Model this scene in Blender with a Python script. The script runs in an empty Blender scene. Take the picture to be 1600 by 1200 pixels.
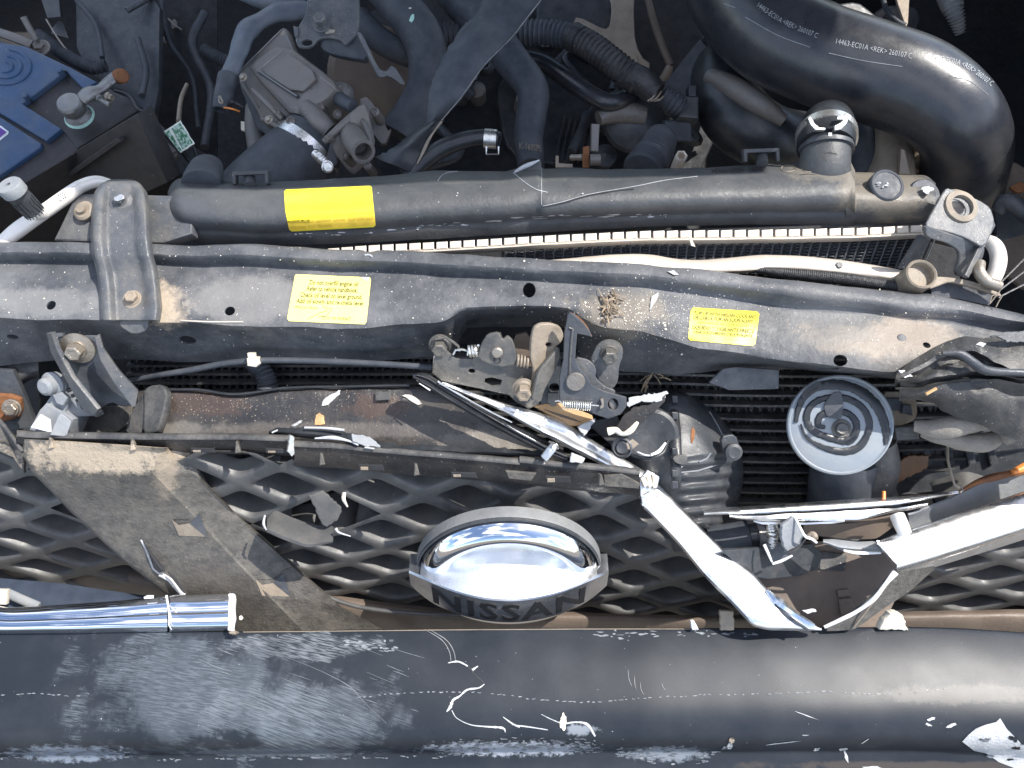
import bpy, bmesh, math, random
import numpy as np
from mathutils import Vector, Matrix, noise
from mathutils.bvhtree import BVHTree
R = math.radians
rnd = random.Random(7)
S = bpy.context.scene
COL = S.collection

# ---------------------------------------------------------------- camera, sky, sun, exposure
CAMZ, PITCH, FPX = 0.55, R(65), 1200.0
camd = bpy.data.cameras.new("camera"); cam = bpy.data.objects.new("camera", camd); COL.objects.link(cam)
cam.location = (0, 0, CAMZ); cam.rotation_euler = (R(90) - PITCH, 0, 0)
camd.sensor_width = 36; camd.lens = 27; camd.clip_start = 0.01; camd.clip_end = 500
S.camera = cam
SUN = Vector((0.50, 0.20, 0.85)).normalized()
w = bpy.data.worlds.new("World"); S.world = w; w.use_nodes = True
nt = w.node_tree; bg = nt.nodes["Background"]
sky = nt.nodes.new("ShaderNodeTexSky"); sky.sky_type = 'NISHITA'; sky.sun_disc = False
sky.sun_elevation = math.asin(SUN.z); sky.sun_rotation = math.atan2(SUN.x, SUN.y)
# scattered white clouds over the clear sky
tc = nt.nodes.new("ShaderNodeTexCoord"); nz = nt.nodes.new("ShaderNodeTexNoise")
nz.inputs["Scale"].default_value = 2.2; nz.inputs["Detail"].default_value = 5
rp = nt.nodes.new("ShaderNodeValToRGB"); rp.color_ramp.elements[0].position = 0.50; rp.color_ramp.elements[1].position = 0.68
mx = nt.nodes.new("ShaderNodeMix"); mx.data_type = 'RGBA'; mx.inputs[7].default_value = (9.5, 9.7, 10.2, 1)
nt.links.new(tc.outputs["Generated"], nz.inputs["Vector"]); nt.links.new(nz.outputs[0], rp.inputs[0])
nt.links.new(rp.outputs[0], mx.inputs[0]); nt.links.new(sky.outputs[0], mx.inputs[6]); nt.links.new(mx.outputs[2], bg.inputs[0])
bg.inputs[1].default_value = 0.15
sd = bpy.data.lights.new("sun", 'SUN'); sd.energy = 4.1; sd.angle = R(0.53); sd.color = (1, 0.95, 0.88)
so = bpy.data.objects.new("sun", sd); COL.objects.link(so); so.rotation_euler = SUN.to_track_quat('Z', 'Y').to_euler()
S.view_settings.view_transform = 'Standard'; S.view_settings.look = 'None'; S.view_settings.exposure = 0.72; S.view_settings.gamma = 1

# ---------------------------------------------------------------- pixel of the photograph -> point at a known height / on a known plane
CP = Vector((0, 0, CAMZ))
FW = Vector((0, math.cos(PITCH), -math.sin(PITCH))); UP = Vector((0, math.sin(PITCH), math.cos(PITCH)))
def ray(px, py): return FW + Vector((1, 0, 0)) * ((px - 800) / FPX) - UP * ((py - 600) / FPX)
def W(px, py, z):
    d = ray(px, py); return CP + d * ((z - CAMZ) / d.z)
def depth(p): return (p - CP).dot(FW)
def topix(p):
    d = p - CP; k = d.dot(FW); return 800 + d.x / k * FPX, 600 - d.dot(UP) / k * FPX
class Plane:
    def __init__(s, px, py, z, n):
        s.o = W(px, py, z); s.n = Vector(n).normalized()
        s.x = (Vector((1, 0, 0)) - s.n * s.n.x).normalized(); s.y = s.n.cross(s.x)
    def p(s, px, py, off=0):
        d = ray(px, py); t = (s.o + s.n * off - CP).dot(s.n) / d.dot(s.n); return CP + d * t
    def l(s, px, py, off=0):
        q = s.p(px, py, off) - s.o; return q.dot(s.x), q.dot(s.y)
    def w(s, a, b, c=0): return s.o + s.x * a + s.y * b + s.n * c

# ---------------------------------------------------------------- materials
MATS = {}
def M(name, col, rough=0.5, metal=0.0, col2=None, nscale=60, contrast=0.25, dust=None, speck=None, bump=(220, 0.15), spec=0.5,
      patches=(), streak=None, aniso=None, alpha=None, coat=0, rvar=.2):
    """dust=(amount, colour, scale); speck=(scale, radius, colour, share); patches=[(px,py,rx,ry,colour,amount,noise_scale)] in UV"""
    m = bpy.data.materials.new(name); m.use_nodes = True; t = m.node_tree; N = t.nodes; L = t.links
    b = N["Principled BSDF"]; b.inputs["Metallic"].default_value = metal; b.inputs["Specular IOR Level"].default_value = spec
    b.inputs["Coat Weight"].default_value = coat; b.inputs["Coat Roughness"].default_value = 0.15
    co = N.new("ShaderNodeTexCoord").outputs["Object"]
    def nz(scale, detail=5, vec=co, rough=.6):
        n = N.new("ShaderNodeTexNoise"); n.inputs["Scale"].default_value = scale; n.inputs["Detail"].default_value = detail
        n.inputs["Roughness"].default_value = rough; L.new(vec, n.inputs["Vector"]); return n.outputs[0]
    def ramp(x, a, c, lo=0, hi=1):
        n = N.new("ShaderNodeMapRange"); n.clamp = True; L.new(x, n.inputs[0])
        for i, v in enumerate((a, c, lo, hi)): n.inputs[i + 1].default_value = v
        return n.outputs[0]
    def mix(f, a, c):
        n = N.new("ShaderNodeMix"); n.data_type = 'RGBA'
        if isinstance(f, float): n.inputs[0].default_value = f
        else: L.new(f, n.inputs[0])
        for s_, i in ((a, 6), (c, 7)):
            if isinstance(s_, tuple): n.inputs[i].default_value = (*s_, 1)
            else: L.new(s_, n.inputs[i])
        return n.outputs[2]
    def mul(a, c):
        n = N.new("ShaderNodeMath"); n.operation = 'MULTIPLY'; L.new(a, n.inputs[0])
        if isinstance(c, float): n.inputs[1].default_value = c
        else: L.new(c, n.inputs[1])
        return n.outputs[0]
    if col2 is None: col2 = tuple(c * 1.6 + .005 for c in col)
    c = mix(ramp(nz(nscale), .5 - contrast, .5 + contrast), col, col2)
    rg = ramp(nz(nscale * 1.7), .3, .7, max(.02, rough * (1 - rvar)), min(1, rough * (1 + rvar)))
    if dust:
        f = mul(ramp(nz(dust[2], 8, rough=.7), .42, .68), float(dust[0])); c = mix(f, c, dust[1])
    if patches or streak:
        uv = N.new("ShaderNodeUVMap").outputs[0]
        sep = N.new("ShaderNodeSeparateXYZ"); L.new(uv, sep.inputs[0])
    for (px, py, rx, ry, pc, am, ns) in patches:
        mp = N.new("ShaderNodeMapping"); mp.vector_type = 'POINT'; L.new(uv, mp.inputs[0])
        mp.inputs["Scale"].default_value = (1 / rx, 1 / ry, 0); mp.inputs["Location"].default_value = (-px / rx, -py / ry, 0)
        ln = N.new("ShaderNodeVectorMath"); ln.operation = 'LENGTH'; L.new(mp.outputs[0], ln.inputs[0])
        wob = ramp(nz(ns, 8, rough=.75), .3, .7, -.55, .55)
        ad = N.new("ShaderNodeMath"); ad.operation = 'ADD'; L.new(ln.outputs["Value"], ad.inputs[0]); L.new(wob, ad.inputs[1])
        c = mix(ramp(ad.outputs[0], 1.0, .6, 0, am), c, pc)
    if streak:      # (px,py,rx,ry,angle,colour,amount): dense fine scrape lines
        for (px, py, rx, ry, ang, pc, am, sx, sy) in streak:
            mp = N.new("ShaderNodeMapping"); L.new(uv, mp.inputs[0])
            mp.inputs["Scale"].default_value = (1 / rx, 1 / ry, 0); mp.inputs["Location"].default_value = (-px / rx, -py / ry, 0)
            ln = N.new("ShaderNodeVectorMath"); ln.operation = 'LENGTH'; L.new(mp.outputs[0], ln.inputs[0])
            ad = N.new("ShaderNodeMath"); ad.operation = 'ADD'; L.new(ln.outputs["Value"], ad.inputs[0]); L.new(ramp(nz(45), .3, .7, -.5, .5), ad.inputs[1])
            msk = ramp(ad.outputs[0], 1.02, .8)
            m0 = N.new("ShaderNodeMapping"); L.new(uv, m0.inputs[0]); m0.inputs["Rotation"].default_value = (0, 0, -R(ang))
            m2 = N.new("ShaderNodeMapping"); L.new(m0.outputs[0], m2.inputs[0]); m2.inputs["Scale"].default_value = (sx, sy, 1)
            st = ramp(nz(1.0, 3, m2.outputs[0], .65), .43, .60)
            br = ramp(nz(14, 4), .35, .62, .25, 1)
            c = mix(mul(mul(mul(msk, st), br), float(am)), c, pc)
    if speck:
        v = N.new("ShaderNodeTexVoronoi"); v.inputs["Scale"].default_value = speck[0]; L.new(co, v.inputs["Vector"])
        s2 = N.new("ShaderNodeSeparateColor"); L.new(v.outputs["Color"], s2.inputs[0])
        dv = N.new("ShaderNodeMath"); dv.operation = 'DIVIDE'; L.new(v.outputs["Distance"], dv.inputs[0]); L.new(ramp(s2.outputs[1], 0, 1, .25, 1.25), dv.inputs[1])
        sp = mul(ramp(dv.outputs[0], speck[1], speck[1] * .5), .8)
        sp = mul(sp, ramp(s2.outputs[0], 1 - speck[3] * .6, 1 - speck[3] * .6 + .02))
        c = mix(sp, c, speck[2])
    L.new(c, b.inputs["Base Color"]); L.new(rg, b.inputs["Roughness"])
    if bump:
        bn = N.new("ShaderNodeBump"); bn.inputs["Strength"].default_value = bump[1]; bn.inputs["Distance"].default_value = .002
        L.new(nz(bump[0], 6, rough=.65), bn.inputs["Height"]); L.new(bn.outputs[0], b.inputs["Normal"])
    MATS[name] = m; return m
TAN = (.42, .33, .24); GREY = (.32, .33, .34)
M('black_plastic', (.030, .034, .040), .42, dust=(.35, (.14, .135, .13), 70), speck=(420, .22, (.5, .48, .45), .12), bump=(300, .2))
M('dusty_plastic', (.035, .036, .038), .55, dust=(.6, (.20, .185, .165), 35), speck=(350, .22, (.5, .48, .45), .15), bump=(260, .35))
M('dark_void', (.016, .017, .020), .8, bump=(60, .6), dust=(.3, (.03, .026, .022), 20))  # near black for holes and deep gaps; their shade is in the colour
M('black_rubber', (.015, .017, .020), .34, dust=(.25, (.07, .07, .072), 30), bump=(500, .12), spec=.6)
M('matte_rubber', (.036, .042, .052), .6, dust=(.35, (.11, .11, .115), 30), speck=(300, .15, (.3, .3, .3), .06), bump=(200, .2))
M('hose_rubber', (.016, .018, .023), .31, dust=(.4, (.06, .061, .066), 16), bump=(420, .06), spec=.7)
M('grille_plastic', (.068, .069, .070), .48, col2=(.09, .09, .09), dust=(.5, (.165, .155, .14), 30), speck=(500, .2, (.45, .43, .4), .05), bump=(350, .1), spec=.6)
M('tank_plastic', (.045, .048, .052), .50, dust=(.5, (.115, .114, .11), 22), speck=(380, .2, (.5, .49, .46), .12), bump=(280, .3),
  patches=[(1380, 300, 80, 60, (.20, .175, .14), .85, 30), (720, 270, 260, 18, (.12, .12, .11), .6, 30), (300, 335, 60, 34, (.075, .08, .09), .8, 10), (1290, 262, 70, 25, (.2, .18, .15), .7, 30)])
CMC = (.048, .053, .061)
M('painted_steel', CMC, .50, spec=.4, col2=(.088, .093, .102), nscale=90, dust=(.75, (.19, .19, .195), 20), speck=(520, .24, (.5, .49, .46), .3), bump=(240, .35),
  patches=[(255, 480, 50, 50, (.46, .38, .29), .9, 25), (1400, 530, 130, 42, (.31, .26, .21), .85, 18), (1480, 590, 160, 60, (.15, .14, .13), .7, 25),
           (1080, 470, 150, 40, (.14, .145, .155), .5, 25), (370, 470, 130, 40, (.26, .25, .24), .55, 25), (1290, 500, 80, 60, (.21, .205, .195), .5, 20),
           (960, 490, 90, 45, (.26, .22, .17), .55, 35), (1600, 600, 90, 60, (.3, .27, .24), .6, 20), (60, 470, 120, 30, (.24, .24, .235), .6, 25)])
M('bracket_steel', (.07, .075, .083), .42, metal=.1, dust=(.7, (.20, .188, .17), 45), speck=(480, .25, (.6, .58, .54), .25), bump=(260, .4))
M('tan_steel', (.19, .16, .125), .55, col2=(.32, .27, .21), dust=(.5, TAN, 40), bump=(200, .4))
M('latch_steel', (.075, .076, .078), .4, metal=.3, col2=(.13, .128, .12), dust=(.6, (.25, .225, .19), 50), speck=(260, .25, (.6, .55, .5), .1), bump=(260, .4))
M('dark_steel', (.045, .05, .058), .42, metal=.15, dust=(.4, (.15, .145, .14), 50), bump=(300, .25))
M('bolt_zinc', (.30, .26, .21), .38, metal=.7, col2=(.42, .38, .33), dust=(.5, (.34, .28, .21), 90), bump=(300, .4))
M('bright_zinc', (.62, .61, .58), .28, metal=.9, dust=(.3, (.4, .37, .32), 90), bump=(300, .2))
M('cast_aluminium', (.18, .175, .17), .5, metal=.3, col2=(.22, .2, .185), nscale=35, dust=(.6, (.17, .145, .12), 35), bump=(320, .5))
M('warm_cast', (.24, .2, .16), .5, metal=.1, dust=(.6, (.36, .3, .23), 35), bump=(220, .4))
M('bare_aluminium', (.62, .55, .47), .42, metal=.35, col2=(.78, .71, .62), nscale=30, dust=(.4, (.5, .4, .3), 60), bump=(250, .25))
M('white_pipe', (.72, .68, .63), .35, metal=.2, dust=(.3, (.4, .35, .3), 60), bump=(250, .15))
M('chrome', (.86, .88, .92), .045, metal=1, bump=(70, .02), col2=(.9, .91, .94))
M('worn_chrome', (.80, .83, .88), .16, metal=1, dust=(.22, (.35, .34, .33), 45), bump=(60, .10), speck=(260, .2, (.2, .2, .22), .1))
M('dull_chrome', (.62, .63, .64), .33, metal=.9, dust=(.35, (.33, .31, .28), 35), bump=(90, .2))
M('dark_chrome', (.05, .052, .058), .14, metal=.6, dust=(.2, (.2, .2, .2), 60), bump=(80, .05), spec=.8)
M('white_plastic', (.60, .60, .61), .45, bump=(200, .3), dust=(.15, (.5, .48, .45), 60))
M('cream_plastic', (.55, .51, .43), .5, bump=(300, .4))
M('grey_plastic', (.19, .205, .225), .5, col2=(.28, .30, .32), dust=(.4, (.35, .33, .3), 50), bump=(250, .3))
M('blue_plastic', (.032, .072, .15), .5, col2=(.045, .095, .19), dust=(.5, (.11, .125, .145), 40), speck=(300, .2, (.5, .5, .5), .1), bump=(260, .2))
M('battery_black', (.018, .018, .02), .5, dust=(.4, (.07, .055, .045), 50), speck=(400, .2, (.4, .38, .35), .1), bump=(260, .2))
M('lead', (.32, .32, .32), .45, metal=.7, col2=(.2, .2, .2), dust=(.4, (.35, .3, .24), 90), bump=(200, .6))
M('verdigris', (.35, .55, .48), .8, bump=(500, .6))
M('yellow_label', (.93, .78, .03), .32, col2=(.96, .82, .06), bump=None, nscale=20)
M('pale_yellow_label', (.86, .80, .24), .35, col2=(.9, .84, .3), bump=(90, .05), nscale=20)
M('orange_shade', (.75, .5, .05), .4, bump=None)
M('ink', (.12, .11, .03), .6, bump=None); M('faded_ink', (.45, .37, .03), .6, bump=None); M('red_ink', (.6, .25, .05), .6, bump=None)
M('hose_ink', (.26, .27, .28), .6, bump=None)
M('white_ink', (.62, .64, .66), .6, bump=None); M('purple_print', (.10, .03, .25), .4, bump=None)
M('green_tag', (.55, .72, .6), .6, col2=(.05, .22, .1), nscale=300, contrast=.06, bump=None)
M('paper_tag', (.72, .75, .66), .6, bump=None)
M('letter_black', (.006, .006, .007), .7, bump=None)
M('bar_chrome', (.36, .37, .39), .22, metal=.9, bump=(60, .03))
M('wood', (.50, .30, .14), .6, col2=(.62, .40, .20), nscale=60, bump=(200, .3))
M('crumpled_steel', (.035, .036, .038), .42, col2=(.06, .06, .06), nscale=50, dust=(.6, (.17, .15, .125), 18), speck=(450, .25, (.5, .47, .42), .3), bump=(120, .8))
M('mud', (.13, .095, .065), .9, col2=(.22, .17, .12), nscale=200, bump=(400, .8))
M('dry_straw', (.34, .26, .17), .8, col2=(.42, .33, .22), bump=(300, .4))
M('rusty', (.16, .06, .025), .8, col2=(.30, .13, .05), nscale=90, bump=(200, .9))
M('brown_rail', (.12, .092, .075), .55, col2=(.19, .15, .12), nscale=22, dust=(.6, (.20, .15, .115), 12), bump=(200, .3))
M('bar_plastic', (.062, .059, .055), .55, col2=(.115, .107, .096), nscale=140, contrast=.16, dust=(.45, (.20, .18, .15), 60), speck=(520, .25, (.34, .3, .25), .3), bump=(300, .6),
  patches=[(160, 712, 150, 32, (.46, .38, .285), .85, 90), (258, 735, 22, 60, (.34, .28, .21), .6, 60), (340, 930, 100, 60, (.075, .068, .06), .6, 20)])
M('duct_plastic', (.022, .022, .024), .30, dust=(.4, (.15, .125, .1), 18), speck=(480, .26, (.42, .37, .31), .3), bump=(260, .4),
  patches=[(320, 630, 80, 22, (.085, .055, .042), .6, 50), (600, 636, 60, 22, (.10, .062, .045), .6, 50), (280, 670, 100, 16, (.19, .175, .155), .7, 30), (560, 672, 300, 14, (.15, .135, .12), .6, 25), (760, 690, 90, 22, (.25, .225, .19), .8, 30)])
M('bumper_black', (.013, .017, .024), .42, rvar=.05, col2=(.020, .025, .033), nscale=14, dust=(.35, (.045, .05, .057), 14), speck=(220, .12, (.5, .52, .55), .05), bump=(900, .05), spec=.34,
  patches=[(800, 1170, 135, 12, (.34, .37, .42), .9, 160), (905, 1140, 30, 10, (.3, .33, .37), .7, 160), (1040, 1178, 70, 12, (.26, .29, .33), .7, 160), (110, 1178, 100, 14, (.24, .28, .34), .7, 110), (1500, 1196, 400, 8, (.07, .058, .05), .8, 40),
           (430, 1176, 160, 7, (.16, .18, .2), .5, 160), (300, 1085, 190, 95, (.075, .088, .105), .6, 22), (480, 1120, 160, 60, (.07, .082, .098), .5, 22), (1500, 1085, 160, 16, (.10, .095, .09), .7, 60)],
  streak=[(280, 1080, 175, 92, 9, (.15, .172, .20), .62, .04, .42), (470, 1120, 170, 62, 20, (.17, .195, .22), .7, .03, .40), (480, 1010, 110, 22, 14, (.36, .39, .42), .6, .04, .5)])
M('sock_cloth', (.21, .19, .165), .95, col2=(.33, .3, .26), dust=(.4, (.38, .33, .27), 40), bump=(500, .7))
M('horn_grey', (.23, .265, .30), .42, col2=(.29, .32, .35), dust=(.5, (.30, .30, .29), 30), bump=(260, .15))
M('pale_paint', (.40, .41, .42), .6, bump=(400, .6), col2=(.58, .59, .60))
M('scratch_grey', (.14, .155, .17), .6, bump=None)
M('slate_sleeve', (.085, .105, .135), .5, col2=(.13, .15, .18), dust=(.4, (.18, .18, .18), 40), bump=(200, .4))
M('emblem_grey', (.15, .155, .16), .5, dust=(.4, (.24, .235, .22), 40), bump=(260, .2))
M('amber_shard', (.16, .075, .03), .4, col2=(.24, .12, .05), nscale=50, bump=(200, .2))
M('sunlit_chrome', (.84, .86, .90), .30, metal=1, dust=(.15, (.5, .49, .47), 45), bump=(60, .06))  # rougher chrome copy for parts that glare white in the sun
M('ground_dirt', (.10, .085, .07), .95, col2=(.15, .13, .105), nscale=8, bump=(30, .6))
M('hood_paint', (.03, .04, .06), .5, bump=None)
M('tube_black', (.045, .046, .048), .45, dust=(.6, (.15, .14, .12), 60), bump=(400, .4), speck=(300, .3, (.3, .26, .2), .15))
M('core_black', (.012, .013, .015), .5, bump=(400, .3))
M('orange_plastic', (.65, .22, .05), .4, bump=(200, .2))
M('wrinkle_tape', (.018, .018, .02), .38, bump=(160, .9), dust=(.3, (.08, .08, .08), 30))

# ---------------------------------------------------------------- objects
THINGS = []; BV = {}
def thing(name, label, cat, group=None, kind=None):
    o = bpy.data.objects.new(name, None); o.empty_display_size = .02; COL.objects.link(o)
    o['label'] = label; o['category'] = cat
    if group: o['group'] = group
    if kind: o['kind'] = kind
    THINGS.append(o); return o
def tag(o, label=None, cat=None, group=None, kind=None):
    for k, v in (('label', label), ('category', cat), ('group', group), ('kind', kind)):
        if v: o[k] = v
    THINGS.append(o); return o
def mesh(name, V, F, mat, parent=None, sharp=38, uvp=None, label=None, bvh=None, kind=None):
    me = bpy.data.meshes.new(name); me.from_pydata([tuple(v) for v in V], [], F)
    if uvp is not None:
        uvl = me.uv_layers.new(name="UVMap"); idx = np.empty(len(me.loops), int); me.loops.foreach_get('vertex_index', idx)
        uvl.data.foreach_set('uv', np.asarray(uvp, float)[idx].ravel())
    me.polygons.foreach_set('use_smooth', [True] * len(me.polygons)); me.update()
    if sharp: me.set_sharp_from_angle(angle=R(sharp))
    me.materials.append(MATS[mat]); me.validate()
    o = bpy.data.objects.new(name, me); COL.objects.link(o); o.parent = parent
    if label: o['label'] = label
    if kind: o['kind'] = kind
    if bvh: BV[bvh] = BVHTree.FromPolygons([Vector(v) for v in V], F)
    return o
def finish():
    """origin of each thing goes to the base of the thing; parts keep their world shape"""
    def kids(o): return [c for c in COL.objects if c.parent == o]
    for t in THINGS:
        ms = [t] if t.type == 'MESH' else []
        k1 = kids(t); ms += [c for c in k1]
        for c in k1: ms += kids(c)
        ms = [m for m in ms if m.type == 'MESH']
        co = []
        for m in ms:
            a = np.empty(len(m.data.vertices) * 3); m.data.vertices.foreach_get('co', a); co.append(a.reshape(-1, 3))
        allc = np.vstack(co); lo, hi = allc.min(0), allc.max(0); c = np.array([(lo[0] + hi[0]) / 2, (lo[1] + hi[1]) / 2, lo[2]])
        for m, a in zip(ms, co): m.data.vertices.foreach_set('co', (a - c).ravel()); m.data.update()
        t.location = c
def catmull(P, n):
    P = [np.array(p, float) for p in P]; Q = [2 * P[0] - P[1]] + P + [2 * P[-1] - P[-2]]; out = []
    for i in range(len(P) - 1):
        a, b, c, d = Q[i:i + 4]
        for k in range(n):
            t = k / n; out.append(.5 * (2 * b + (c - a) * t + (2 * a - 5 * b + 4 * c - d) * t * t + (3 * b - a - 3 * c + d) * t ** 3))
    out.append(P[-1]); return out
def frames(C):
    T = []
    for i in range(len(C)): T.append((C[min(i + 1, len(C) - 1)] - C[max(i - 1, 0)]).normalized())
    n = Vector((0, 0, 1)); n = (n - T[0] * n.dot(T[0])); n = n.normalized() if n.length > 1e-3 else T[0].orthogonal().normalized(); Fr = []
    for t in T:
        n = (n - t * n.dot(t)).normalized(); Fr.append((t, n, t.cross(n)))
    return Fr
TUBES = {}
def tube(name, pts, r, mat, parent=None, n=16, sub=8, ring=None, label=None, flat=1.0, wob=0, bore=0, key=None, bvh=None, uv=False, straight=False):
    """pts (px,py,z), r in pixels (one or one per point); ring=(pitch_px, depth_px) makes corrugations"""
    rs = list(r) if isinstance(r, (list, tuple)) else [r] * len(pts)
    full = [(*W(*p), k * depth(W(*p)) / FPX) for p, k in zip(pts, rs)]
    arr = catmull(full, sub) if not straight else [np.array(f) for f in full]
    C = [Vector(a[:3]) for a in arr]; rad = [float(a[3]) for a in arr]
    if ring:
        L = [0]
        for i in range(1, len(C)): L.append(L[-1] + (C[i] - C[i - 1]).length)
        pit = ring[0] * depth(C[0]) / FPX; m = int(L[-1] / pit * 6); ss = np.linspace(0, L[-1], max(m, 8)); ca = np.array([list(c) for c in C])
        C = [Vector([np.interp(s_, L, ca[:, k]) for k in range(3)]) for s_ in ss]
        dd = ring[1] * depth(C[0]) / FPX
        rad = [float(np.interp(s_, L, rad)) + dd * max(-.6, math.sin(s_ / pit * 2 * math.pi)) for s_ in ss]
    Fr = frames(C); V = []; F = []
    for i, (c, (t, a, b), q) in enumerate(zip(C, Fr, rad)):
        for k in range(n):
            th = 2 * math.pi * k / n; v = c + a * (math.cos(th) * q * flat) + b * (math.sin(th) * q)
            if wob: v += (a * math.cos(th) + b * math.sin(th)) * wob * noise.noise(v * 45) * q
            V.append(v)
    m = len(C)
    for i in range(m - 1):
        for k in range(n):
            k2 = (k + 1) % n; F.append((i * n + k, i * n + k2, (i + 1) * n + k2, (i + 1) * n + k))
    F.append(tuple(range(n))[::-1])
    if bore:
        c, (t, a, b), q = C[-1], Fr[-1], rad[-1]; base = len(V)
        for dq, dt in ((bore, 0), (bore, -q * 1.6)):
            for k in range(n):
                th = 2 * math.pi * k / n; V.append(c + t * dt + a * (math.cos(th) * q * dq) + b * (math.sin(th) * q * dq))
        e = (m - 1) * n
        for k in range(n):
            k2 = (k + 1) % n; F.append((e + k, e + k2, base + k2, base + k)); F.append((base + k, base + k2, base + n + k2, base + n + k))
        F.append(tuple(range(base + n, base + 2 * n)))
    else: F.append(tuple(range((m - 1) * n, m * n)))
    if key: TUBES[key] = (C, Fr, rad)
    return mesh(name, V, F, mat, parent, 45, label=label, bvh=bvh)
def plate(name, pl, outer, th, mat, parent=None, holes=(), bev=.0006, off=0, label=None, round_=0, bvh=None, sharp=30, rag=None):
    """solid plate of thickness th below a plane, outline and holes given in pixels"""
    cu = bpy.data.curves.new(name, 'CURVE'); cu.dimensions = '2D'; cu.fill_mode = 'BOTH'
    bev = min(bev, th * .45); cu.extrude = th / 2 - bev; cu.bevel_depth = bev; cu.bevel_resolution = 1; cu.offset = -bev
    rag = rag if rag is not None else {'torn_wall': 1.6, 'broken_edge': 2.2, 'torn_end': 2, 'bracket_fin': 1.2, 'torn_flange': 2.4, 'torn_tip': 1.5, 'scrap': 1, 'broken_foam': 2, 'shard': 2, 'bright_flap': 1.5, 'white_flake': 1, 'foam_chunk': 1.8, 'paper_tag': .6, 'tag_sheet': .7, 'rail_end': .8, 'clip_block': 1.2, 'clip_side': 1.2, 'plastic_tab': 1, 'strip_clip': 1, 'trim_splinter': .8, 'tear': 1}.get(name, 0)
    if rag:
        o2 = []
        for i, a in enumerate(outer):
            b = outer[(i + 1) % len(outer)]; L_ = math.hypot(b[0] - a[0], b[1] - a[1]); k = max(1, int(L_ / 3.2))
            for j in range(k):
                x_, y_ = a[0] + (b[0] - a[0]) * j / k, a[1] + (b[1] - a[1]) * j / k; e_ = rag * noise.noise(Vector((x_ * .37, y_ * .37, 2))) + rag * .6 * noise.noise(Vector((x_ * 1.3, y_ * 1.3, 5))); e2_ = rag * noise.noise(Vector((x_ * .41, y_ * .33, 9)))
                o2.append((x_ + e_ * 1.5, y_ + e2_ * 1.5))
        outer = o2
    for poly in [outer] + list(holes):
        if isinstance(poly, tuple) and len(poly) in (3, 4) and not isinstance(poly[0], tuple):
            x, y, rx = poly[:3]; ry = poly[3] if len(poly) > 3 else rx
            poly = [(x + rx * math.cos(a), y + ry * math.sin(a)) for a in np.linspace(0, 2 * math.pi, 20, endpoint=False)]
        L = [pl.l(*q, off) for q in poly]
        for _ in range(round_ if poly is not None and len(poly) < 19 else 0):
            L = [p for i in range(len(L)) for p in ((L[i][0] * .8 + L[(i + 1) % len(L)][0] * .2, L[i][1] * .8 + L[(i + 1) % len(L)][1] * .2), (L[i][0] * .2 + L[(i + 1) % len(L)][0] * .8, L[i][1] * .2 + L[(i + 1) % len(L)][1] * .8))]
        s = cu.splines.new('POLY'); s.points.add(len(L) - 1); s.use_cyclic_u = True
        for p, q in zip(s.points, L): p.co = (q[0], q[1], 0, 1)
    o = bpy.data.objects.new(name, cu); me = bpy.data.meshes.new_from_object(o)
    V = [pl.w(v.co.x, v.co.y, v.co.z - th / 2 + off) for v in me.vertices]; F = [tuple(p.vertices) for p in me.polygons]
    bpy.data.objects.remove(o); bpy.data.curves.remove(cu); bpy.data.meshes.remove(me)
    uvp = [topix(v) for v in V]
    return mesh(name, V, F, mat, parent, sharp, label=label, bvh=bvh, uvp=uvp)
def smooth1(a, k):
    if k < 1: return a
    kern = np.hanning(2 * k + 3)[1:-1]; kern /= kern.sum(); p = np.pad(a, k, mode='edge'); return np.convolve(p, kern, 'valid')
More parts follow.
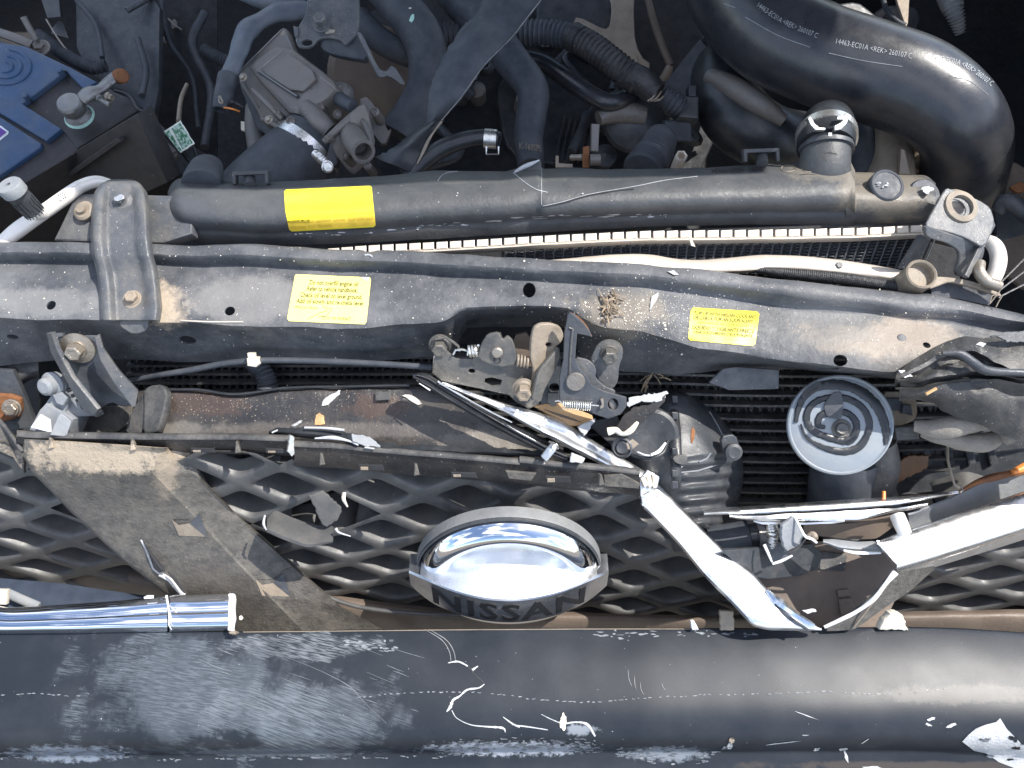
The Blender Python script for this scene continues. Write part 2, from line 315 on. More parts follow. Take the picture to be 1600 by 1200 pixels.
def loft(name, rows, mat, parent=None, x0=None, x1=None, step=8, sm=3, cut=2, thick=.002, wob=0, wsc=30, label=None, bvh=None, fn=None, sharp=50, cutters=None, jag=0):
    """surface through rows of (px,py,z), back to front, with rounded corners between rows and a real thickness below"""
    x0 = rows[0][0][0] if x0 is None else x0; x1 = rows[0][-1][0] if x1 is None else x1
    xs = np.linspace(x0, x1, max(4, int((x1 - x0) / step))); G = []
    for r_ in rows:
        r_ = np.array(r_, float); G.append(np.stack([xs, smooth1(np.interp(xs, r_[:, 0], r_[:, 1]), sm), smooth1(np.interp(xs, r_[:, 0], r_[:, 2]), sm)], 1))
    G = np.array(G)
    if jag:
        for i, x in enumerate(xs): G[0, i, 1] += jag * noise.noise(Vector((x * .11, 3.1, 0)))
    for _ in range(cut):
        N = [G[0]]
        for i in range(len(G) - 1):
            N += [G[i] * .75 + G[i + 1] * .25, G[i] * .25 + G[i + 1] * .75]
        N.append(G[-1]); G = np.array(N)
    nr, nc = G.shape[:2]; V = []; UV = []
    for i in range(nr):
        for j in range(nc):
            px, py, z = G[i, j]
            if fn: px, py, z = fn(px, py, z)
            v = W(px, py, z)
            if wob: v = v + Vector((0, .3, 1)) * (wob * noise.fractal(v * wsc, 1, 2, 3))
            V.append(v); UV.append((px, py))
    F = [(i * nc + j, (i + 1) * nc + j, (i + 1) * nc + j + 1, i * nc + j + 1) for i in range(nr - 1) for j in range(nc - 1)]
    if bvh: BV[bvh] = BVHTree.FromPolygons(V, F)
    # solid: offset copy along normals
    me = bpy.data.meshes.new('t'); me.from_pydata(V, [], F); me.update(); nn = [Vector(v.normal) for v in me.vertices]; bpy.data.meshes.remove(me)
    n0 = len(V); V2 = V + [v - n * thick for v, n in zip(V, nn)]; UV = UV + UV; F2 = F + [tuple(n0 + q for q in f[::-1]) for f in F]
    bd = [j for j in range(nc)] + [i * nc + nc - 1 for i in range(1, nr)] + [(nr - 1) * nc + j for j in range(nc - 2, -1, -1)] + [i * nc for i in range(nr - 2, 0, -1)]
    for a, b in zip(bd, bd[1:] + bd[:1]): F2.append((a, b, n0 + b, n0 + a))
    o = mesh(name, V2, F2, mat, parent, sharp, uvp=UV, label=label)
    if cutters: drill(o, cutters)
    return o
def drill(o, holes):
    """real holes: (px,py,z,rx,ry,axis)"""
    V = []; F = []
    for (px, py, z, rx, ry, ax) in holes:
        c = W(px, py, z); ax = Vector(ax).normalized(); d = depth(c) / FPX; u = (Vector((1, 0, 0)) - ax * ax.x).normalized(); v = ax.cross(u); b = len(V); n = 20
        fy = 1 / max(.35, abs(v.dot(UP)))
        for s_ in (-.03, .03):
            for k in range(n):
                t = 2 * math.pi * k / n; V.append(c + ax * s_ + u * (rx * d * math.cos(t)) + v * (ry * d * fy * math.sin(t)))
        F += [(b + k, b + (k + 1) % n, b + n + (k + 1) % n, b + n + k) for k in range(n)] + [tuple(range(b, b + n))[::-1], tuple(range(b + n, b + 2 * n))]
    me = bpy.data.meshes.new('cut'); me.from_pydata([tuple(v) for v in V], [], F); me.update()
    bm = bmesh.new(); bm.from_mesh(me); bmesh.ops.recalc_face_normals(bm, faces=bm.faces); bm.to_mesh(me); bm.free()
    c = bpy.data.objects.new('cut', me); COL.objects.link(c)
    bm = bmesh.new(); bm.from_mesh(o.data); bmesh.ops.recalc_face_normals(bm, faces=bm.faces); bm.to_mesh(o.data); bm.free()
    md = o.modifiers.new('b', 'BOOLEAN'); md.operation = 'DIFFERENCE'; md.object = c; md.solver = 'EXACT'
    dg = bpy.context.evaluated_depsgraph_get(); nm = bpy.data.meshes.new_from_object(o.evaluated_get(dg)); o.modifiers.clear()
    old = o.data; nm.name = old.name + '_'; o.data = nm; bpy.data.objects.remove(c); nm.set_sharp_from_angle(angle=R(50))
def revolve(name, c, ax, prof, mat, parent=None, n=28, label=None, wob=0, bvh=None, sharp=35, sy=1.0):
    """prof = [(radius, height)] in metres around an axis"""
    ax = Vector(ax).normalized(); u = Vector((1, 0, 0)); u = (u - ax * u.dot(ax)); u = u.normalized() if u.length > .05 else ax.orthogonal().normalized(); v = ax.cross(u)
    V = []; F = []; m = len(prof)
    for (r_, h) in prof:
        for k in range(n):
            t = 2 * math.pi * k / n; p = c + ax * h + u * (r_ * math.cos(t)) + v * (r_ * sy * math.sin(t))
            if wob: p += ax * wob * noise.noise(p * 80)
            V.append(p)
    for i in range(m - 1):
        for k in range(n): F.append((i * n + k, i * n + (k + 1) % n, (i + 1) * n + (k + 1) % n, (i + 1) * n + k))
    F.append(tuple(range(n))[::-1]); F.append(tuple(range((m - 1) * n, m * n)))
    return mesh(name, V, F, mat, parent, sharp, label=label, bvh=bvh)
def bolt(px, py, z, r, ax, parent, mat='bolt_zinc', washer=1.7, h=.9, name='bolt', wm=None):
    c = W(px, py, z); k = depth(c) / FPX; q = r * k; ax = Vector(ax).normalized()
    o = revolve(name, c, ax, [(q * washer * .5, -q * .9), (q * washer, -q * .9), (q * washer, -q * .72), (q * washer * .86, -q * .66), (q * 1.18, -q * .5), (q * 1.12, -q * .3), (q * .9, -q * .3)], wm or mat, parent, n=24)
    revolve('bolt_head', c, ax, [(q * .9, -q * .4), (q, -q * .34), (q, -q * .34 + q * h), (q * .86, -q * .22 + q * h), (q * .55, -q * .22 + q * h), (q * .5, -q * .3 + q * h)], mat, o, n=6, sharp=20)
    return o
def line3(name, P, r, mat, parent=None, n=6, label=None, kind=None):
    """thin rod through world points, r metres"""
    P = [Vector(p) for p in P]; Fr = frames(P); V = []; F = []
    for c, (t, a, b) in zip(P, Fr):
        for k in range(n): th = 2 * math.pi * k / n; V.append(c + a * (math.cos(th) * r) + b * (math.sin(th) * r))
    for i in range(len(P) - 1):
        for k in range(n): F.append((i * n + k, i * n + (k + 1) % n, (i + 1) * n + (k + 1) % n, (i + 1) * n + k))
    F += [tuple(range(n))[::-1], tuple(range((len(P) - 1) * n, len(P) * n))]
    return mesh(name, V, F, mat, parent, 40, label=label, kind=kind)
def coil(name, a, b, r, turns, wire, mat, parent=None):
    a, b = Vector(a), Vector(b); t = (b - a).normalized(); u = t.orthogonal().normalized(); v = t.cross(u); N = turns * 12
    return line3(name, [a + (b - a) * (i / N) + u * (r * math.cos(i * math.pi / 6)) + v * (r * math.sin(i * math.pi / 6)) for i in range(N + 1)], wire, mat, parent, n=6)
def cast(key, px, py, off):
    keys = key if isinstance(key, (list, tuple)) else [key]; best = None
    for k in keys:
        loc, nrm, i, d = BV[k].ray_cast(CP, ray(px, py).normalized())
        if loc is not None and (best is None or d < best[2]):
            if nrm.dot(ray(px, py)) > 0: nrm = -nrm
            best = (loc, nrm, d)
    return None if best is None else best[0] + best[1] * off
def drape(name, key, poly, mat, parent=None, off=.0004, step=5, label=None, th=.0003, jit=0):
    """thin sheet lying on a surface, outline in pixels, real thickness"""
    poly = [tuple(p) for p in poly]
    bm = bmesh.new(); vs = [bm.verts.new((x, y, 0)) for x, y in poly]; bm.faces.new(vs)
    xs = [p[0] for p in poly]; ys = [p[1] for p in poly]
    for ax, lo, hi in ((0, min(xs), max(xs)), (1, min(ys), max(ys))):
        k = lo + step
        while k < hi:
            co = Vector((k, 0, 0)) if ax == 0 else Vector((0, k, 0)); no = Vector((1, 0, 0)) if ax == 0 else Vector((0, 1, 0))
            bmesh.ops.bisect_plane(bm, geom=bm.verts[:] + bm.edges[:] + bm.faces[:], plane_co=co, plane_no=no); k += step
    bmesh.ops.triangulate(bm, faces=[f for f in bm.faces if len(f.verts) > 4]); bm.verts.index_update()
    V = []; F = [tuple(v.index for v in f.verts) for f in bm.faces]; uv = [(v.co.x, v.co.y) for v in bm.verts]; ok = True; top = []
    for v in bm.verts:
        p = cast(key, v.co.x, v.co.y, off + (jit * noise.noise(Vector((v.co.x * .2, v.co.y * .2, 0))) if jit else 0)); top.append(p)
    bdy = [(e.verts[0].index, e.verts[1].index) for e in bm.edges if len(e.link_faces) == 1]; bm.free()
    good = [i for i, p in enumerate(top) if p is not None]
    if len(good) < 3: return None
    F = [f for f in F if all(top[i] is not None for i in f)]
    top = [p if p is not None else top[good[0]] for p in top]; n0 = len(top)
    V = top + [p - (CP - p).normalized() * th for p in top]
    F = F + [tuple(i + n0 for i in f[::-1]) for f in F] + [(a, b, b + n0, a + n0) for a, b in bdy if a in good and b in good]
    return mesh(name, V, F, mat, parent, 60, uvp=uv + uv, label=label)
def ragged(cx, cy, rx, ry, n=14, k=.35, rot=0, rs=None):
    q = rs or rnd; out = []
    for i in range(n):
        a = 2 * math.pi * i / n; s = 1 - k * q.random(); x, y = rx * s * math.cos(a), ry * s * math.sin(a)
        out.append((cx + x * math.cos(rot) - y * math.sin(rot), cy + x * math.sin(rot) + y * math.cos(rot)))
    return out
def textpoly(s, size=1.0, bold=0.0, spacing=1.0):
    cu = bpy.data.curves.new('t', 'FONT'); cu.body = s; cu.size = size; cu.offset = bold; cu.space_character = spacing; cu.resolution_u = 2; cu.fill_mode = 'FRONT'
    o = bpy.data.objects.new('t', cu); me = bpy.data.meshes.new_from_object(o); V = [tuple(v.co) for v in me.vertices]; F = [tuple(p.vertices) for p in me.polygons]
    bpy.data.objects.remove(o); bpy.data.curves.remove(cu); bpy.data.meshes.remove(me)
    if V:
        bm = bmesh.new(); vs = [bm.verts.new(v) for v in V]
        for f in F:
            try: bm.faces.new([vs[i] for i in f])
            except ValueError: pass
        bmesh.ops.triangulate(bm, faces=bm.faces[:]); bmesh.ops.subdivide_edges(bm, edges=[e for e in bm.edges if e.calc_length() > .25 * size], cuts=2); bmesh.ops.triangulate(bm, faces=bm.faces[:])
        bm.verts.index_update(); V = [tuple(v.co) for v in bm.verts]; F = [tuple(v.index for v in f.verts) for f in bm.faces]; bm.free()
    return V, F
def text_on(name, key, s, quad, mat, parent, off=.0006, bold=0.0, spacing=1.0, fit=None):
    """printing laid on a surface inside a pixel quad TL,TR,BR,BL"""
    V, F = textpoly(s, 1.0, bold, spacing)
    xs = [v[0] for v in V]; x0, x1 = min(xs), max(xs); ys = [v[1] for v in V]; y0, y1 = (min(ys), max(ys)) if fit else (0, .72)
    P = []
    for v in V:
        u = (v[0] - x0) / (x1 - x0); t = 1 - (v[1] - y0) / (y1 - y0)
        tl, tr, br, bl = [np.array(q, float) for q in quad]
        q = (tl * (1 - u) + tr * u) * (1 - t) + (bl * (1 - u) + br * u) * t; P.append(cast(key, q[0], q[1], off))
    F = [f for f in F if all(P[i] is not None for i in f)]; P = [p if p is not None else Vector((0, 0, 0)) for p in P]
    used = sorted({i for f in F for i in f}); mp = {i: k for k, i in enumerate(used)}
    return mesh(name, [P[i] for i in used], [tuple(mp[i] for i in f) for f in F], mat, parent, 0)

# ================================================================ SETTING
def quadmesh(name, pts, mat): return mesh(name, pts, [tuple(range(len(pts)))], mat)
g = quadmesh('ground', [(-60, -60, -1.0), (60, -60, -1.0), (60, 60, -1.0), (-60, 60, -1.0)], 'ground_dirt'); tag(g, kind='structure')
# raised hood above the engine bay: it shades the engine
def hoodpt(px, py, h): q = W(px, py, .02); return q + SUN * (h / SUN.z)
hf = [hoodpt(-500, 300, .62), hoodpt(1215, 252, .62), hoodpt(1275, 130, .64), hoodpt(1290, -20, .66)]
hb = [Vector((hf[0].x, 1.75, .25)), Vector((hf[3].x + .05, 1.75, .25))]
hp = hf + [hb[1], hb[0]]
hood = mesh('hood', hp + [p + Vector((0, .02, .03)) for p in hp], [(0, 1, 2, 3, 4, 5), (11, 10, 9, 8, 7, 6)] + [(i, i + 6, (i + 1) % 6 + 6, (i + 1) % 6) for i in range(6)], 'hood_paint')
tag(hood, 'raised dark hood standing open over the engine bay', 'hood')
fe = [(.50, .36), (.505, .42), (.52, .60), (.60, .90), (.66, 1.3), (1.1, 1.3), (1.1, .36)]
fn_ = mesh('fender', [(x, y, z) for z in (.0, .035) for x, y in fe], [tuple(range(7))[::-1], tuple(range(7, 14))] + [(i, (i + 1) % 7, (i + 1) % 7 + 7, i + 7) for i in range(7)], 'hood_paint')
tag(fn_, 'dark blue fender edge along the right side of the engine bay', 'fender')  # fender out of frame, placed to shade the deep panels at the right
# engine bay shell: floor pan, firewall and side walls
def boxv(x0, x1, y0, y1, z0, z1):
    V = [(x, y, z) for z in (z0, z1) for y in (y0, y1) for x in (x0, x1)]
    return V, [(0, 2, 3, 1), (4, 5, 7, 6), (0, 1, 5, 4), (1, 3, 7, 5), (3, 2, 6, 7), (2, 0, 4, 6)]
eb = thing('engine_bay', 'dark grimy engine bay pan and firewall behind the radiator', 'engine bay', kind='structure')
for nm, b in (('floor_pan', (-1.1, 1.1, .42, 1.5, -.50, -.46)), ('firewall', (-1.1, 1.1, 1.3, 1.34, -.46, .02)), ('side_wall', (-1.1, -1.06, .42, 1.3, -.46, -.02)), ('side_wall', (1.06, 1.1, .42, 1.3, -.46, -.02))):
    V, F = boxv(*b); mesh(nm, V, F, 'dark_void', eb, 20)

# ================================================================ ENGINE, TOP OF THE PICTURE
# engine block mass with cast covers, low and dark
en = thing('engine', 'dark engine block with ribbed cast covers deep below the hoses', 'engine')
pe = Plane(850, 120, -.20, (0, -.25, 1))
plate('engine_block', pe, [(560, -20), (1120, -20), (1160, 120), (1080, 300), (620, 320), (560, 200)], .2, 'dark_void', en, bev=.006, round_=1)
pe2 = Plane(850, 120, -.185, (0, -.35, 1))
plate('timing_cover', pe2, [(838, -20), (960, -20), (975, 60), (930, 100), (860, 40), (838, 44)], .02, 'dark_steel', en, bev=.003, round_=1)
plate('front_cover', pe2, [(770, 110), (900, 100), (960, 170), (900, 260), (790, 250)], .03, 'black_plastic', en, bev=.004, round_=2)
for i in range(7): plate('rib', pe2, [(880 + i * 9, 180 + i * 3), (884 + i * 9, 181 + i * 3), (870 + i * 9, 250), (866 + i * 9, 250)], .012, 'dark_steel', en, off=.006)
rq = random.Random(3)
for k in range(34):
    x, y = rq.uniform(600, 1100), rq.uniform(0, 250)
    if rq.random() < .5: revolve('boss', W(x, y, -.178), (rq.uniform(-.2, .2), -.3, 1), [(rq.uniform(.008, .02), -.02), (rq.uniform(.007, .016), .004), (.006, .008), (.003, .010)], rq.choice(['dark_steel', 'black_plastic', 'cast_aluminium']), en, n=14)
    else: tube('rib_pipe', [(x, y, -.17), (x + rq.uniform(-50, 50), y + rq.uniform(10, 50), -.165), (x + rq.uniform(-60, 60), y + rq.uniform(40, 90), -.175)], rq.uniform(3, 9), rq.choice(['dark_steel', 'black_rubber', 'matte_rubber']), en, 8)
# tan steel bracket
tb = thing('steel_bracket', 'dull tan steel bracket standing behind the corrugated conduit', 'bracket')
p = Plane(970, 60, -.13, (-.2, -.45, 1))
plate('bracket_arm', p, [(947, -20), (992, -20), (990, 20), (993, 70), (1010, 100), (1012, 116), (988, 112), (960, 80), (940, 65), (895, 38), (901, 24), (945, 46), (953, 40), (956, 10)], .005, 'warm_cast', tb, bev=.001, round_=1)
plate('bracket_lip', p, [(995, 85), (1015, 98), (1014, 118), (1004, 112)], .008, 'tan_steel', tb, off=.004)
# rusty mass
ru = tag(plate('exhaust_shield', Plane(1050, 30, -.25, (0, -.5, 1)), ragged(1056, 20, 36, 52, 18, .25), .03, 'rusty', bev=.004), 'flaking rusty exhaust shield at the top edge beside the big hose', 'heat shield')
lk = thing('linkage_rod', 'thin brown linkage rod with a pale sunlit elbow below the rust', 'rod')
tube('rod', [(1010, -10, -.14), (1022, 35, -.14), (1036, 75, -.14), (1047, 102, -.15)], [5, 6, 6, 6], 'brown_rail', lk, 10)
tube('rod_end', [(1047, 102, -.15), (1040, 118, -.16), (1028, 132, -.17)], [6, 7, 5], 'warm_cast', lk, 10)
plate('pale_plate', Plane(1020, 80, -.21, (.2, -.5, 1)), [(1008, 84), (1014, 71), (1026, 70), (1034, 90), (1020, 90)], .004, 'cream_plastic', lk)
tube('hose_ring', [(1045, 72, -.2), (1062, 68, -.2), (1078, 80, -.2), (1074, 92, -.2)], 4, 'warm_cast', lk, 8)
# background clutter along the top edge, left
sb = thing('strut_brace', 'grey strut brace bars in the shade behind the battery', 'brace')
plate('brace_plate', Plane(80, 20, -.14, (.2, -.4, 1)), [(58, -20), (90, -20), (95, 26), (74, 28)], .01, 'dark_steel', sb)
plate('brace_foot', Plane(90, 40, -.16, (.2, -.4, 1)), [(80, 45), (96, 28), (108, 60), (80, 52)], .008, 'dark_steel', sb)
tube('brace_rod', [(198, 16, -.12), (240, -8, -.12)], 5, 'dark_steel', sb, 8)
tube('thin_rod', [(72, 30, -.12), (92, 62, -.13), (112, 88, -.14)], 1.3, 'bolt_zinc', sb, 6)
hd = thing('battery_hold_down', 'corroded hold down rod with nut at the upper corner of the battery', 'hold-down rod')
tube('rod', [(36, 26, -.05), (46, 44, -.06), (56, 62, -.07)], 5, 'cast_aluminium', hd, 10)
bolt(60, 70, -.075, 9, (0, -.2, 1), hd, 'cast_aluminium', washer=1.6, h=.5)
tube('clamp_bar', [(-10, 48, -.07), (20, 58, -.07), (50, 70, -.075)], 8, 'cast_aluminium', hd, 10, flat=.5)
for (x, y, r_, lb) in ((272, 38, 9, 'small dim bracket with bright edge in the dark gap, upper one'), (258, 62, 7, 'small dim clip in the dark gap, lower one'), (145, 29, 5, 'small pale clip on the dark wall right of the brace')):
    q = thing('wire_clip', lb, 'clip'); plate('clip_body', Plane(x, y, -.2, (.2, -.4, 1)), ragged(x, y, r_ * .7, r_, 9, .4), .006, 'cast_aluminium', q); tube('clip_wire', [(x - r_, y - r_, -.19), (x, y, -.19), (x + r_ * 1.4, y + r_, -.19)], 1.2, 'bolt_zinc', q, 6)
q = thing('wiring_conduit', 'dim corrugated wire conduit crossing behind the battery corner', 'conduit')
tube('conduit', [(60, 55, -.14), (100, 85, -.14), (140, 105, -.13), (166, 103, -.13)], 9, 'matte_rubber', q, 12, ring=(5, 1.5))
q = thing('wiring_conduit', 'dim corrugated conduit in the dark gap left of the throttle body', 'conduit')
tube('conduit', [(318, 78, -.18), (345, 92, -.18), (370, 100, -.18)], 9, 'matte_rubber', q, 12, ring=(5, 1.5))
# inner fender dark side plates to give structure
q = thing('splash_panel', 'smooth black splash panel in deep shade right of the battery', 'panel')
plate('panel', Plane(190, 120, -.16, (-.25, -.3, 1)), [(118, -30), (250, -30), (246, 190), (212, 160), (120, 100)], .008, 'black_plastic', q, round_=1)
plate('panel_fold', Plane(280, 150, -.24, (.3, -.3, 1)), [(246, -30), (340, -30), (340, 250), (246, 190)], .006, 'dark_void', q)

for k, (P, r_, lb_t) in enumerate(([[(250, -20, -.15), (262, 60, -.16), (300, 120, -.2), (310, 200, -.22)], 4, 'dark cable hanging in the deep gap left of the wire sleeve'], [[(215, 60, -.13), (228, 110, -.14), (222, 150, -.13)], 5, 'dark cable down the black splash panel'], [[(320, 20, -.18), (300, 70, -.19), (330, 140, -.2), (320, 230, -.2)], 7, 'thick dim hose deep in the gap beside the paper tag'], [[(120, 0, -.13), (150, 40, -.14), (160, 90, -.14)], 4, 'thin dim cable above the battery corner'])):
    q = thing('engine_cable', lb_t, 'cable'); tube('cable', P, r_, 'matte_rubber', q, 10)
# ---- battery
ba = thing('battery', 'large car battery with blue lid and dusty black case', 'battery')
pb = Plane(120, 190, -.075, (.05, -.12, 1))
plate('case', pb, [(-60, 40), (60, 84), (150, 128), (214, 160), (219, 176), (100, 250), (-60, 345)], .17, 'battery_black', ba, bev=.002)
plate('lid', pb, [(-60, 62), (0, 66), (40, 72), (66, 84), (112, 106), (152, 128), (131, 139), (112, 120), (103, 111), (35, 162), (96, 201), (72, 220), (-60, 140)], .012, 'blue_plastic', ba, off=.006, bev=.0015, bvh='lid')
plate('lid_panel', pb, [(-60, 146), (0, 182), (64, 223), (64, 230), (0, 274), (-60, 312)], .012, 'blue_plastic', ba, off=.005, bev=.002, bvh='lid2', label='lower blue lid panel with a purple badge')
plate('corner_block', pb, [(100, 206), (150, 158), (200, 150), (216, 162), (217, 172), (120, 232)], .010, 'battery_black', ba, off=.002, bev=.001)
for r_ in (11, 24, 38):
    P = [pb.p(8 + r_ * 1.05 * math.cos(a), 104 + r_ * .72 * math.sin(a), .0062) for a in np.linspace(-1.4, 1.9, 16)]
    line3('lid_ridge', P, .0018, 'blue_plastic', ba)
for x0, y0, x1, y1 in ((92, 109, 104, 112), (38, 148, 46, 152)):
    a, b = pb.p(x0, y0, .012), pb.p(x1, y1, .006); tube_ = revolve('lid_peg', a, (0, -.1, 1), [(.003, -.006), (.0034, .0), (.002, .001)], 'blue_plastic', ba, n=12)
    line3('peg_cord', [a, b, pb.p(x1 + 8, y1 + 14, -.004)], .0008, 'battery_black', ba)
line3('case_rib', [pb.p(80, 236, -.03), pb.p(20, 282, -.03), pb.p(0, 296, -.03)], .0006, 'lead', ba)
pbf = Plane(130, 260, -.10, (-.45, -.9, .35))
plate('side_rib', pbf, [(182, 216), (188, 222), (80, 298), (74, 292)], .006, 'battery_black', ba, off=.014)
plate('side_panel', pbf, [(214, 178), (262, 285), (60, 380), (-60, 380), (-40, 330)], .02, 'battery_black', ba, off=.004)
drape('badge', 'lid2', [(-40, 188), (2, 197), (14, 206), (13, 210), (0, 220), (-40, 232)], 'white_ink', ba, off=.0004)
drape('badge_print', 'lid2', [(-40, 191), (1, 200), (11, 207), (0, 216), (-40, 228)], 'purple_print', ba, off=.0009)
bt = thing('battery_terminal', 'corroded grey lead battery clamp with green crust on its post', 'terminal')
c = W(121, 178, -.055)
revolve('post_collar', c, (.02, -.1, 1), [(.0135, -.006), (.0150, -.004), (.0135, .0), (.0105, .004), (.0125, .007), (.0128, .016), (.0110, .019), (.006, .020)], 'lead', bt, wob=.0012)
revolve('crust', c, (.02, -.1, 1), [(.0138, -.005), (.0156, -.0035), (.0142, -.001)], 'verdigris', bt, wob=.002)
tube('clamp_arm', [(126, 158, -.042), (142, 146, -.042), (156, 140, -.044), (170, 128, -.044)], [11, 12, 10, 8], 'lead', bt, 12, flat=.7, wob=.25)
tube('cable_lug', [(160, 136, -.045), (174, 124, -.045), (180, 118, -.045)], [9, 10, 9], 'lead', bt, 12, flat=.55)
revolve('lug_cap', W(189, 119, -.044), (.6, -.4, .5), [(.0075, -.006), (.0075, .003), (.006, .0045)], 'rusty', bt, wob=.001)
b_ = bolt(152, 152, -.045, 6, (.8, -.6, .2), bt, 'lead', washer=1.3, h=1.6)
bolt(172, 152, -.046, 5, (1, -.5, .2), bt, 'bolt_zinc', washer=1.4, h=1.2)
tube('pinch_bolt', [(146, 148, -.044), (160, 158, -.046), (172, 164, -.047)], 4, 'lead', bt, 8)
ca = thing('ground_cable', 'thin black cable leaving the battery clamp toward the paper tag', 'cable')
tube('cable', [(178, 140, -.047), (200, 148, -.055), (215, 168, -.065), (232, 180, -.07), (262, 212, -.075), (300, 255, -.09)], 4, 'black_rubber', ca, 10)
tube('bare_wire', [(292, 132, -.10), (283, 155, -.09), (279, 190, -.075)], [3, 3.5, 4], 'tan_steel', ca, 8)
tube('tail_wire', [(300, 225, -.085), (315, 258, -.1)], 2.5, 'black_rubber', ca, 8)
tg = thing('paper_tag', 'creased white paper tag with green print wrapped on the cable', 'tag')
pt = Plane(280, 215, -.066, (.15, -.4, .9))
plate('tag_sheet', pt, [(256, 205), (282, 188), (304, 224), (282, 239)], .0012, 'paper_tag', tg, bev=.0003)
plate('green_print', pt, [(268, 201), (281, 191), (301, 223), (285, 233)], .0006, 'green_tag', tg, off=.0008, bev=.0001)
plate('green_stripe', pt, [(257, 207), (264, 203), (284, 235), (280, 237)], .0006, 'green_tag', tg, off=.0006, bev=.0001)
tr = thing('tray_bracket', 'small grey steel tray bracket with bolt and hole below the paper tag', 'bracket')
ptr = Plane(250, 230, -.10, (.1, -.3, 1))
plate('tray_plate', ptr, [(214, 190), (238, 200), (262, 222), (276, 236), (250, 252), (244, 252), (228, 222), (218, 204)], .002, 'cast_aluminium', tr, holes=[(256, 234, 4.5, 3.5)])
plate('tray_flange', ptr, [(250, 252), (276, 236), (278, 243), (254, 258)], .006, 'cast_aluminium', tr, off=-.001)
bolt(236, 212, -.092, 8, (.1, -.2, 1), tr, 'cast_aluminium', washer=1.7, h=.7)

# ---- throttle body
tbd = thing('throttle_body', 'dusty cast throttle body with square motor cover and outlet pipe', 'throttle body')
pm = Plane(430, 120, -.045, (-.25, -.30, 1))
plate('motor_flange', pm, [(372, 110), (440, 42), (448, 44), (456, 70), (480, 130), (470, 175), (440, 190), (412, 196), (400, 170), (370, 125)], .012, 'cast_aluminium', tbd, bev=.002, round_=1)
plate('motor_housing', pm, [(386, 100), (440, 62), (520, 122), (528, 140), (462, 190), (400, 122)], .045, 'cast_aluminium', tbd, off=.012, bev=.005, round_=1)
plate('motor_cover', pm, [(402, 108), (442, 76), (500, 118), (466, 148)], .004, 'cast_aluminium', tbd, off=.016, bev=.0012, round_=1)
plate('cover_edge', pm, [(401, 112), (406, 110), (466, 148), (462, 152)], .006, 'dark_steel', tbd, off=.015, bev=.001)
for P in ([(374, 112), (440, 46)], [(444, 48), (456, 74), (468, 100)], [(374, 118), (386, 140), (404, 168)], [(405, 108), (442, 79)], [(404, 110), (430, 128), (464, 150)], [(500, 120), (520, 134), (526, 142)]): line3('worn_edge', [pm.p(*q_, .0185 if q_[0] > 400 and P[0][0] > 400 and P[0][1] > 70 else .001) for q_ in P], .0006, 'lead', tbd, 5)
for x, y in ((378, 119), (442, 52), (418, 185)): bolt(x, y, W(x, y, 0).z - .03, 4.5, (-.25, -.3, 1), tbd, 'bolt_zinc', washer=1.5, h=.5)
tube('neck_ring', [(480, 185, -.06), (505, 165, -.055), (530, 150, -.055), (545, 148, -.06)], [18, 22, 22, 15], 'cast_aluminium', tbd, 16, wob=.15)
tube('boss', [(468, 168, -.045), (490, 150, -.04), (508, 138, -.04)], [12, 14, 10], 'cast_aluminium', tbd, 12, wob=.2)
tube('link_tube', [(482, 172, -.045), (500, 190, -.04), (515, 205, -.045)], [17, 16, 14], 'cast_aluminium', tbd, 14, wob=.1)
tube('sensor_barrel', [(520, 148, -.045), (536, 158, -.035), (552, 167, -.03)], [10, 11, 10], 'matte_rubber', tbd, 14)
tube('clamp_screw', [(506, 222, -.035), (530, 200, -.03), (555, 176, -.03)], [5, 6, 5], 'cast_aluminium', tbd, 10)
bolt(512, 217, -.032, 6, (-.6, -.7, .4), tbd, 'cast_aluminium', washer=1.3, h=.9)
pf = Plane(570, 210, -.04, (.3, -.75, .6))
plate('outlet_flange', Plane(560, 225, -.045, (.3, -.6, .7)), [(556, 168), (572, 160), (590, 235), (556, 274), (545, 268), (520, 235), (524, 205)], .008, 'cast_aluminium', tbd, bev=.0015, round_=1)
tube('outlet_pipe', [(545, 206, -.045), (556, 222, -.032), (568, 237, -.022)], [20, 19, 19], 'cast_aluminium', tbd, 24, bore=.72)
plate('mount_ear', Plane(590, 200, -.06, (.1, -.4, 1)), [(560, 155), (575, 150), (600, 190), (606, 205), (612, 200), (600, 230), (575, 200)], .008, 'cast_aluminium', tbd, round_=1)
revolve('bell_housing', W(590, 120, -.16), (.35, -.6, .8), [(.055, -.02), (.062, .0), (.055, .02), (.03, .03), (.0, .032)], 'brown_rail', tbd, n=36, wob=.002)
plate('lower_bracket', Plane(420, 170, -.07, (-.3, -.5, .8)), [(372, 130), (400, 160), (430, 200), (452, 190), (470, 210), (440, 230), (400, 200)], .02, 'dark_steel', tbd, bev=.002)
for (x, y, r_) in ((455, 190, 6), (432, 176, 5), (500, 168, 6), (528, 180, 6), (540, 244, 5), (575, 260, 5), (586, 176, 6), (470, 128, 4)): revolve('boss', W(x, y, -.038), (-.1, -.4, 1), [(r_ * .0009, -.02), (r_ * .0008, .002), (r_ * .0005, .004), (r_ * .0003, .002)], 'cast_aluminium', tbd, n=16)
for P in ([(410, 185, -.05), (440, 200, -.045), (462, 214, -.045)], [(395, 140, -.035), (420, 165, -.035), (440, 186, -.04)], [(500, 130, -.03), (515, 142, -.03), (530, 136, -.035)], [(560, 175, -.035), (575, 205, -.03), (582, 235, -.035)]): tube('cast_rib', P, [4, 5, 4], 'cast_aluminium', tbd, 8, wob=.3)
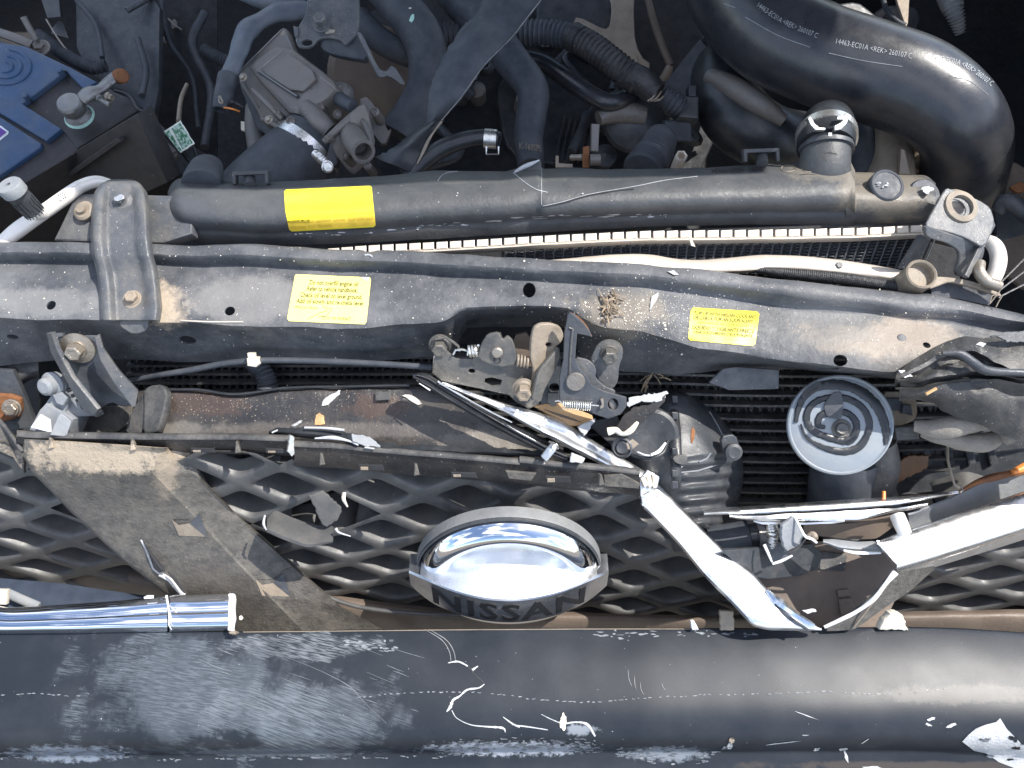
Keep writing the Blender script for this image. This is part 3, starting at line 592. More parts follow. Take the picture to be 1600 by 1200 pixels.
plate('idler_cover', Plane(500, 215, -.05, (0, -.4, 1)), [(470, 200), (498, 186), (530, 214), (528, 262), (505, 250)], .012, 'dark_steel', tbd, bev=.002, round_=1)
# intake hose
ih = thing('intake_hose', 'wide black rubber intake hose held by a shiny worm clamp', 'hose')
tube('hose', [(400, 330, -.12), (425, 300, -.095), (452, 268, -.080), (476, 240, -.074), (492, 220, -.072)], [72, 70, 64, 57, 53], 'matte_rubber', ih, 36)
def band_on(name, C, ax, r_, wdt, th, mat, parent, a0=0, a1=2 * math.pi, n=40):
    ax = Vector(ax).normalized(); u = (Vector((1, 0, 0)) - ax * ax.x).normalized(); v = ax.cross(u); V = []; F = []
    for i in range(n + 1):
        t = a0 + (a1 - a0) * i / n; d = u * math.cos(t) + v * math.sin(t)
        V += [C + d * r_ - ax * wdt / 2, C + d * (r_ + th) - ax * wdt / 2, C + d * (r_ + th) + ax * wdt / 2, C + d * r_ + ax * wdt / 2]
    for i in range(n):
        for k in range(4): F.append((i * 4 + k, i * 4 + (k + 1) % 4, i * 4 + 4 + (k + 1) % 4, i * 4 + 4 + k))
    F += [(0, 3, 2, 1), tuple(n * 4 + k for k in range(4))]
    return mesh(name, V, F, mat, parent, 30)
a, b = W(468, 248, -.075), W(492, 220, -.071); axh = (b - a).normalized()
cl = band_on('worm_clamp', (a + b) / 2 - axh * .002, axh, .0368, .010, .0012, 'bright_zinc', ih)
tube('clamp_screw', [(492, 240, -.036), (504, 250, -.034), (516, 262, -.036)], [6, 7, 5], 'bright_zinc', cl, 12, ring=(4, .9))
bolt(513, 261, -.028, 6, (.5, -.6, .6), cl, 'bright_zinc', washer=1.6, h=.6)
q = thing('vacuum_pipe', 'dull grey metal vacuum pipe standing left of the intake hose', 'pipe')
tube('pipe', [(400, 170, -.11), (398, 200, -.1), (406, 245, -.1)], [16, 15, 17], 'cast_aluminium', q, 16)
plate('pipe_clip', Plane(385, 195, -.10, (-.3, -.3, 1)), [(376, 189), (382, 190), (382, 205), (376, 203)], .004, 'cream_plastic', q)
# wiring sleeve
ws = thing('wiring_sleeve', 'slate grey wire sleeve bent down to an open end with red wires', 'sleeve')
tube('sleeve', [(490, 14, -.04), (440, 20, -.035), (404, 32, -.03), (385, 48, -.03), (374, 80, -.03), (360, 110, -.035), (350, 135, -.04)], [16, 17, 14, 17, 15, 14, 14], 'slate_sleeve', ws, 18, flat=.6, wob=.35)
tube('connector', [(356, 118, -.035), (350, 145, -.04), (345, 172, -.045)], [17, 17, 12], 'matte_rubber', ws, 14, wob=.35, bore=.7)
tube('red_wire', [(350, 168, -.04), (362, 170, -.037), (374, 174, -.045)], 1.5, 'orange_plastic', ws, 6)
tube('wire_loop', [(344, 150, -.032), (348, 160, -.03), (343, 160, -.03), (342, 150, -.034)], 1.6, 'bolt_zinc', ws, 6)
tube('loose_wire', [(352, 176, -.05), (362, 160, -.038), (380, 168, -.045)], 3, 'black_rubber', ws, 8)
q = thing('blue_hose', 'slate blue sleeve crossing the top edge above the throttle body', 'hose')
tube('hose', [(360, -20, -.06), (400, -4, -.05), (440, 4, -.045), (475, 2, -.05)], [12, 13, 13, 12], 'slate_sleeve', q, 14, wob=.3)
# upper bracket
ub = thing('engine_bracket', 'worn grey steel bracket with hex bolt and torn lower corner', 'bracket')
pu = Plane(510, 30, .0, (0, -.35, 1))
plate('bracket_plate', pu, [(478, -30), (560, -30), (562, 28), (560, 50), (545, 66), (538, 70), (532, 62), (515, 58), (498, 60), (486, 74), (466, 74), (461, 62), (464, 44), (480, 18)], .004, 'bracket_steel', ub, bev=.001, round_=1, holes=[(480, 66, 8, 5)])
plate('bracket_ear', pu, [(458, 40), (466, 42), (466, 56), (460, 56)], .012, 'bracket_steel', ub, off=.002)
plate('bracket_sleeve', Plane(540, 70, -.015, (0, -.6, .8)), [(500, 58), (556, 48), (580, 96), (520, 86), (500, 76)], .02, 'matte_rubber', ub, bev=.003, round_=1)
plate('bracket_strap', Plane(580, 80, -.012, (.5, -.5, .7)), [(556, 48), (566, 52), (592, 108), (604, 112), (614, 100), (634, 130), (630, 134), (608, 118), (592, 122), (582, 100)], .004, 'bracket_steel', ub, round_=1)
bolt(501, 33, .008, 10, (0, -.25, 1), ub, 'bracket_steel', washer=1.4, h=1.3)
BV['ub'] = BVHTree.FromPolygons([pu.p(*q, .0) for q in ((450, -30), (570, -30), (570, 80), (450, 80))], [(0, 1, 2, 3)])
drape('bare_patch', 'ub', ragged(514, 50, 12, 5, 12, .5), 'bare_aluminium', ub, off=.0008)
# background hoses behind
q = thing('coolant_hose', 'grey hose bend running behind the engine bracket, left of the wide hose', 'hose', 'coolant hoses')
tube('hose', [(560, 30, -.07), (590, 60, -.07), (625, 80, -.075), (650, 90, -.09)], [20, 20, 19, 18], 'matte_rubber', q, 18)
q = thing('coolant_hose', 'wide grey hose with a green paint mark curving down behind the torn strip', 'hose', 'coolant hoses')
tube('hose', [(590, -30, -.06), (625, 10, -.05), (656, 50, -.05), (668, 90, -.06), (666, 140, -.075), (645, 185, -.09), (628, 215, -.10)], [30, 31, 32, 31, 31, 34, 40], 'matte_rubber', q, 28, bvh='hoseA')
drape('paint_mark', 'hoseA', ragged(644, 29, 5, 10, 10, .5, .3), 'verdigris', q, off=.0004, step=3)
drape('paint_dot', 'hoseA', ragged(641, 13, 3, 2, 8, .3), 'cream_plastic', q, off=.0004, step=3)
q = thing('coolant_hose', 'dusty black radiator hose dropping straight down behind the tank', 'hose', 'coolant hoses')
tube('hose', [(690, -30, -.09), (730, 15, -.075), (765, 50, -.07), (800, 95, -.07), (832, 140, -.075), (830, 180, -.085), (826, 215, -.09), (830, 262, -.09)], [26, 28, 28, 27, 25, 24, 23, 21], 'matte_rubber', q, 28, bvh='hoseB')
text_on('hose_print', 'hoseB', 'K-160SPL', [(812, 223), (846, 227), (846, 237), (812, 233)], 'tan_steel', q)
q = thing('heater_hose', 'smooth black heater hose sagging right toward the corrugated conduit', 'hose', 'coolant hoses')
tube('hose', [(800, 90, -.11), (850, 100, -.11), (895, 130, -.10), (930, 152, -.095), (955, 160, -.095), (985, 150, -.10), (1010, 130, -.11)], [14, 14, 14, 14, 14, 14, 13], 'hose_rubber', q, 18, bvh='hoseC')
text_on('hose_print', 'hoseC', 'GO', [(903, 138), (917, 143), (916, 151), (902, 147)], 'matte_rubber', q)
q = thing('bypass_hose', 'short black hose ending in a silver spring clamp', 'hose')
tube('hose', [(636, 280, -.04), (660, 254, -.035), (690, 232, -.03), (730, 218, -.028), (762, 215, -.028), (780, 219, -.028)], [13, 14, 14, 13, 13, 13], 'black_rubber', q, 22, bore=.6)
a, b = W(752, 216, -.028), W(778, 218, -.028)
cb = band_on('spring_clamp', (a + b) / 2 + Vector((.001, 0, 0)), (b - a), .0083, .012, .0012, 'bright_zinc', q)
c0 = W(770, 236, -.025); k = .00065
line3('clamp_ear', [W(760, 229, -.02), W(760, 241, -.024), W(779, 241, -.024), W(779, 229, -.02)], .0009, 'bright_zinc', cb)
# corrugated conduit
q = thing('wiring_loom', 'thick black corrugated conduit wrapped with tape running down to the right', 'conduit')
tube('conduit', [(680, 55, -.09), (760, 50, -.085), (810, 50, -.08), (860, 52, -.075), (900, 58, -.07)], [17, 17, 18, 18, 18], 'matte_rubber', q, 22, ring=(7.5, 2.2))
tube('taped_conduit', [(893, 56, -.07), (925, 74, -.065), (960, 100, -.065), (1000, 130, -.07)], [20, 21, 21, 20], 'wrinkle_tape', q, 22, ring=(8, 1.6))
tube('tape_wrap', [(895, 57, -.07), (908, 64, -.068)], [22, 22], 'wrinkle_tape', q, 20)
tube('tape_knot', [(975, 112, -.067), (1000, 126, -.068), (1028, 146, -.072)], [22, 21, 19], 'wrinkle_tape', q, 20, wob=.3)
tube('loom_end', [(1035, 148, -.075), (1052, 160, -.08), (1064, 168, -.085)], [15, 16, 15], 'matte_rubber', q, 18, ring=(6, 1.8))
for k in range(3): tube('bare_wire', [(1012 + k * 5, 158, -.07), (1022 + k * 4, 150 + k * 3, -.066), (1030 + k * 3, 135 + k * 8, -.068)], 1.6, 'tan_steel', q, 6)
q = thing('sensor_plug', 'black sensor connector block at the end of the wiring loom', 'connector')
plate('plug_body', Plane(1078, 165, -.085, (0, -.4, 1)), [(1060, 148), (1092, 150), (1092, 185), (1060, 182)], .03, 'black_plastic', q, bev=.002)
plate('plug_latch', Plane(1084, 140, -.08, (0, -.4, 1)), [(1076, 133), (1088, 133), (1088, 150), (1076, 150)], .015, 'black_plastic', q, bev=.001)
q = thing('duct_cover', 'flat slate grey duct cover behind the sensor plug', 'cover')
plate('cover', Plane(1070, 120, -.12, (-.5, -.5, .8)), [(1094, 60), (1110, 80), (1110, 160), (1060, 150), (1030, 140)], .01, 'matte_rubber', q)
plate('cover_block', Plane(1060, 205, -.11, (0, -.7, .7)), [(1038, 188), (1080, 186), (1082, 222), (1040, 220)], .02, 'matte_rubber', q, bev=.002)
# boot + nut + copper strap, behind tank
q = thing('rubber_boot', 'ribbed black rubber boot leaning behind the radiator tank', 'boot')
tube('boot', [(1034, 215, -.07), (1022, 240, -.065), (1004, 268, -.06)], [22, 27, 31], 'matte_rubber', q, 24, ring=(7, 3))
q = thing('hex_standoff', 'pale hollow hex standoff standing behind the radiator tank', 'standoff')
revolve('standoff', W(1057, 262, -.05), (0, -.2, 1), [(.0062, 0), (.0062, .022), (.0052, .024), (.0042, .023), (.0038, .012)], 'bare_aluminium', q, n=6, sharp=20)
q = thing('copper_strap', 'small copper coloured strap beside grey studs behind the tank', 'strap')
plate('strap', Plane(918, 245, -.05, (0, -.6, .8)), [(911, 229), (921, 228), (921, 262), (910, 262)], .004, 'rusty', q)
plate('stud_plate', Plane(930, 215, -.055, (.2, -.5, .8)), [(925, 193), (937, 194), (935, 237), (924, 236)], .005, 'cast_aluminium', q)
tube('stud', [(892, 246, -.055), (910, 246, -.05)], [5, 5], 'bolt_zinc', q, 10); tube('stud', [(922, 250, -.05), (938, 250, -.05)], [9, 9], 'cast_aluminium', q, 12)
plate('stud_bracket', Plane(875, 250, -.05, (0, -.5, .8)), [(868, 243), (873, 243), (873, 255), (895, 256), (895, 262), (868, 262)], .003, 'tan_steel', q)
q = thing('tensioner', 'greasy dark tensioner pulley deep between hose and conduit', 'pulley')
revolve('pulley', W(990, 190, -.13), (0, -.5, .8), [(.03, -.02), (.034, -.01), (.03, 0), (.034, .01), (.02, .02), (.008, .022)], 'dark_steel', q)
tube('arm', [(935, 185, -.11), (965, 175, -.11), (1010, 180, -.11)], [12, 18, 14], 'cast_aluminium', q, 12, wob=.2)
for k, (x, y, r_) in enumerate(((1330, 40, 40), (1240, 20, 30), (1400, 30, 30))):
    q = thing('engine_clutter', ['dark plastic housing behind the big hose, in the middle', 'brownish dark housing above the big hose, left one', 'dark bracket with pale web above the big hose'][k], 'engine part')
    plate('housing', Plane(x, y, -.16 - .01 * k, (0, -.4, 1)), ragged(x, y, r_ * 1.5, r_, 9, .3), .03, ['black_plastic', 'brown_rail', 'dark_steel'][k], q, bev=.003, round_=1)
    plate('housing_boss', Plane(x, y, -.15 - .01 * k, (0, -.4, 1)), ragged(x + 5, y - 5, r_ * .8, r_ * .5, 7, .3), .02, ['dark_steel', 'dark_steel', 'black_plastic'][k], q, bev=.002)
q = thing('breather_hose', 'thin grey breather hose bending near the top edge', 'hose'); tube('hose', [(1378, -10, -.12), (1385, 15, -.12), (1400, 32, -.12), (1414, 40, -.12)], 4, 'matte_rubber', q, 10)
q = thing('pale_bracket', 'pale tapering bracket web at the top edge above the big hose', 'bracket'); plate('web', Plane(1410, 15, -.11, (.3, -.4, .8)), [(1396, -20), (1422, -20), (1419, 36), (1416, 42), (1404, 8)], .003, 'warm_cast', q)
q = thing('ribbed_duct', 'ribbed grey flexible duct sunlit at the top right', 'duct'); tube('duct', [(1478, -20, -.12), (1488, 10, -.12), (1496, 34, -.13), (1500, 52, -.14)], [16, 14, 10, 6], 'grey_plastic', q, 18, ring=(5, 2))
q = thing('fan_shroud_panel', 'smooth shroud panel in the top right corner, coloured dark for the shade there', 'panel')
plate('panel', Plane(1540, 80, -.26, (-.1, -.2, 1)), [(1420, -40), (1720, -40), (1720, 320), (1480, 340), (1400, 120)], .01, 'dark_void', q, round_=1)  # near-black colour stands for the shade in this corner

# ---- torn black strip across the engine
ts = thing('torn_rubber_strip', 'torn flat black rubber strip lying diagonally over the hoses', 'rubber strip')
def strip(name, L, Rr, zl, zr, mat, parent, n=40, th=.003, bvh=None, wob=.0015):
    A = catmull([(x, y, z) for (x, y), z in zip(L, zl)], 10); B = catmull([(x, y, z) for (x, y), z in zip(Rr, zr)], 10); m = min(len(A), len(B)); V = []; c = 7
    for i in range(m):
        for j in range(c):
            t = j / (c - 1); q_ = A[i] * (1 - t) + B[i] * t; e = (noise.noise(Vector((i * .9, j * 3.0, 0))) * 3 if j in (0, c - 1) else 0)
            v = W(q_[0] + e * .5, q_[1] + e, q_[2] + .004 * math.sin(t * 3.14)); V.append(v + Vector((0, 0, wob * noise.noise(v * 60))))
    F = [(i * c + j, i * c + j + 1, (i + 1) * c + j + 1, (i + 1) * c + j) for i in range(m - 1) for j in range(c - 1)]
    if bvh: BV[bvh] = BVHTree.FromPolygons(V, F)
    n0 = len(V); V2 = V + [v - Vector((0, -.3, 1)) * th for v in V]; F2 = F + [tuple(k + n0 for k in f[::-1]) for f in F]
    bd = list(range(c)) + [i * c + c - 1 for i in range(1, m)] + [(m - 1) * c + j for j in range(c - 2, -1, -1)] + [i * c for i in range(m - 2, 0, -1)]
    F2 += [(a_, b2, b2 + n0, a_ + n0) for a_, b2 in zip(bd, bd[1:] + bd[:1])]
    return mesh(name, V2, F2, mat, parent, 35)
strip('upper_flap', [(765, -20), (745, 20), (720, 45), (690, 95), (672, 140), (666, 195)], [(860, -20), (830, 20), (800, 58), (758, 100), (722, 150), (686, 188)], [.02, .015, .01, 0, -.01, -.03], [.02, .018, .015, .005, -.005, -.03], 'matte_rubber', ts)
strip('lower_flap', [(668, 190), (640, 210), (615, 230), (585, 246)], [(694, 186), (678, 205), (662, 232), (640, 268)], [-.03, -.03, -.03, -.035], [-.025, -.025, -.025, -.03], 'black_rubber', ts)
tube('frayed_edge', [(858, -16, .022), (828, 22, .02), (798, 60, .016), (757, 102, .008), (722, 150, -.003), (690, 188, -.02)], .7, 'lead', ts, 6, wob=.9)
tube('torn_edge', [(690, 190, -.02), (672, 215, -.022), (660, 240, -.024), (652, 256, -.026)], [1.5, 2, 2.4, 1], 'tan_steel', ts, 6, wob=.9)

# ---- big intercooler hose
bh = thing('intercooler_hose', 'very thick glossy black rubber hose bending round at the upper right', 'hose')
tube('hose', [(1128, -90, -.055), (1150, -20, -.035), (1200, 45, -.02), (1270, 82, -.01), (1350, 110, -.005), (1430, 138, -.005), (1488, 180, -.015), (1510, 230, -.05), (1500, 290, -.10), (1480, 340, -.15)],
     [76, 76, 75, 73, 74, 73, 68, 64, 62, 60], 'hose_rubber', bh, 56, sub=12, bvh='bh')
def mark_curve(pts, y0, y1):
    return pts
segs = [([(1125, -4), (1148, 12)], None), ([(1181, 10), (1222, 37), (1276, 60)], '14463-EC01A <REK> 260107 C'), ([(1304, 68), (1362, 80), (1424, 92)], '14463-EC01A <REK> 260107 C'), ([(1455, 93), (1505, 105), (1548, 135)], '14463-EC01A <REK> 260107 C')]
for P, s in segs:
    if s is None: continue
    V, F = textpoly(s, 1.0, -.006, 1.0); xs = [v[0] for v in V]; xm = max(xs); PP = []
    A = np.array(catmull([(*q, 0) for q in P], 12))[:, :2]; L = np.concatenate([[0], np.cumsum(np.linalg.norm(np.diff(A, axis=0), axis=1))])
    for v in V:
        s_ = v[0] / xm * L[-1]; x = np.interp(s_, L, A[:, 0]); y = np.interp(s_, L, A[:, 1]); x2 = np.interp(s_ + 2, L, A[:, 0]); y2 = np.interp(s_ + 2, L, A[:, 1])
        if s_ + 2 > L[-1]: x2, y2 = x + (A[-1] - A[-2])[0], y + (A[-1] - A[-2])[1]
        d = np.array([x2 - x, y2 - y]); d /= np.linalg.norm(d) + 1e-9; q = np.array([x, y]) + np.array([d[1], -d[0]]) * (v[1] * 12); PP.append(cast('bh', q[0], q[1], .0005))
    F = [f for f in F if all(PP[i] is not None for i in f)]; PP = [p_ or Vector((0, 0, 0)) for p_ in PP]; us = sorted({i for f in F for i in f}); mp = {i: k for k, i in enumerate(us)}
    mesh('hose_print', [PP[i] for i in us], [tuple(mp[i] for i in f) for f in F], 'hose_ink', bh, 0)
for P in ([(1165, 27), (1215, 55), (1266, 74)], [(1295, 83), (1350, 95), (1410, 104)], [(1485, 119), (1515, 127), (1544, 148)], [(1130, 5), (1140, 9), (1149, 12)]):
    A = catmull([(*q, 0) for q in P], 20); Q = [cast('bh', q[0], q[1], .0002) for q in A]; Q = [q for q in Q if q]
    for i in range(0, len(Q) - 1, 2): line3('dash_mark', Q[i:i + 2], .00035, 'hose_ink', bh, n=4) if i % 10 == 0 else None
    line3('dash_line', Q, .00028, 'hose_ink', bh, n=4)
# lower hose and outlet below
lh = thing('turbo_pipe', 'dark moulded pipe tucked below the thick hose', 'pipe')
tube('pipe', [(1130, 80, -.12), (1128, 130, -.115), (1150, 180, -.11), (1200, 215, -.11), (1260, 225, -.13)], [40, 48, 52, 50, 46], 'black_rubber', lh, 32, bvh='lh')
tube('pipe_ridge', [(1110, 120, -.09), (1150, 140, -.075), (1190, 165, -.07), (1225, 190, -.075)], [14, 18, 17, 10], 'cast_aluminium', lh, 16)
wh = thing('water_housing', 'sunlit tan cast housing seen under the thick hose', 'housing')
tube('housing', [(1395, 170, -.09), (1400, 200, -.08), (1395, 240, -.08), (1390, 280, -.09)], [40, 36, 30, 36], 'warm_cast', wh, 24, wob=.12)
tube('housing_arm', [(1340, 190, -.09), (1350, 230, -.09), (1352, 275, -.1)], [22, 22, 22], 'matte_rubber', wh, 18)
tube('housing_elbow', [(1420, 200, -.09), (1440, 235, -.1), (1425, 265, -.11)], [12, 14, 12], 'tan_steel', wh, 14)
plate('housing_rib', Plane(1400, 250, -.055, (-.2, -.6, .7)), [(1408, 232), (1414, 234), (1422, 272), (1405, 272)], .01, 'warm_cast', wh)
# right edge clutter
q = thing('red_brown_bracket', 'dirty red brown bracket pieces at the right edge', 'bracket')
plate('bracket', Plane(1580, 285, -.08, (-.3, -.4, .8)), ragged(1585, 285, 28, 34, 12, .3), .012, 'brown_rail', q, bev=.002, round_=1)
plate('rust_patch', Plane(1590, 300, -.06, (-.3, -.4, .8)), ragged(1592, 292, 14, 10, 12, .4), .006, 'rusty', q)
tube('arm', [(1558, 330, -.06), (1575, 315, -.05), (1610, 340, -.05)], [10, 14, 12], 'dark_steel', q, 12)
q = thing('inner_fender', 'rust brown inner fender panel at the right edge', 'panel')
plate('panel', Plane(1590, 400, -.09, (-.1, -.3, 1)), [(1550, 370), (1640, 330), (1700, 420), (1700, 480), (1600, 450), (1562, 420)], .006, 'brown_rail', q)
plate('panel_lip', Plane(1590, 350, -.08, (-.1, -.3, 1)), [(1555, 330), (1660, 300), (1660, 350), (1560, 378)], .006, 'dark_steel', q)
for k in range(3):
    q = thing('thin_wire', ['thin grey wire at the right edge, upper one', 'thin grey wire at the right edge, middle one', 'thin grey wire at the right edge, lower one'][k], 'wire'); tube('wire', [(1560, 445 + 10 * k, -.03), (1585, 420 + 16 * k, -.03), (1620, 385 + 25 * k, -.03)], 1.3, 'lead', q, 6)

# ================================================================ RADIATOR
ra = thing('radiator', 'radiator with long cracked black plastic tank and crimped metal header', 'radiator')
top = [(262, 276), (300, 279), (400, 286), (500, 281), (600, 275), (680, 266), (720, 267), (790, 268), (812, 262), (842, 252), (846, 264), (900, 262), (940, 265), (1000, 264), (1100, 262), (1180, 258), (1245, 254), (1328, 247), (1336, 268)]
bot = [(262, 368), (300, 378), (400, 384), (540, 381), (700, 372), (800, 366), (900, 360), (1000, 355), (1100, 352), (1200, 351), (1336, 352)]
def lerp(a, b, t, z):
    xs = sorted({p[0] for p in a} | {p[0] for p in b}); ax, ay = zip(*a); bx, by = zip(*b)
    return [(x, float(np.interp(x, ax, ay) * (1 - t) + np.interp(x, bx, by) * t), z) for x in xs]
def taper(r_, x0, w0):    # round the left end
    return [(x, y, z - .02 * max(0, (x0 + w0 - x) / w0) ** 2) for x, y, z in r_]
def tank_fn(x, y, z):
    if x > 290: return x, y, z
    t = (290 - x) / 28; m = 326 + (x - 262) * .1; return x, m + (y - m) * math.sqrt(max(0, 1 - .72 * t ** 2.5)), z - .012 * t ** 3
rows = [lerp(top, bot, t, z) for t, z in ((0, -.035), (0, -.012), (.10, .006), (.32, .016), (.58, .014), (.74, .003), (.80, -.004), (.86, -.006), (1, -.016))]
loft('tank', rows, 'tank_plastic', ra, step=3, sm=1, cut=1, thick=.003, wob=.0006, wsc=30, bvh='tank', fn=tank_fn)
# right tail of the tank
rt = [(1322, 268), (1400, 273), (1452, 274), (1462, 290)]; rb = [(1322, 352), (1400, 352), (1440, 350), (1452, 348)]
loft('tank_tail', [lerp(rt, rb, t, z) for t, z in ((0, -.03), (.02, -.010), (.2, .006), (.5, .010), (.78, -.002), (1, -.018))], 'tank_plastic', ra, x0=1322, x1=1462, step=5, sm=2, cut=1, thick=.003, wob=.0008, bvh='tail')
c = W(1385, 290, .010)
revolve('filler_plug', c, (.05, -.2, 1), [(.0150, -.006), (.0152, .0012), (.0140, .0024), (.0126, .0020), (.0122, .0014), (.003, .0014)], 'matte_rubber', ra, label='round filler plug with a chewed white centre')
for k in range(12): a = k * .55; plate('torn_burr', Plane(1385, 287, .013, (.05, -.2, 1)), ragged(1381 + 9 * math.cos(a) + rnd.uniform(-4, 4), 287 + 4 * math.sin(a) + rnd.uniform(-2, 2), rnd.uniform(1.5, 4), rnd.uniform(1, 2.2), 6, .5), .001, 'pale_paint', ra, bev=.0002) if k < 9 else None
revolve('mount_pad', W(1446, 303, .003), (.1, -.25, 1), [(.0145, -.010), (.0148, -.002), (.0135, .0), (.003, .0006)], 'matte_rubber', ra)
drape('worn_spot', 'tail', ragged(1446, 301, 11, 6, 14, .4), 'pale_paint', ra, off=.004, step=4)
# neck and clamp
nk = [(1268, 268, .0), (1285, 262, .018), (1290, 238, .014), (1291, 222, .006), (1291, 200, -.01)]
tube('inlet_neck', [(1285, 285, -.012), (1287, 262, .0), (1290, 240, .006), (1291, 215, .008), (1291, 196, .004)], [42, 40, 37, 37, 36], 'tank_plastic', ra, 32)
nw = tube('neck_bead', [(1291, 236, .007), (1291, 230, .008)], [41, 41], 'dark_steel', ra, 32)
rh = thing('radiator_hose_end', 'black hose end clamped on the radiator neck by a silver spring clamp', 'hose')
tube('hose', [(1290, 232, .008), (1291, 215, .008), (1292, 203, .004), (1294, 196, -.01)], [43, 43, 42, 38], 'black_rubber', rh, 32)
a, b = W(1291, 223, .008), W(1291, 206, .006)
sc = band_on('hose_clamp', (a + b) / 2, b - a, .0252, .0085, .0018, 'bright_zinc', rh, n=48)
cpl = Plane(1290, 200, .036, (0, -.45, .9))
plate('clamp_ear', cpl, [(1262, 184), (1267, 183), (1273, 193), (1280, 199), (1290, 199), (1290, 203), (1274, 203), (1266, 194)], .006, 'bright_zinc', sc, bev=.0006)
plate('clamp_ear', cpl, [(1308, 182), (1320, 180), (1323, 176), (1326, 180), (1324, 192), (1314, 202), (1304, 204), (1304, 196), (1312, 192), (1318, 187), (1308, 187)], .006, 'bright_zinc', sc, bev=.0006)
BV['neckp'] = BVHTree.FromPolygons([Plane(1296, 240, .032, (0, -.4, .9)).p(*q) for q in ((1240, 200), (1340, 200), (1340, 262), (1240, 262))], [(0, 1, 2, 3)])
drape('arrow_slot', 'neckp', [(1282, 240), (1295, 237), (1308, 240), (1308, 242), (1295, 240), (1283, 243)], 'dark_void', ra, off=.0)
drape('white_dash', 'neckp', [(1294, 208), (1299, 208), (1299, 213), (1294, 213)], 'white_plastic', ra, off=.001)
# crack lines, seam, ridge flakes, embossing
def onpath(key, pts, off=.0003, n=8):
    return [q for q in (cast(key, x[0], x[1], off) for x in catmull([(*p_, 0) for p_ in pts], n)) if q]
line3('mould_seam', onpath('tank', [(846, 262), (846, 290), (846, 320)]), .00022, 'pale_paint', ra, 4)
line3('crack_line', onpath('tank', [(848, 323), (880, 317), (920, 306), (960, 299), (990, 296)], .0002), .0007, 'dark_void', ra, 4)
line3('crack_edge', onpath('tank', [(848, 322), (880, 315), (920, 304), (960, 297), (1000, 290), (1040, 282), (1090, 276)], .0004), .0003, 'pale_paint', ra, 4)
line3('scratch', onpath('tank', [(802, 270), (820, 285), (838, 296), (856, 301)]), .0004, 'pale_paint', ra, 4)
line3('scratch', onpath('tank', [(684, 283), (690, 275), (700, 270), (715, 268)]), .0003, 'pale_paint', ra, 4)
plate('torn_tip', Plane(832, 258, .004, (-.2, -.5, .8)), [(806, 268), (818, 260), (832, 256), (842, 250), (845, 252), (846, 272), (838, 292), (822, 278)], .002, 'tank_plastic', ra, off=.002)
tube('torn_rim', [(804, 269, .006), (818, 261, .008), (830, 256, .01), (843, 250, .012)], [1.2, 2.4, 3, 1], 'pale_paint', ra, 6, wob=.9)
for k in range(46):
    x = rnd.uniform(455, 1060); y = float(np.interp(x, [455, 620, 850, 1060], [369, 358, 338, 336])) + rnd.uniform(-3, 3); wdt = rnd.uniform(3, 15) * (1.6 if 740 < x < 980 else .6)
    drape('scraped_plastic', 'tank', ragged(x, y, wdt, rnd.uniform(.7, 1.6), 8, .6, -.05), 'pale_paint', ra, off=.0004, step=8)
text_on('embossed_mark', 'tank', '>PA66-GF30<  160707', [(1112, 264), (1196, 261), (1196, 268), (1112, 271)], 'battery_black', ra, bold=.02)
for x in (1231, 1264):
    line3('cast_mark', onpath('tank', [(x + 11 * math.cos(a), 264 + 5 * math.sin(a)) for a in np.linspace(0, 6.3, 16)], .0004, 2), .0004, 'tan_steel', ra, 4)
# yellow warning label on the tank
lbl = drape('warning_label', 'tank', [(444, 300), (447, 297), (578, 291), (581, 293), (583, 315), (587, 351), (584, 354), (456, 361), (452, 358), (446, 330)], 'yellow_label', ra, off=.0005, step=6, label='yellow label on the tank with faded lower print')
drape('shaded_strip', 'tank', [(449, 345), (585, 337), (586, 351), (456, 359), (452, 357)], 'orange_shade', lbl, off=.0009, step=6)  # label's shading round the tank curve, painted as an orange strip
for i, s in enumerate(('Never remove cap when engine is hot', 'could cause serious burns. See owners', 'manual for details')):
    e = 130 if i < 2 else 66
    text_on('label_print', 'tank', s, [(453, 335 + i * 8), (453 + e, 329 + i * 8 + (3 if i == 2 else 0)), (453 + e, 334 + i * 8 + (3 if i == 2 else 0)), (453, 340 + i * 8)], 'faded_ink', lbl, off=.0013)
# back clips on the tank
for (x, y, lb) in ((390, 275, 0), (1190, 240, 0)):
    pc = Plane(x, y, .004, (0, -.6, .8))
    plate('shroud_clip', pc, [(x - 28, y - 7), (x + 28, y - 9), (x + 29, y + 12), (x + 24, y + 12), (x + 23, y - 3), (x - 22, y - 1), (x - 22, y + 13), (x - 27, y + 13)], .008, 'tank_plastic', ra)
    tube('clip_stud', [(x, y + 2, -.004), (x + 1, y + 16, -.0)], 9, 'tank_plastic', ra, 14)
tube('drain_boss', [(322, 262, -.02), (318, 276, -.005), (314, 288, .0)], [26, 30, 30], 'matte_rubber', ra, 26, flat=.8)
# crimped header
hx = [(500, 390), (560, 385), (700, 378), (850, 369), (1000, 362), (1200, 360), (1350, 357), (1446, 352)]
def hy(x): return float(np.interp(x, *zip(*hx)))
loft('header_rail', [[(x, hy(x) - 3 + d, z) for x in range(490, 1451, 20)] for d, z in ((12, -.016), (12.5, -.009), (18, -.009), (23, -.018))], 'bare_aluminium', ra, step=8, sm=2, cut=1, thick=.002, wob=.0004)
x = 512
while x < 1436:
    y = hy(x); pz = Plane(x, y, -.0065, (0, -.25, 1))
    plate('crimp_tab', pz, [(x, y - 1), (x + 17.5, y - 2.0), (x + 17.5, y + 9), (x, y + 10)], .003, 'bare_aluminium', ra, bev=.0006)
    x += 21.2
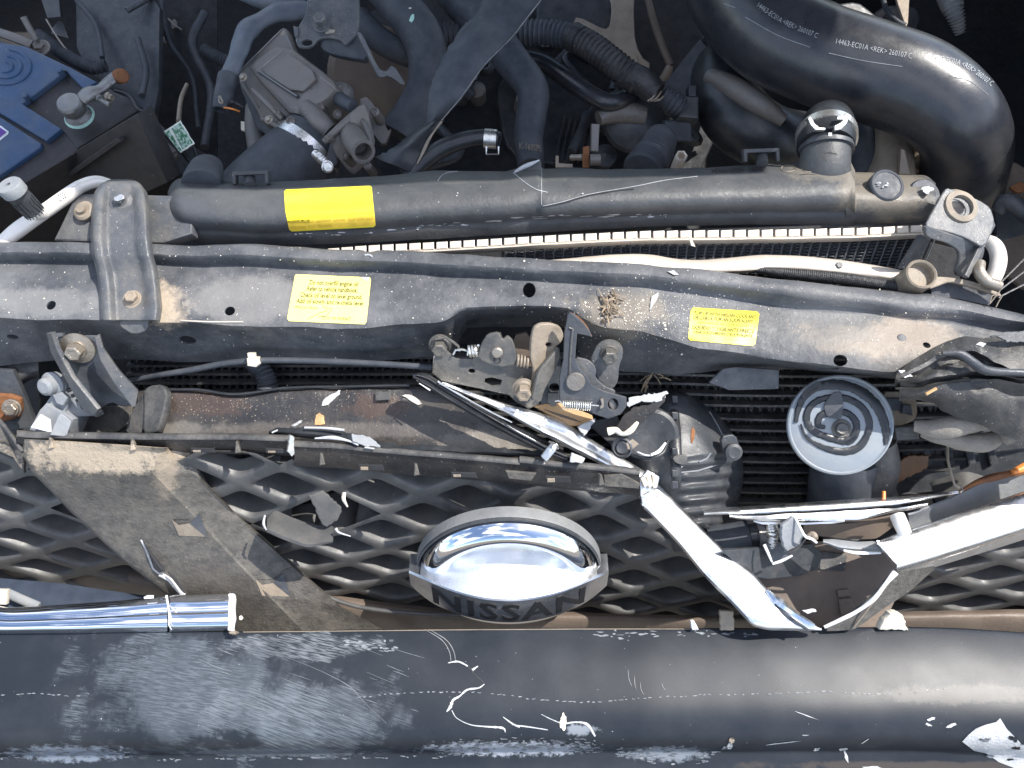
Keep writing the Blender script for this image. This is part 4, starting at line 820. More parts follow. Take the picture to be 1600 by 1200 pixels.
# core: flat tubes between header and front strip, fins between them
pcore = Plane(1100, 400, -.028, (0, -.55, .83))
plate('core_back', pcore, [(700, 370), (1460, 345), (1440, 470), (700, 440)], .012, 'core_black', ra, off=-.004)
for k in range(46):
    xa = 790 + k * 15; sl = 0 if xa < 1000 else (xa - 1000) * .085
    line3('core_tube', [pcore.p(xa, hy(min(xa, 1446)) + 12, -.001), pcore.p(xa - sl, hy(min(xa, 1446)) + 62 + (40 if xa > 1200 else 0), -.001)], .0008, 'dark_steel', ra, n=6)
V = []; F = []
for k in range(44):
    for r_ in range(15):
        xa = 792 + k * 15; ya = hy(min(xa, 1446)) + 22 + r_ * 5; sl = 0 if xa < 1000 else (xa - 1000) * .085 * (r_ / 12)
        q = [pcore.p(xa + 2 - sl, ya, -.0015), pcore.p(xa + 13 - sl, ya - .5, -.0015), pcore.p(xa + 13 - sl, ya + 1.2, -.0008), pcore.p(xa + 2 - sl, ya + 1.6, -.0008)]
        b0 = len(V); V += q + [v - pcore.n * .003 for v in q]; F += [(b0, b0 + 1, b0 + 2, b0 + 3), (b0, b0 + 3, b0 + 7, b0 + 4), (b0 + 1, b0, b0 + 4, b0 + 5), (b0 + 2, b0 + 1, b0 + 5, b0 + 6), (b0 + 3, b0 + 2, b0 + 6, b0 + 7), (b0 + 7, b0 + 6, b0 + 5, b0 + 4)]
mesh('cooling_fins', V, F, 'dark_steel', ra, 0, kind='stuff')
for k in range(9): drape('white_chip', 'tank', ragged(rnd.uniform(430, 1300), rnd.uniform(285, 340), rnd.uniform(.8, 2), rnd.uniform(.8, 1.6), 6, .5), 'pale_paint', ra, off=.0006)

# pale aluminium top rail of the condenser
cr = thing('condenser_rail', 'bent pale aluminium rail between radiator and crossmember', 'rail')
tr_ = [(850, 408), (890, 404), (950, 398), (1000, 397), (1030, 399), (1060, 405), (1090, 407), (1130, 404), (1190, 398), (1240, 399), (1310, 405), (1370, 415), (1425, 426)]
br_ = [(850, 412), (900, 414), (960, 417), (1030, 422), (1090, 426), (1130, 426), (1190, 422), (1240, 420), (1310, 427), (1370, 434), (1425, 442)]
loft('rail', [lerp(tr_, br_, t, z) for t, z in ((0, -.016), (0, -.010), (.3, -.007), (.8, -.008), (1, -.010), (1.1, -.02))], 'bare_aluminium', cr, step=8, sm=2, cut=1, thick=.002, wob=.0006)
bolt(1312, 414, -.006, 5, (0, -.2, 1), cr, 'dark_steel', washer=1.2, h=.2)
fo = tag(tube('foam_seal', [(1180, 421, -.012), (1240, 428, -.010), (1320, 436, -.010), (1410, 449, -.010)], [5, 9, 10, 9], 'wrinkle_tape', None, 14, ring=(3, .4)), 'black foam seal strip under the pale aluminium rail', 'foam strip')

# ================================================================ CROSSMEMBER (radiator support)
cm = thing('crossmember', 'long dented grey steel radiator support crossmember with stickers', 'crossmember')
A = [(-40, 377), (0, 378), (150, 380), (250, 380), (400, 384), (540, 389), (568, 391), (577, 397), (588, 392), (700, 397), (830, 404), (1000, 413), (1100, 423), (1200, 434), (1300, 444), (1400, 455), (1450, 459), (1500, 468), (1560, 482), (1650, 505)]
B = [(-40, 398), (250, 400), (400, 404), (570, 410), (830, 426), (1000, 434), (1100, 444), (1200, 455), (1300, 466), (1400, 478), (1500, 487), (1600, 505), (1650, 515)]
Cc = [(-40, 406), (250, 408), (400, 413), (570, 419), (830, 436), (1000, 446), (1100, 456), (1200, 468), (1300, 482), (1400, 493), (1500, 502), (1650, 525)]
D0 = [(-40, 412), (250, 414), (400, 420), (570, 426), (830, 442), (1000, 454), (1100, 465), (1200, 478), (1300, 494), (1400, 505), (1500, 520), (1650, 540)]
Dm = [(-40, 452), (250, 455), (400, 460), (570, 466), (700, 470), (830, 474), (1000, 478), (1100, 492), (1200, 515), (1300, 530), (1400, 545), (1500, 560), (1650, 580)]
E = [(-40, 500), (130, 503), (250, 506), (400, 512), (500, 515), (570, 516), (630, 511), (680, 508), (700, 503), (716, 490), (730, 486), (830, 485), (885, 488), (910, 500), (940, 514), (1000, 520), (1040, 530), (1090, 545), (1180, 556), (1250, 568), (1320, 578), (1400, 584), (1450, 575), (1500, 560), (1650, 560)]
Fb = [(-40, 575), (0, 572), (30, 568), (90, 562), (180, 562), (300, 565), (400, 560), (480, 563), (560, 566), (620, 562), (660, 558), (700, 556), (716, 540), (724, 512), (830, 510), (888, 512), (905, 560), (960, 578), (1040, 585), (1100, 582), (1140, 575), (1250, 576), (1320, 584), (1400, 592), (1450, 590), (1500, 596), (1650, 610)]
def zz(r_, z, f=None): return [(x, y, z + (f(x) if f else 0)) for x, y in r_]
dent = lambda x: -.006 * math.exp(-((x - 1230) / 130) ** 2) + .004 * math.exp(-((x - 1340) / 50) ** 2)
rows = [zz(A, -.006), zz(A, .008), zz([(x, y + 4) for x, y in A], .010), zz(B, .010), zz(Cc, -.002), zz(D0, -.002, dent), zz(Dm, 0, dent), zz([(x, y - 4) for x, y in E], -.002, lambda x: dent(x) * 1.2), zz(E, -.010), zz([(a[0], a[1] * .4 + b * .6) for a, b in zip(E, [float(np.interp(x, *zip(*Fb))) for x, _ in E])], -.04), zz(Fb, -.062)]
holes = [(78, 475, .0, 7.5, 7, (0, 0, 1)), (358, 484, .0, 8, 7, (0, 0, 1)), (827, 453, .0, 10, 13, (0, 0, 1)), (1307, 567, -.01, 10, 9, (0, -.2, 1)), (1443, 543, -.005, 6, 5, (0, -.1, 1)), (24, 520, -.03, 9, 4, (0, -1, .3)), (291, 538, -.03, 13, 7, (0, -1, .3)), ]
loft('beam', rows, 'painted_steel', cm, x0=-420, x1=1800, step=6, sm=1, cut=1, thick=.0016, wob=.0022, wsc=16, bvh='cm', cutters=holes)
# crumpled right end
RE = thing('torn_beam_end', 'crumpled torn sheet metal end of the crossmember at the right edge', 'torn panel')
r0 = [(1400, 585), (1430, 560), (1470, 540), (1520, 524), (1560, 520), (1660, 515)]
r1 = [(1400, 592), (1440, 575), (1480, 552), (1520, 548), (1545, 560), (1580, 575), (1660, 580)]
r2 = [(1400, 600), (1440, 600), (1490, 585), (1530, 585), (1560, 592), (1600, 598), (1660, 600)]
r3 = [(1400, 606), (1450, 612), (1500, 618), (1540, 632), (1600, 660), (1660, 690)]
loft('torn_sheet', [zz(r0, .006), zz(r1, .018), zz([(x, y + 7) for x, y in r1], .002, lambda x: .008 * math.sin(x * .07)), zz([(x, y - 6) for x, y in r2], .014, lambda x: .006 * math.sin(x * .09)), zz(r2, -.004, lambda x: -.008 * math.sin(x * .05)), zz([(x, y + 8) for x, y in r2], .006), zz(r3, -.03)], 'crumpled_steel', RE, x0=1400, x1=1800, step=4, sm=1, cut=1, thick=.0015, wob=.005, wsc=30, sharp=28, bvh='re', cutters=[(1530, 625, -.02, 14, 4, (0, -.5, 1))])
tube('rolled_lip', [(1472, 552, .02), (1500, 553, .022), (1520, 566, .02), (1540, 578, .016), (1580, 582, .014), (1640, 584, .014)], [4, 6, 7, 7, 7, 7], 'dark_steel', RE, 12, wob=.3)
plate('bright_flap', Plane(1580, 525, .016, (.1, -.2, 1)), [(1546, 526), (1572, 520), (1660, 514), (1660, 532), (1600, 533), (1575, 532), (1558, 524)], .0015, 'painted_steel', RE)
loft('folded_flap', [zz([(1540, 560), (1660, 552)], .012), zz([(1545, 572), (1660, 566)], .002), zz([(1550, 584), (1660, 580)], .010)], 'latch_steel', RE, x0=1540, x1=1660, step=6, sm=1, cut=2, thick=.0015, wob=.003)
loft('bracket_bottom', [zz([(1405, 596), (1660, 598)], .0), zz([(1405, 612), (1660, 640)], -.006), zz([(1440, 626), (1660, 720)], -.03)], 'crumpled_steel', RE, x0=1405, x1=1800, step=4, sm=1, cut=2, thick=.0015, wob=.006, wsc=35)
# stickers on the crossmember
lb = drape('warning_label', 'cm', [(461, 431), (463, 429), (578, 434), (580, 437), (573, 503), (570, 507), (452, 502), (449, 498)], 'pale_yellow_label', cm, off=.0006, step=8, label='pale yellow oil warning sticker left of the latch')
q0 = np.array((463., 433.)); ex = np.array((113., 4.5)); ey = np.array((-11., 68.))
def lines_on(key, items, o, ex, ey, mat, parent, off=.0011):
    for s, u0, u1, v0, v1, b in items:
        P = [tuple(o + ex * u + ey * v) for u, v in ((u0, v0), (u1, v0), (u1, v1), (u0, v1))]; text_on('label_print', key, s, P, mat, parent, off=off, bold=b)
lines_on('cm', [('Do not overfill engine oil', .20, .87, .06, .17, .015), ('Refer to vehicle handbook.', .18, .88, .20, .31, .015), ('Check oil level on level ground.', .10, .96, .35, .46, .015), ('Add oil slowly and re-check level', .06, .98, .49, .60, .015), ('Marca Paso', .06, .36, .66, .72, 0), ('C/O MI MANT', .45, .85, .88, .95, 0)], q0, ex, ey, 'ink', lb)
line3('label_sketch', [cast('cm', *q, .0011) for q in ((482, 499), (500, 490), (512, 486), (506, 480), (520, 484), (510, 494), (498, 496))], .0002, 'ink', lb, 4)
drape('label_edge', 'cm', [(563, 434), (576, 434), (577, 440), (570, 440), (568, 437)], 'pale_paint', lb, off=.0011)
lb = drape('warning_label', 'cm', [(1079, 486), (1083, 481), (1182, 487), (1186, 491), (1180, 537), (1176, 541), (1078, 532), (1075, 528)], 'yellow_label', cm, off=.0006, step=8, label='small bright yellow coolant sticker on the right half')
q0 = np.array((1083., 484.)); ex = np.array((99., 7.)); ey = np.array((-6., 47.))
lines_on('cm', [('TOP UP WITH NISSAN COOLANT', .02, 1.0, .05, .17, .02), ('OR CHECK FOR AN EQUIVALENT', .02, .96, .20, .32, .02), ('ANTI-FREEZE ALL YEAR ROUND', .1, .9, .37, .45, 0), ('LIQUIDO ** VIGILANTE FREEZE', .02, 1.0, .52, .64, .02), ('USAR SOLO NISSAN O EQUIVALENTE', .05, .98, .68, .78, .02)], q0, ex, ey, 'ink', lb)
# raised weld dimples, seam bead
for (x, y, r_) in ((685, 443, 8), (205, 462, 0), (1409, 528, 7), (395, 442, 0), (1290, 445, 0), (853, 440, 3)):
    if r_:
        p0 = cast('cm', x, y, -.001); revolve('weld_dimple', p0, (0, -.1, 1), [(r_ * .00056, 0), (r_ * .0005, .0016), (r_ * .0003, .002), (.0002, .0014)], 'painted_steel', cm, n=16)
line3('seam_bead', onpath('cm', [(283, 501), (330, 503), (380, 503)], .0004), .0007, 'bare_aluminium', cm, 6)
lt = plate('lower_tab', Plane(1190, 590, -.045, (0, -.55, .8)), [(1130, 576), (1150, 573), (1218, 578), (1217, 608), (1140, 610), (1108, 598)], .004, 'painted_steel', cm, bev=.0008)
nick = line3('paint_nick', onpath('cm', [(570, 399), (577, 399), (582, 402)], .0006), .0008, 'pale_paint', cm, 5)

# ================================================================ BRACKETS ON THE CROSSMEMBER
hb_ = thing('hood_stay_bracket', 'dusty pressed steel bracket with two bolts standing over the left of the crossmember', 'bracket')
pL = Plane(195, 400, .020, (0, -.10, 1))
zf = lambda y: .024 if y < 300 else .024 - (y - 300) * .00003
outl = [(143, 505 - 8), (152, 440), (142, 400), (140, 360), (141, 320), (150, 298), (168, 283), (190, 278), (212, 282), (228, 294), (234, 320), (234, 350), (236, 385), (244, 410), (250, 440), (252, 470), (255, 487), (240, 494), (230, 512), (218, 522), (192, 514), (186, 502), (160, 505)]
rowsL = []
for y, l, r_, z in ((279, 176, 204, .012), (284, 158, 218, .022), (300, 146, 230, .026), (330, 142, 234, .027), (370, 140, 236, .026), (400, 143, 240, .022), (425, 150, 247, .014), (450, 153, 250, .010), (480, 154, 253, .008), (500, 156, 250, .007)):
    rowsL.append((y, l, r_, z))
V = []; F = []; n = 17
def prof(t):   # raised rims, sunken middle
    e = abs(t - .5) * 2; return (-.010 if e > .97 else (0.004 if .62 < e <= .97 else (0.004 - (.62 - e) / .14 * .0055 if e > .48 else -.0015)))
ys = np.linspace(279, 500, 56); rl = np.array(rowsL)
for y in ys:
    l, r_, z = [float(np.interp(y, rl[:, 0], rl[:, k])) for k in (1, 2, 3)]
    for j in range(n):
        t = j / (n - 1); tt = .5 + math.copysign(abs(2 * t - 1) ** .8, t - .5) / 2; pz = prof(tt) + (0 if y > 300 else 0); cap = max(0, (306 - y) / 27)
        pz = pz * (1 - cap) + .003 * cap * (1 if y > 283 else -2); v = W(l + (r_ - l) * tt, y, z + pz); V.append(v + Vector((0, 0, .0005 * noise.noise(v * 90))))
F = [(i * n + j, (i + 1) * n + j, (i + 1) * n + j + 1, i * n + j + 1) for i in range(len(ys) - 1) for j in range(n - 1)]
BV['hsb'] = BVHTree.FromPolygons(V, F); n0 = len(V); m = len(ys)
V2 = V + [v - Vector((0, 0, .0022)) for v in V]; F2 = F + [tuple(k + n0 for k in f[::-1]) for f in F]; bd = list(range(n)) + [i * n + n - 1 for i in range(1, m)] + [(m - 1) * n + j for j in range(n - 2, -1, -1)] + [i * n for i in range(m - 2, 0, -1)]
F2 += [(a_, b2, b2 + n0, a_ + n0) for a_, b2 in zip(bd, bd[1:] + bd[:1])]
me_ = mesh('bracket_body', V2, F2, 'bracket_steel', hb_, 40)
md = me_.modifiers.new('s', 'SUBSURF'); md.levels = 1; md.render_levels = 1
bolt(186, 311, .030, 9, (.05, -.2, 1), hb_, 'bracket_steel', washer=2.0, h=.7)
plate('bolt_slot', Plane(187, 309, .0335, (.05, -.2, 1)), [(178, 308), (188, 303), (194, 305), (194, 310), (184, 314), (178, 313)], .001, 'bright_zinc', hb_)
bolt(205, 464, .011, 10, (.05, -.1, 1), hb_, 'tan_steel', washer=1.6, h=.75)
plate('lower_lip', Plane(210, 512, -.002, (0, -.6, .8)), [(186, 500), (232, 494), (231, 516), (216, 522), (203, 521), (187, 510)], .004, 'bracket_steel', hb_, bev=.001, round_=1)
bs = thing('tank_side_bracket', 'dusty triangular side bracket with a nut between the white pipe and hood bracket', 'bracket')
ps = Plane(120, 345, -.004, (-.1, -.2, 1))
plate('side_plate', ps, [(84, 374), (96, 350), (118, 303), (150, 302), (300, 306), (300, 380), (84, 376)], .012, 'bracket_steel', bs, bev=.0015, round_=1)
revolve('nut_flange', W(132, 330, .002), (-.1, -.2, 1), [(.0085, -.002), (.009, .0015), (.007, .003), (.0045, .003), (.004, .006), (.002, .006)], 'tan_steel', bs)
plate('filler_block', Plane(250, 340, -.006, (0, -.3, 1)), [(232, 306), (262, 308), (270, 376), (232, 378)], .02, 'tan_steel', bs, off=.004, bev=.003, round_=1)
# white A/C pipe with black service cap
wp = thing('air_conditioning_pipe', 'white metal pipe curving up to the left bracket', 'pipe')
tube('pipe', [(-90, 470, -.02), (0, 384, .0), (30, 358, .004), (62, 336, .006), (96, 312, .006), (125, 292, .004), (152, 284, -.002), (180, 292, -.012)], [11, 11, 12, 11, 11, 10, 9.5, 9], 'white_pipe', wp, 20, bvh='wp')
text_on('pipe_print', 'wp', '0306', [(90, 305), (101, 297), (104, 308), (93, 316)], 'dark_steel', wp)
tube('service_port', [(66, 332, .012), (52, 332, .020), (46, 334, .022)], [11, 13, 13], 'white_pipe', wp, 20)
pcx = thing('service_cap', 'knurled black plastic service cap standing on the white pipe', 'cap')
a, b = W(55, 333, .022), W(20, 296, .048); ax = (b - a)
tube('cap_body', [(55, 331, .022), (42, 319, .030), (24, 300, .044)], [15, 16, 17], 'black_plastic', pcx, 40, straight=True)
for k in range(18):
    u = ax.normalized().orthogonal().normalized(); v = ax.normalized().cross(u); th = k * math.pi / 9; d = (u * math.cos(th) + v * math.sin(th)) * .0082
    line3('cap_rib', [a + d * 1.0, a + ax * .62 + d * 1.05], .0005, 'black_plastic', pcx, 5)
revolve('cap_top', b - ax * .12, ax, [(.0088, -.001), (.0102, .0), (.0104, .007), (.0095, .0085), (.0020, .0088), (.0018, .004)], 'grey_plastic', pcx, n=36)
# right bracket
rbk = thing('radiator_mount_bracket', 'grey steel mount bracket with rubber bush hole bent over the right end of the radiator', 'bracket')
pr = Plane(1500, 335, .030, (.1, -.2, 1))
plate('top_face', pr, [(1447, 356), (1448, 345), (1476, 296), (1482, 293), (1530, 312), (1548, 324), (1554, 342), (1553, 356), (1538, 388), (1510, 372), (1480, 362)], .003, 'bracket_steel', rbk, bev=.001, round_=1, holes=[(1494, 325, 12, 10)])
plate('front_leg', Plane(1500, 380, .022, (.2, -.75, .6)), [(1447, 352), (1470, 360), (1505, 372), (1540, 385), (1536, 405), (1512, 436), (1492, 430), (1500, 405), (1498, 392), (1480, 380), (1456, 374), (1446, 368)], .004, 'bracket_steel', rbk, bev=.001, round_=1)
plate('side_leg', Plane(1535, 380, .020, (.3, -.35, .8)), [(1552, 342), (1556, 352), (1514, 434), (1508, 430), (1530, 385)], .004, 'bracket_steel', rbk)
revolve('rubber_bush', W(1494, 328, .026), (.1, -.2, 1), [(.0175, -.002), (.0175, .003), (.0145, .005), (.0140, .0075), (.0095, .0085), (.0088, .002), (.0080, -.004)], 'tan_steel', rbk, n=32)
revolve('bush_hole', W(1494, 326, .0315), (.1, -.2, 1), [(.0085, -.004), (.0085, .0002), (.007, -.001)], 'dark_void', rbk, n=24)
rb2 = thing('side_rail', 'dark side rail dropping below the right mount bracket', 'rail')
plate('rail_plate', Plane(1440, 400, -.01, (.4, -.6, .7)), [(1442, 368), (1454, 374), (1442, 400), (1424, 420), (1410, 420)], .006, 'bracket_steel', rb2)
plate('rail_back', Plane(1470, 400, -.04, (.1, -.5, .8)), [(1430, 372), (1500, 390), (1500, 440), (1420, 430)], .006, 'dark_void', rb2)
pp = thing('coolant_pipe', 'grey metal pipe looped tight behind the right mount bracket', 'pipe')
tube('pipe', [(1530, 372, .0), (1552, 382, .006), (1560, 402, .006), (1556, 425, .004), (1545, 445, -.002)], [8, 11, 12, 12, 12], 'white_pipe', pp, 20)
tube('pipe_elbow', [(1530, 412, .012), (1530, 425, .014), (1542, 440, .012), (1560, 447, .008)], [9, 9, 9, 9], 'bolt_zinc', pp, 18)
tb2 = thing('ring_bracket', 'tan cast bracket with a dirt filled ring cup above the right of the crossmember', 'bracket')
revolve('ring_cup', W(1440, 428, .012), (0, -.15, 1), [(.0125, -.020), (.0128, -.002), (.0130, .0), (.0118, .001), (.0106, .0), (.0100, -.006), (.002, -.007)], 'tan_steel', tb2, n=32, label='ring filled with dry dirt')
plate('arm_plate', Plane(1500, 450, .004, (.05, -.35, 1)), [(1452, 432), (1475, 432), (1510, 436), (1545, 448), (1566, 460), (1564, 464), (1540, 455), (1510, 446), (1484, 440), (1464, 448), (1452, 452)], .004, 'tan_steel', tb2, bev=.001, round_=1)
plate('arm_web', Plane(1500, 458, -.006, (.05, -.5, 1)), [(1455, 452), (1472, 440), (1500, 440), (1550, 460), (1546, 478), (1500, 468), (1455, 462)], .004, 'dark_steel', tb2)
wt = thing('wire_tie', 'fine twisted wire tie hanging off the tip of the cast bracket', 'wire')
for P in ([(1562, 455), (1554, 465), (1546, 475)], [(1566, 462), (1560, 472), (1556, 480)], [(1546, 474), (1550, 462), (1562, 458)]): line3('wire_strand', [W(*q, .012) for q in P], .0005, 'bolt_zinc', wt, 5)

# ---- left support with bolt, connector
ls = thing('headlamp_bracket', 'dark folded steel stay bolted to the front of the crossmember at left', 'bracket')
bx = (0, -.85, .5)
plate('left_rail', Plane(100, 580, -.02, (-.5, -.7, .5)), [(72, 521), (80, 520), (88, 545), (112, 590), (152, 640), (148, 650), (132, 645), (100, 590), (78, 550)], .004, 'bracket_steel', ls, bev=.0008)
plate('right_rail', Plane(180, 580, -.014, (.4, -.7, .6)), [(148, 528), (156, 524), (162, 545), (186, 580), (216, 612), (212, 636), (206, 636), (176, 596), (156, 562)], .005, 'bracket_steel', ls, bev=.0008)
plate('web_plate', Plane(140, 580, -.032, (0, -.75, .6)), [(86, 528), (150, 528), (170, 560), (210, 612), (208, 634), (190, 636), (174, 628), (152, 642), (116, 592), (92, 552)], .003, 'dark_steel', ls, round_=1)
plate('top_lip', Plane(115, 525, -.012, (0, -.5, .8)), [(72, 521), (98, 520), (98, 526), (80, 528)], .004, 'bracket_steel', ls)
plate('top_lip', Plane(145, 527, -.012, (0, -.5, .8)), [(131, 524), (157, 524), (157, 532), (134, 530)], .004, 'bracket_steel', ls)
bolt(117, 549, -.010, 13, (.05, -.8, .55), ls, 'bolt_zinc', washer=2.0, h=1.0)
cn = thing('sensor_connector', 'pale grey electrical connector with slots lying behind the grille top left', 'connector')
pn = Plane(100, 640, -.06, (-.1, -.5, .85))
plate('arm', pn, [(84, 600), (102, 590), (112, 600), (140, 628), (150, 650), (112, 652), (90, 625)], .012, 'grey_plastic', cn, bev=.001)
revolve('pivot', W(84, 600, -.045), (-.2, -.6, .7), [(.010, -.004), (.011, .002), (.008, .004), (.0075, .010), (.005, .012)], 'grey_plastic', cn)
plate('body', pn, [(62, 640), (72, 630), (98, 645), (115, 655), (102, 685), (45, 672)], .022, 'grey_plastic', cn, off=.008, bev=.001, label='paler end block of the connector')
plate('plug', pn, [(68, 634), (78, 620), (92, 616), (108, 628), (100, 645)], .018, 'grey_plastic', cn, off=.004, bev=.001)
plate('plug_cap', pn, [(82, 617), (94, 613), (105, 622), (98, 634), (88, 630)], .006, 'grey_plastic', cn, off=.010)
for i in range(5): plate('slot', pn, [(96 + i * 7, 600 + i * 8), (102 + i * 7, 598 + i * 8), (105 + i * 7, 602 + i * 8), (99 + i * 7, 604 + i * 8)], .002, 'dark_void', cn, off=.0015)
plate('cover_flap', Plane(95, 655, -.045, (-.1, -.5, .85)), [(47, 668), (62, 648), (76, 656), (78, 676)], .003, 'white_plastic', cn)
plate('cover_flap', Plane(95, 655, -.042, (.4, -.5, .85)), [(78, 680), (92, 648), (96, 646), (112, 658), (104, 682)], .003, 'grey_plastic', cn)
plate('cable_end', pn, [(118, 618), (134, 624), (150, 646), (148, 652), (125, 640)], .01, 'dark_steel', cn, off=.006, bev=.002)
lb_ = thing('lower_left_bolt_plate', 'rusty plate with a round bolt at the left edge below the crossmember', 'plate')
plate('plate', Plane(15, 630, -.08, (.1, -.7, .7)), [(-40, 612), (30, 620), (34, 640), (28, 655), (-40, 665)], .006, 'rusty', lb_, bev=.001, round_=1)
plate('plate_skirt', Plane(30, 640, -.09, (.2, -.7, .7)), [(-40, 575), (20, 580), (38, 620), (56, 668), (10, 672), (-40, 680)], .008, 'dark_steel', lb_)
bolt(14, 640, -.068, 11, (.1, -.6, .7), lb_, 'bolt_zinc', washer=1.3, h=.4)
fd = thing('inner_bracket', 'dim curved inner bracket under the left end of the crossmember', 'bracket')
loft('panel', [zz([(-40, 572), (60, 566), (80, 566)], -.07), zz([(-40, 600), (40, 590), (80, 575)], -.075), zz([(-40, 612), (20, 614), (50, 590)], -.09)], 'dusty_plastic', fd, x0=-40, x1=60, step=5, cut=1, thick=.002)
# hood release cable
rc = thing('release_cable', 'grey hood release cable running from the left stay to the latch', 'cable')
tube('cable', [(205, 595, -.07), (250, 586, -.06), (300, 578, -.052), (345, 569, -.046), (392, 564, -.042), (440, 563, -.042), (520, 565, -.042), (600, 569, -.042), (675, 574, -.040)], [4.5, 4.5, 5, 5, 5, 5, 5, 5, 5], 'matte_rubber', rc, 14)
cc = thing('cable_clip', 'small cream plastic clip gripping the release cable', 'clip')
pcc = Plane(393, 563, -.032, (0, -.6, .8))
plate('clip_body', pcc, [(385, 560), (400, 560), (403, 570), (400, 574), (386, 572)], .012, 'cream_plastic', cc, bev=.001)
plate('clip_tab', pcc, [(386, 552), (397, 552), (398, 560), (387, 560)], .006, 'cream_plastic', cc, bev=.0006)
cs = thing('split_conduit', 'ribbed black conduit dropping behind the release cable clip', 'conduit')
tube('conduit', [(395, 568, -.075), (410, 580, -.075), (418, 600, -.08), (418, 618, -.09)], [12, 14, 15, 15], 'matte_rubber', cs, 20, ring=(5, 1.6))

# ================================================================ LATCH
la = thing('hood_latch', 'dusty steel hood latch with hooks and springs bolted to the crossmember', 'hood latch')
ll = Plane(800, 580, -.030, (0, -.72, .69))
plate('base_plate', ll, [(675, 583), (678, 562), (683, 553), (698, 548), (712, 560), (738, 561), (748, 545), (758, 528), (765, 522), (782, 520), (786, 531), (794, 525), (800, 530), (808, 552), (812, 574), (832, 574), (846, 580), (842, 632), (826, 640), (805, 628), (795, 618), (750, 608), (690, 596)], .003, 'latch_steel', la, bev=.0008, holes=[(737, 580, 5, 3.5), [(758, 592), (768, 590), (784, 594), (782, 602), (768, 603), (757, 598)]])
plate('left_hook_plate', ll, [(745, 562), (752, 536), (762, 522), (780, 519), (785, 531), (793, 524), (803, 534), (810, 570), (780, 575)], .004, 'latch_steel', la, off=.006, bev=.0012, round_=1)
c0 = ll.p(777, 551, .007); revolve('rivet', c0, ll.n, [(.0048, -.002), (.0046, .001), (.0035, .0018), (.0002, .0018)], 'bolt_zinc', la)
revolve('plate_hole', ll.p(777, 563, .0066), ll.n, [(.003, -.002), (.003, .0), (.001, -.001)], 'dark_void', la, n=16)
pk = Plane(840, 550, -.012, (.3, -.65, .65))
plate('striker_guide', pk, [(829, 560), (830, 530), (834, 512), (845, 505), (862, 505), (876, 510), (882, 524), (878, 535), (866, 545), (858, 566), (842, 590), (838, 606), (830, 612), (834, 580)], .005, 'tan_steel', la, bev=.0015, round_=1, holes=[(858, 539, 5, 3)])
plate('guide_fold', Plane(850, 590, -.018, (.5, -.6, .6)), [(836, 604), (842, 580), (862, 556), (874, 540), (876, 560), (862, 590), (850, 612), (846, 630), (830, 625)], .004, 'latch_steel', la, bev=.001, round_=1)
plate('guide_back', Plane(815, 540, -.05, (0, -.7, .7)), [(800, 540), (806, 524), (822, 520), (830, 530), (830, 576), (812, 574)], .006, 'brown_rail', la)
plate('right_plate', ll, [(840, 560), (876, 560), (878, 628), (845, 632)], .004, 'dark_steel', la, off=-.003, holes=[(866, 606, 8, 7)])
# release lever with hook
pv = Plane(900, 590, -.016, (.02, -.68, .73))
plate('lever', pv, [(880, 562), (882, 520), (887, 492), (890, 488), (898, 492), (912, 505), (922, 518), (925, 527), (914, 524), (902, 522), (900, 545), (899, 560), (908, 580), (918, 588), (925, 602), (942, 610), (962, 616), (979, 621), (979, 636), (970, 648), (950, 655), (930, 648), (912, 640), (886, 638), (874, 628), (874, 590)], .003, 'dark_steel', la, bev=.0008, round_=1, holes=[(958, 632, 8, 9)])
tube('hook_edge', [(891, 489, .004), (904, 497, .004), (916, 511, .003), (924, 526, .0)], [1.6, 1.8, 2, 1.4], 'rusty', la, 8)
line3('lever_ridge', [pv.p(*q, .0006) for q in ((890, 585), (891, 560), (893, 530), (895, 514), (889, 512))], .0009, 'latch_steel', la)
revolve('pivot_rivet', pv.p(899, 596, .0006), pv.n, [(.0078, -.001), (.0078, .0016), (.0072, .0024), (.0002, .0026)], 'cast_aluminium', la, n=32)
plate('lever_back', Plane(935, 590, -.026, (0, -.65, .75)), [(898, 558), (920, 562), (932, 575), (930, 590), (945, 604), (962, 610), (960, 618), (930, 606), (912, 594), (898, 582)], .003, 'bracket_steel', la, round_=1)
plate('cable_tongue', pv, [(951, 622), (958, 624), (968, 640), (958, 643), (952, 634)], .002, 'cast_aluminium', la, off=-.003)
plate('slot_hook', pv, [(938, 624), (943, 622), (944, 636), (938, 640), (937, 636), (940, 632)], .003, 'bolt_zinc', la, off=.003)
sp = coil('return_spring', pv.p(879, 632, .004), pv.p(924, 635, .004), .0036, 13, .00055, 'bright_zinc', la)
line3('spring_end', [pv.p(867, 627, .004), pv.p(872, 626, .004), pv.p(879, 630, .004)], .0006, 'bright_zinc', la); line3('spring_end', [pv.p(924, 633, .004), pv.p(936, 634, .005)], .0006, 'bright_zinc', la)
plate('spring_anchor', ll, [(856, 614), (872, 614), (872, 624), (868, 628), (870, 634), (862, 636), (856, 630)], .003, 'latch_steel', la, off=.004)
coil('coil_spring', ll.p(733, 549, .003), ll.p(748, 548, .003), .0046, 3, .0011, 'bright_zinc', la)
line3('spring_loop', [ll.p(*q, .003) for q in ((708, 554), (712, 547), (722, 546), (731, 548), (731, 555))], .0010, 'bright_zinc', la)
coil('coil_spring', ll.p(808, 563, .003), ll.p(828, 567, .003), .0046, 4, .0011, 'tan_steel', la)
for (x, y, z, r_) in ((687, 543, -.018, 12), (952, 555, -.020, 12), (818, 612, -.026, 12)):
    bolt(x, y, z, r_, (0, -.85, .55), la, 'latch_steel' if x != 818 else 'tan_steel', washer=1.5 if x != 952 else 1.9, h=1.25)
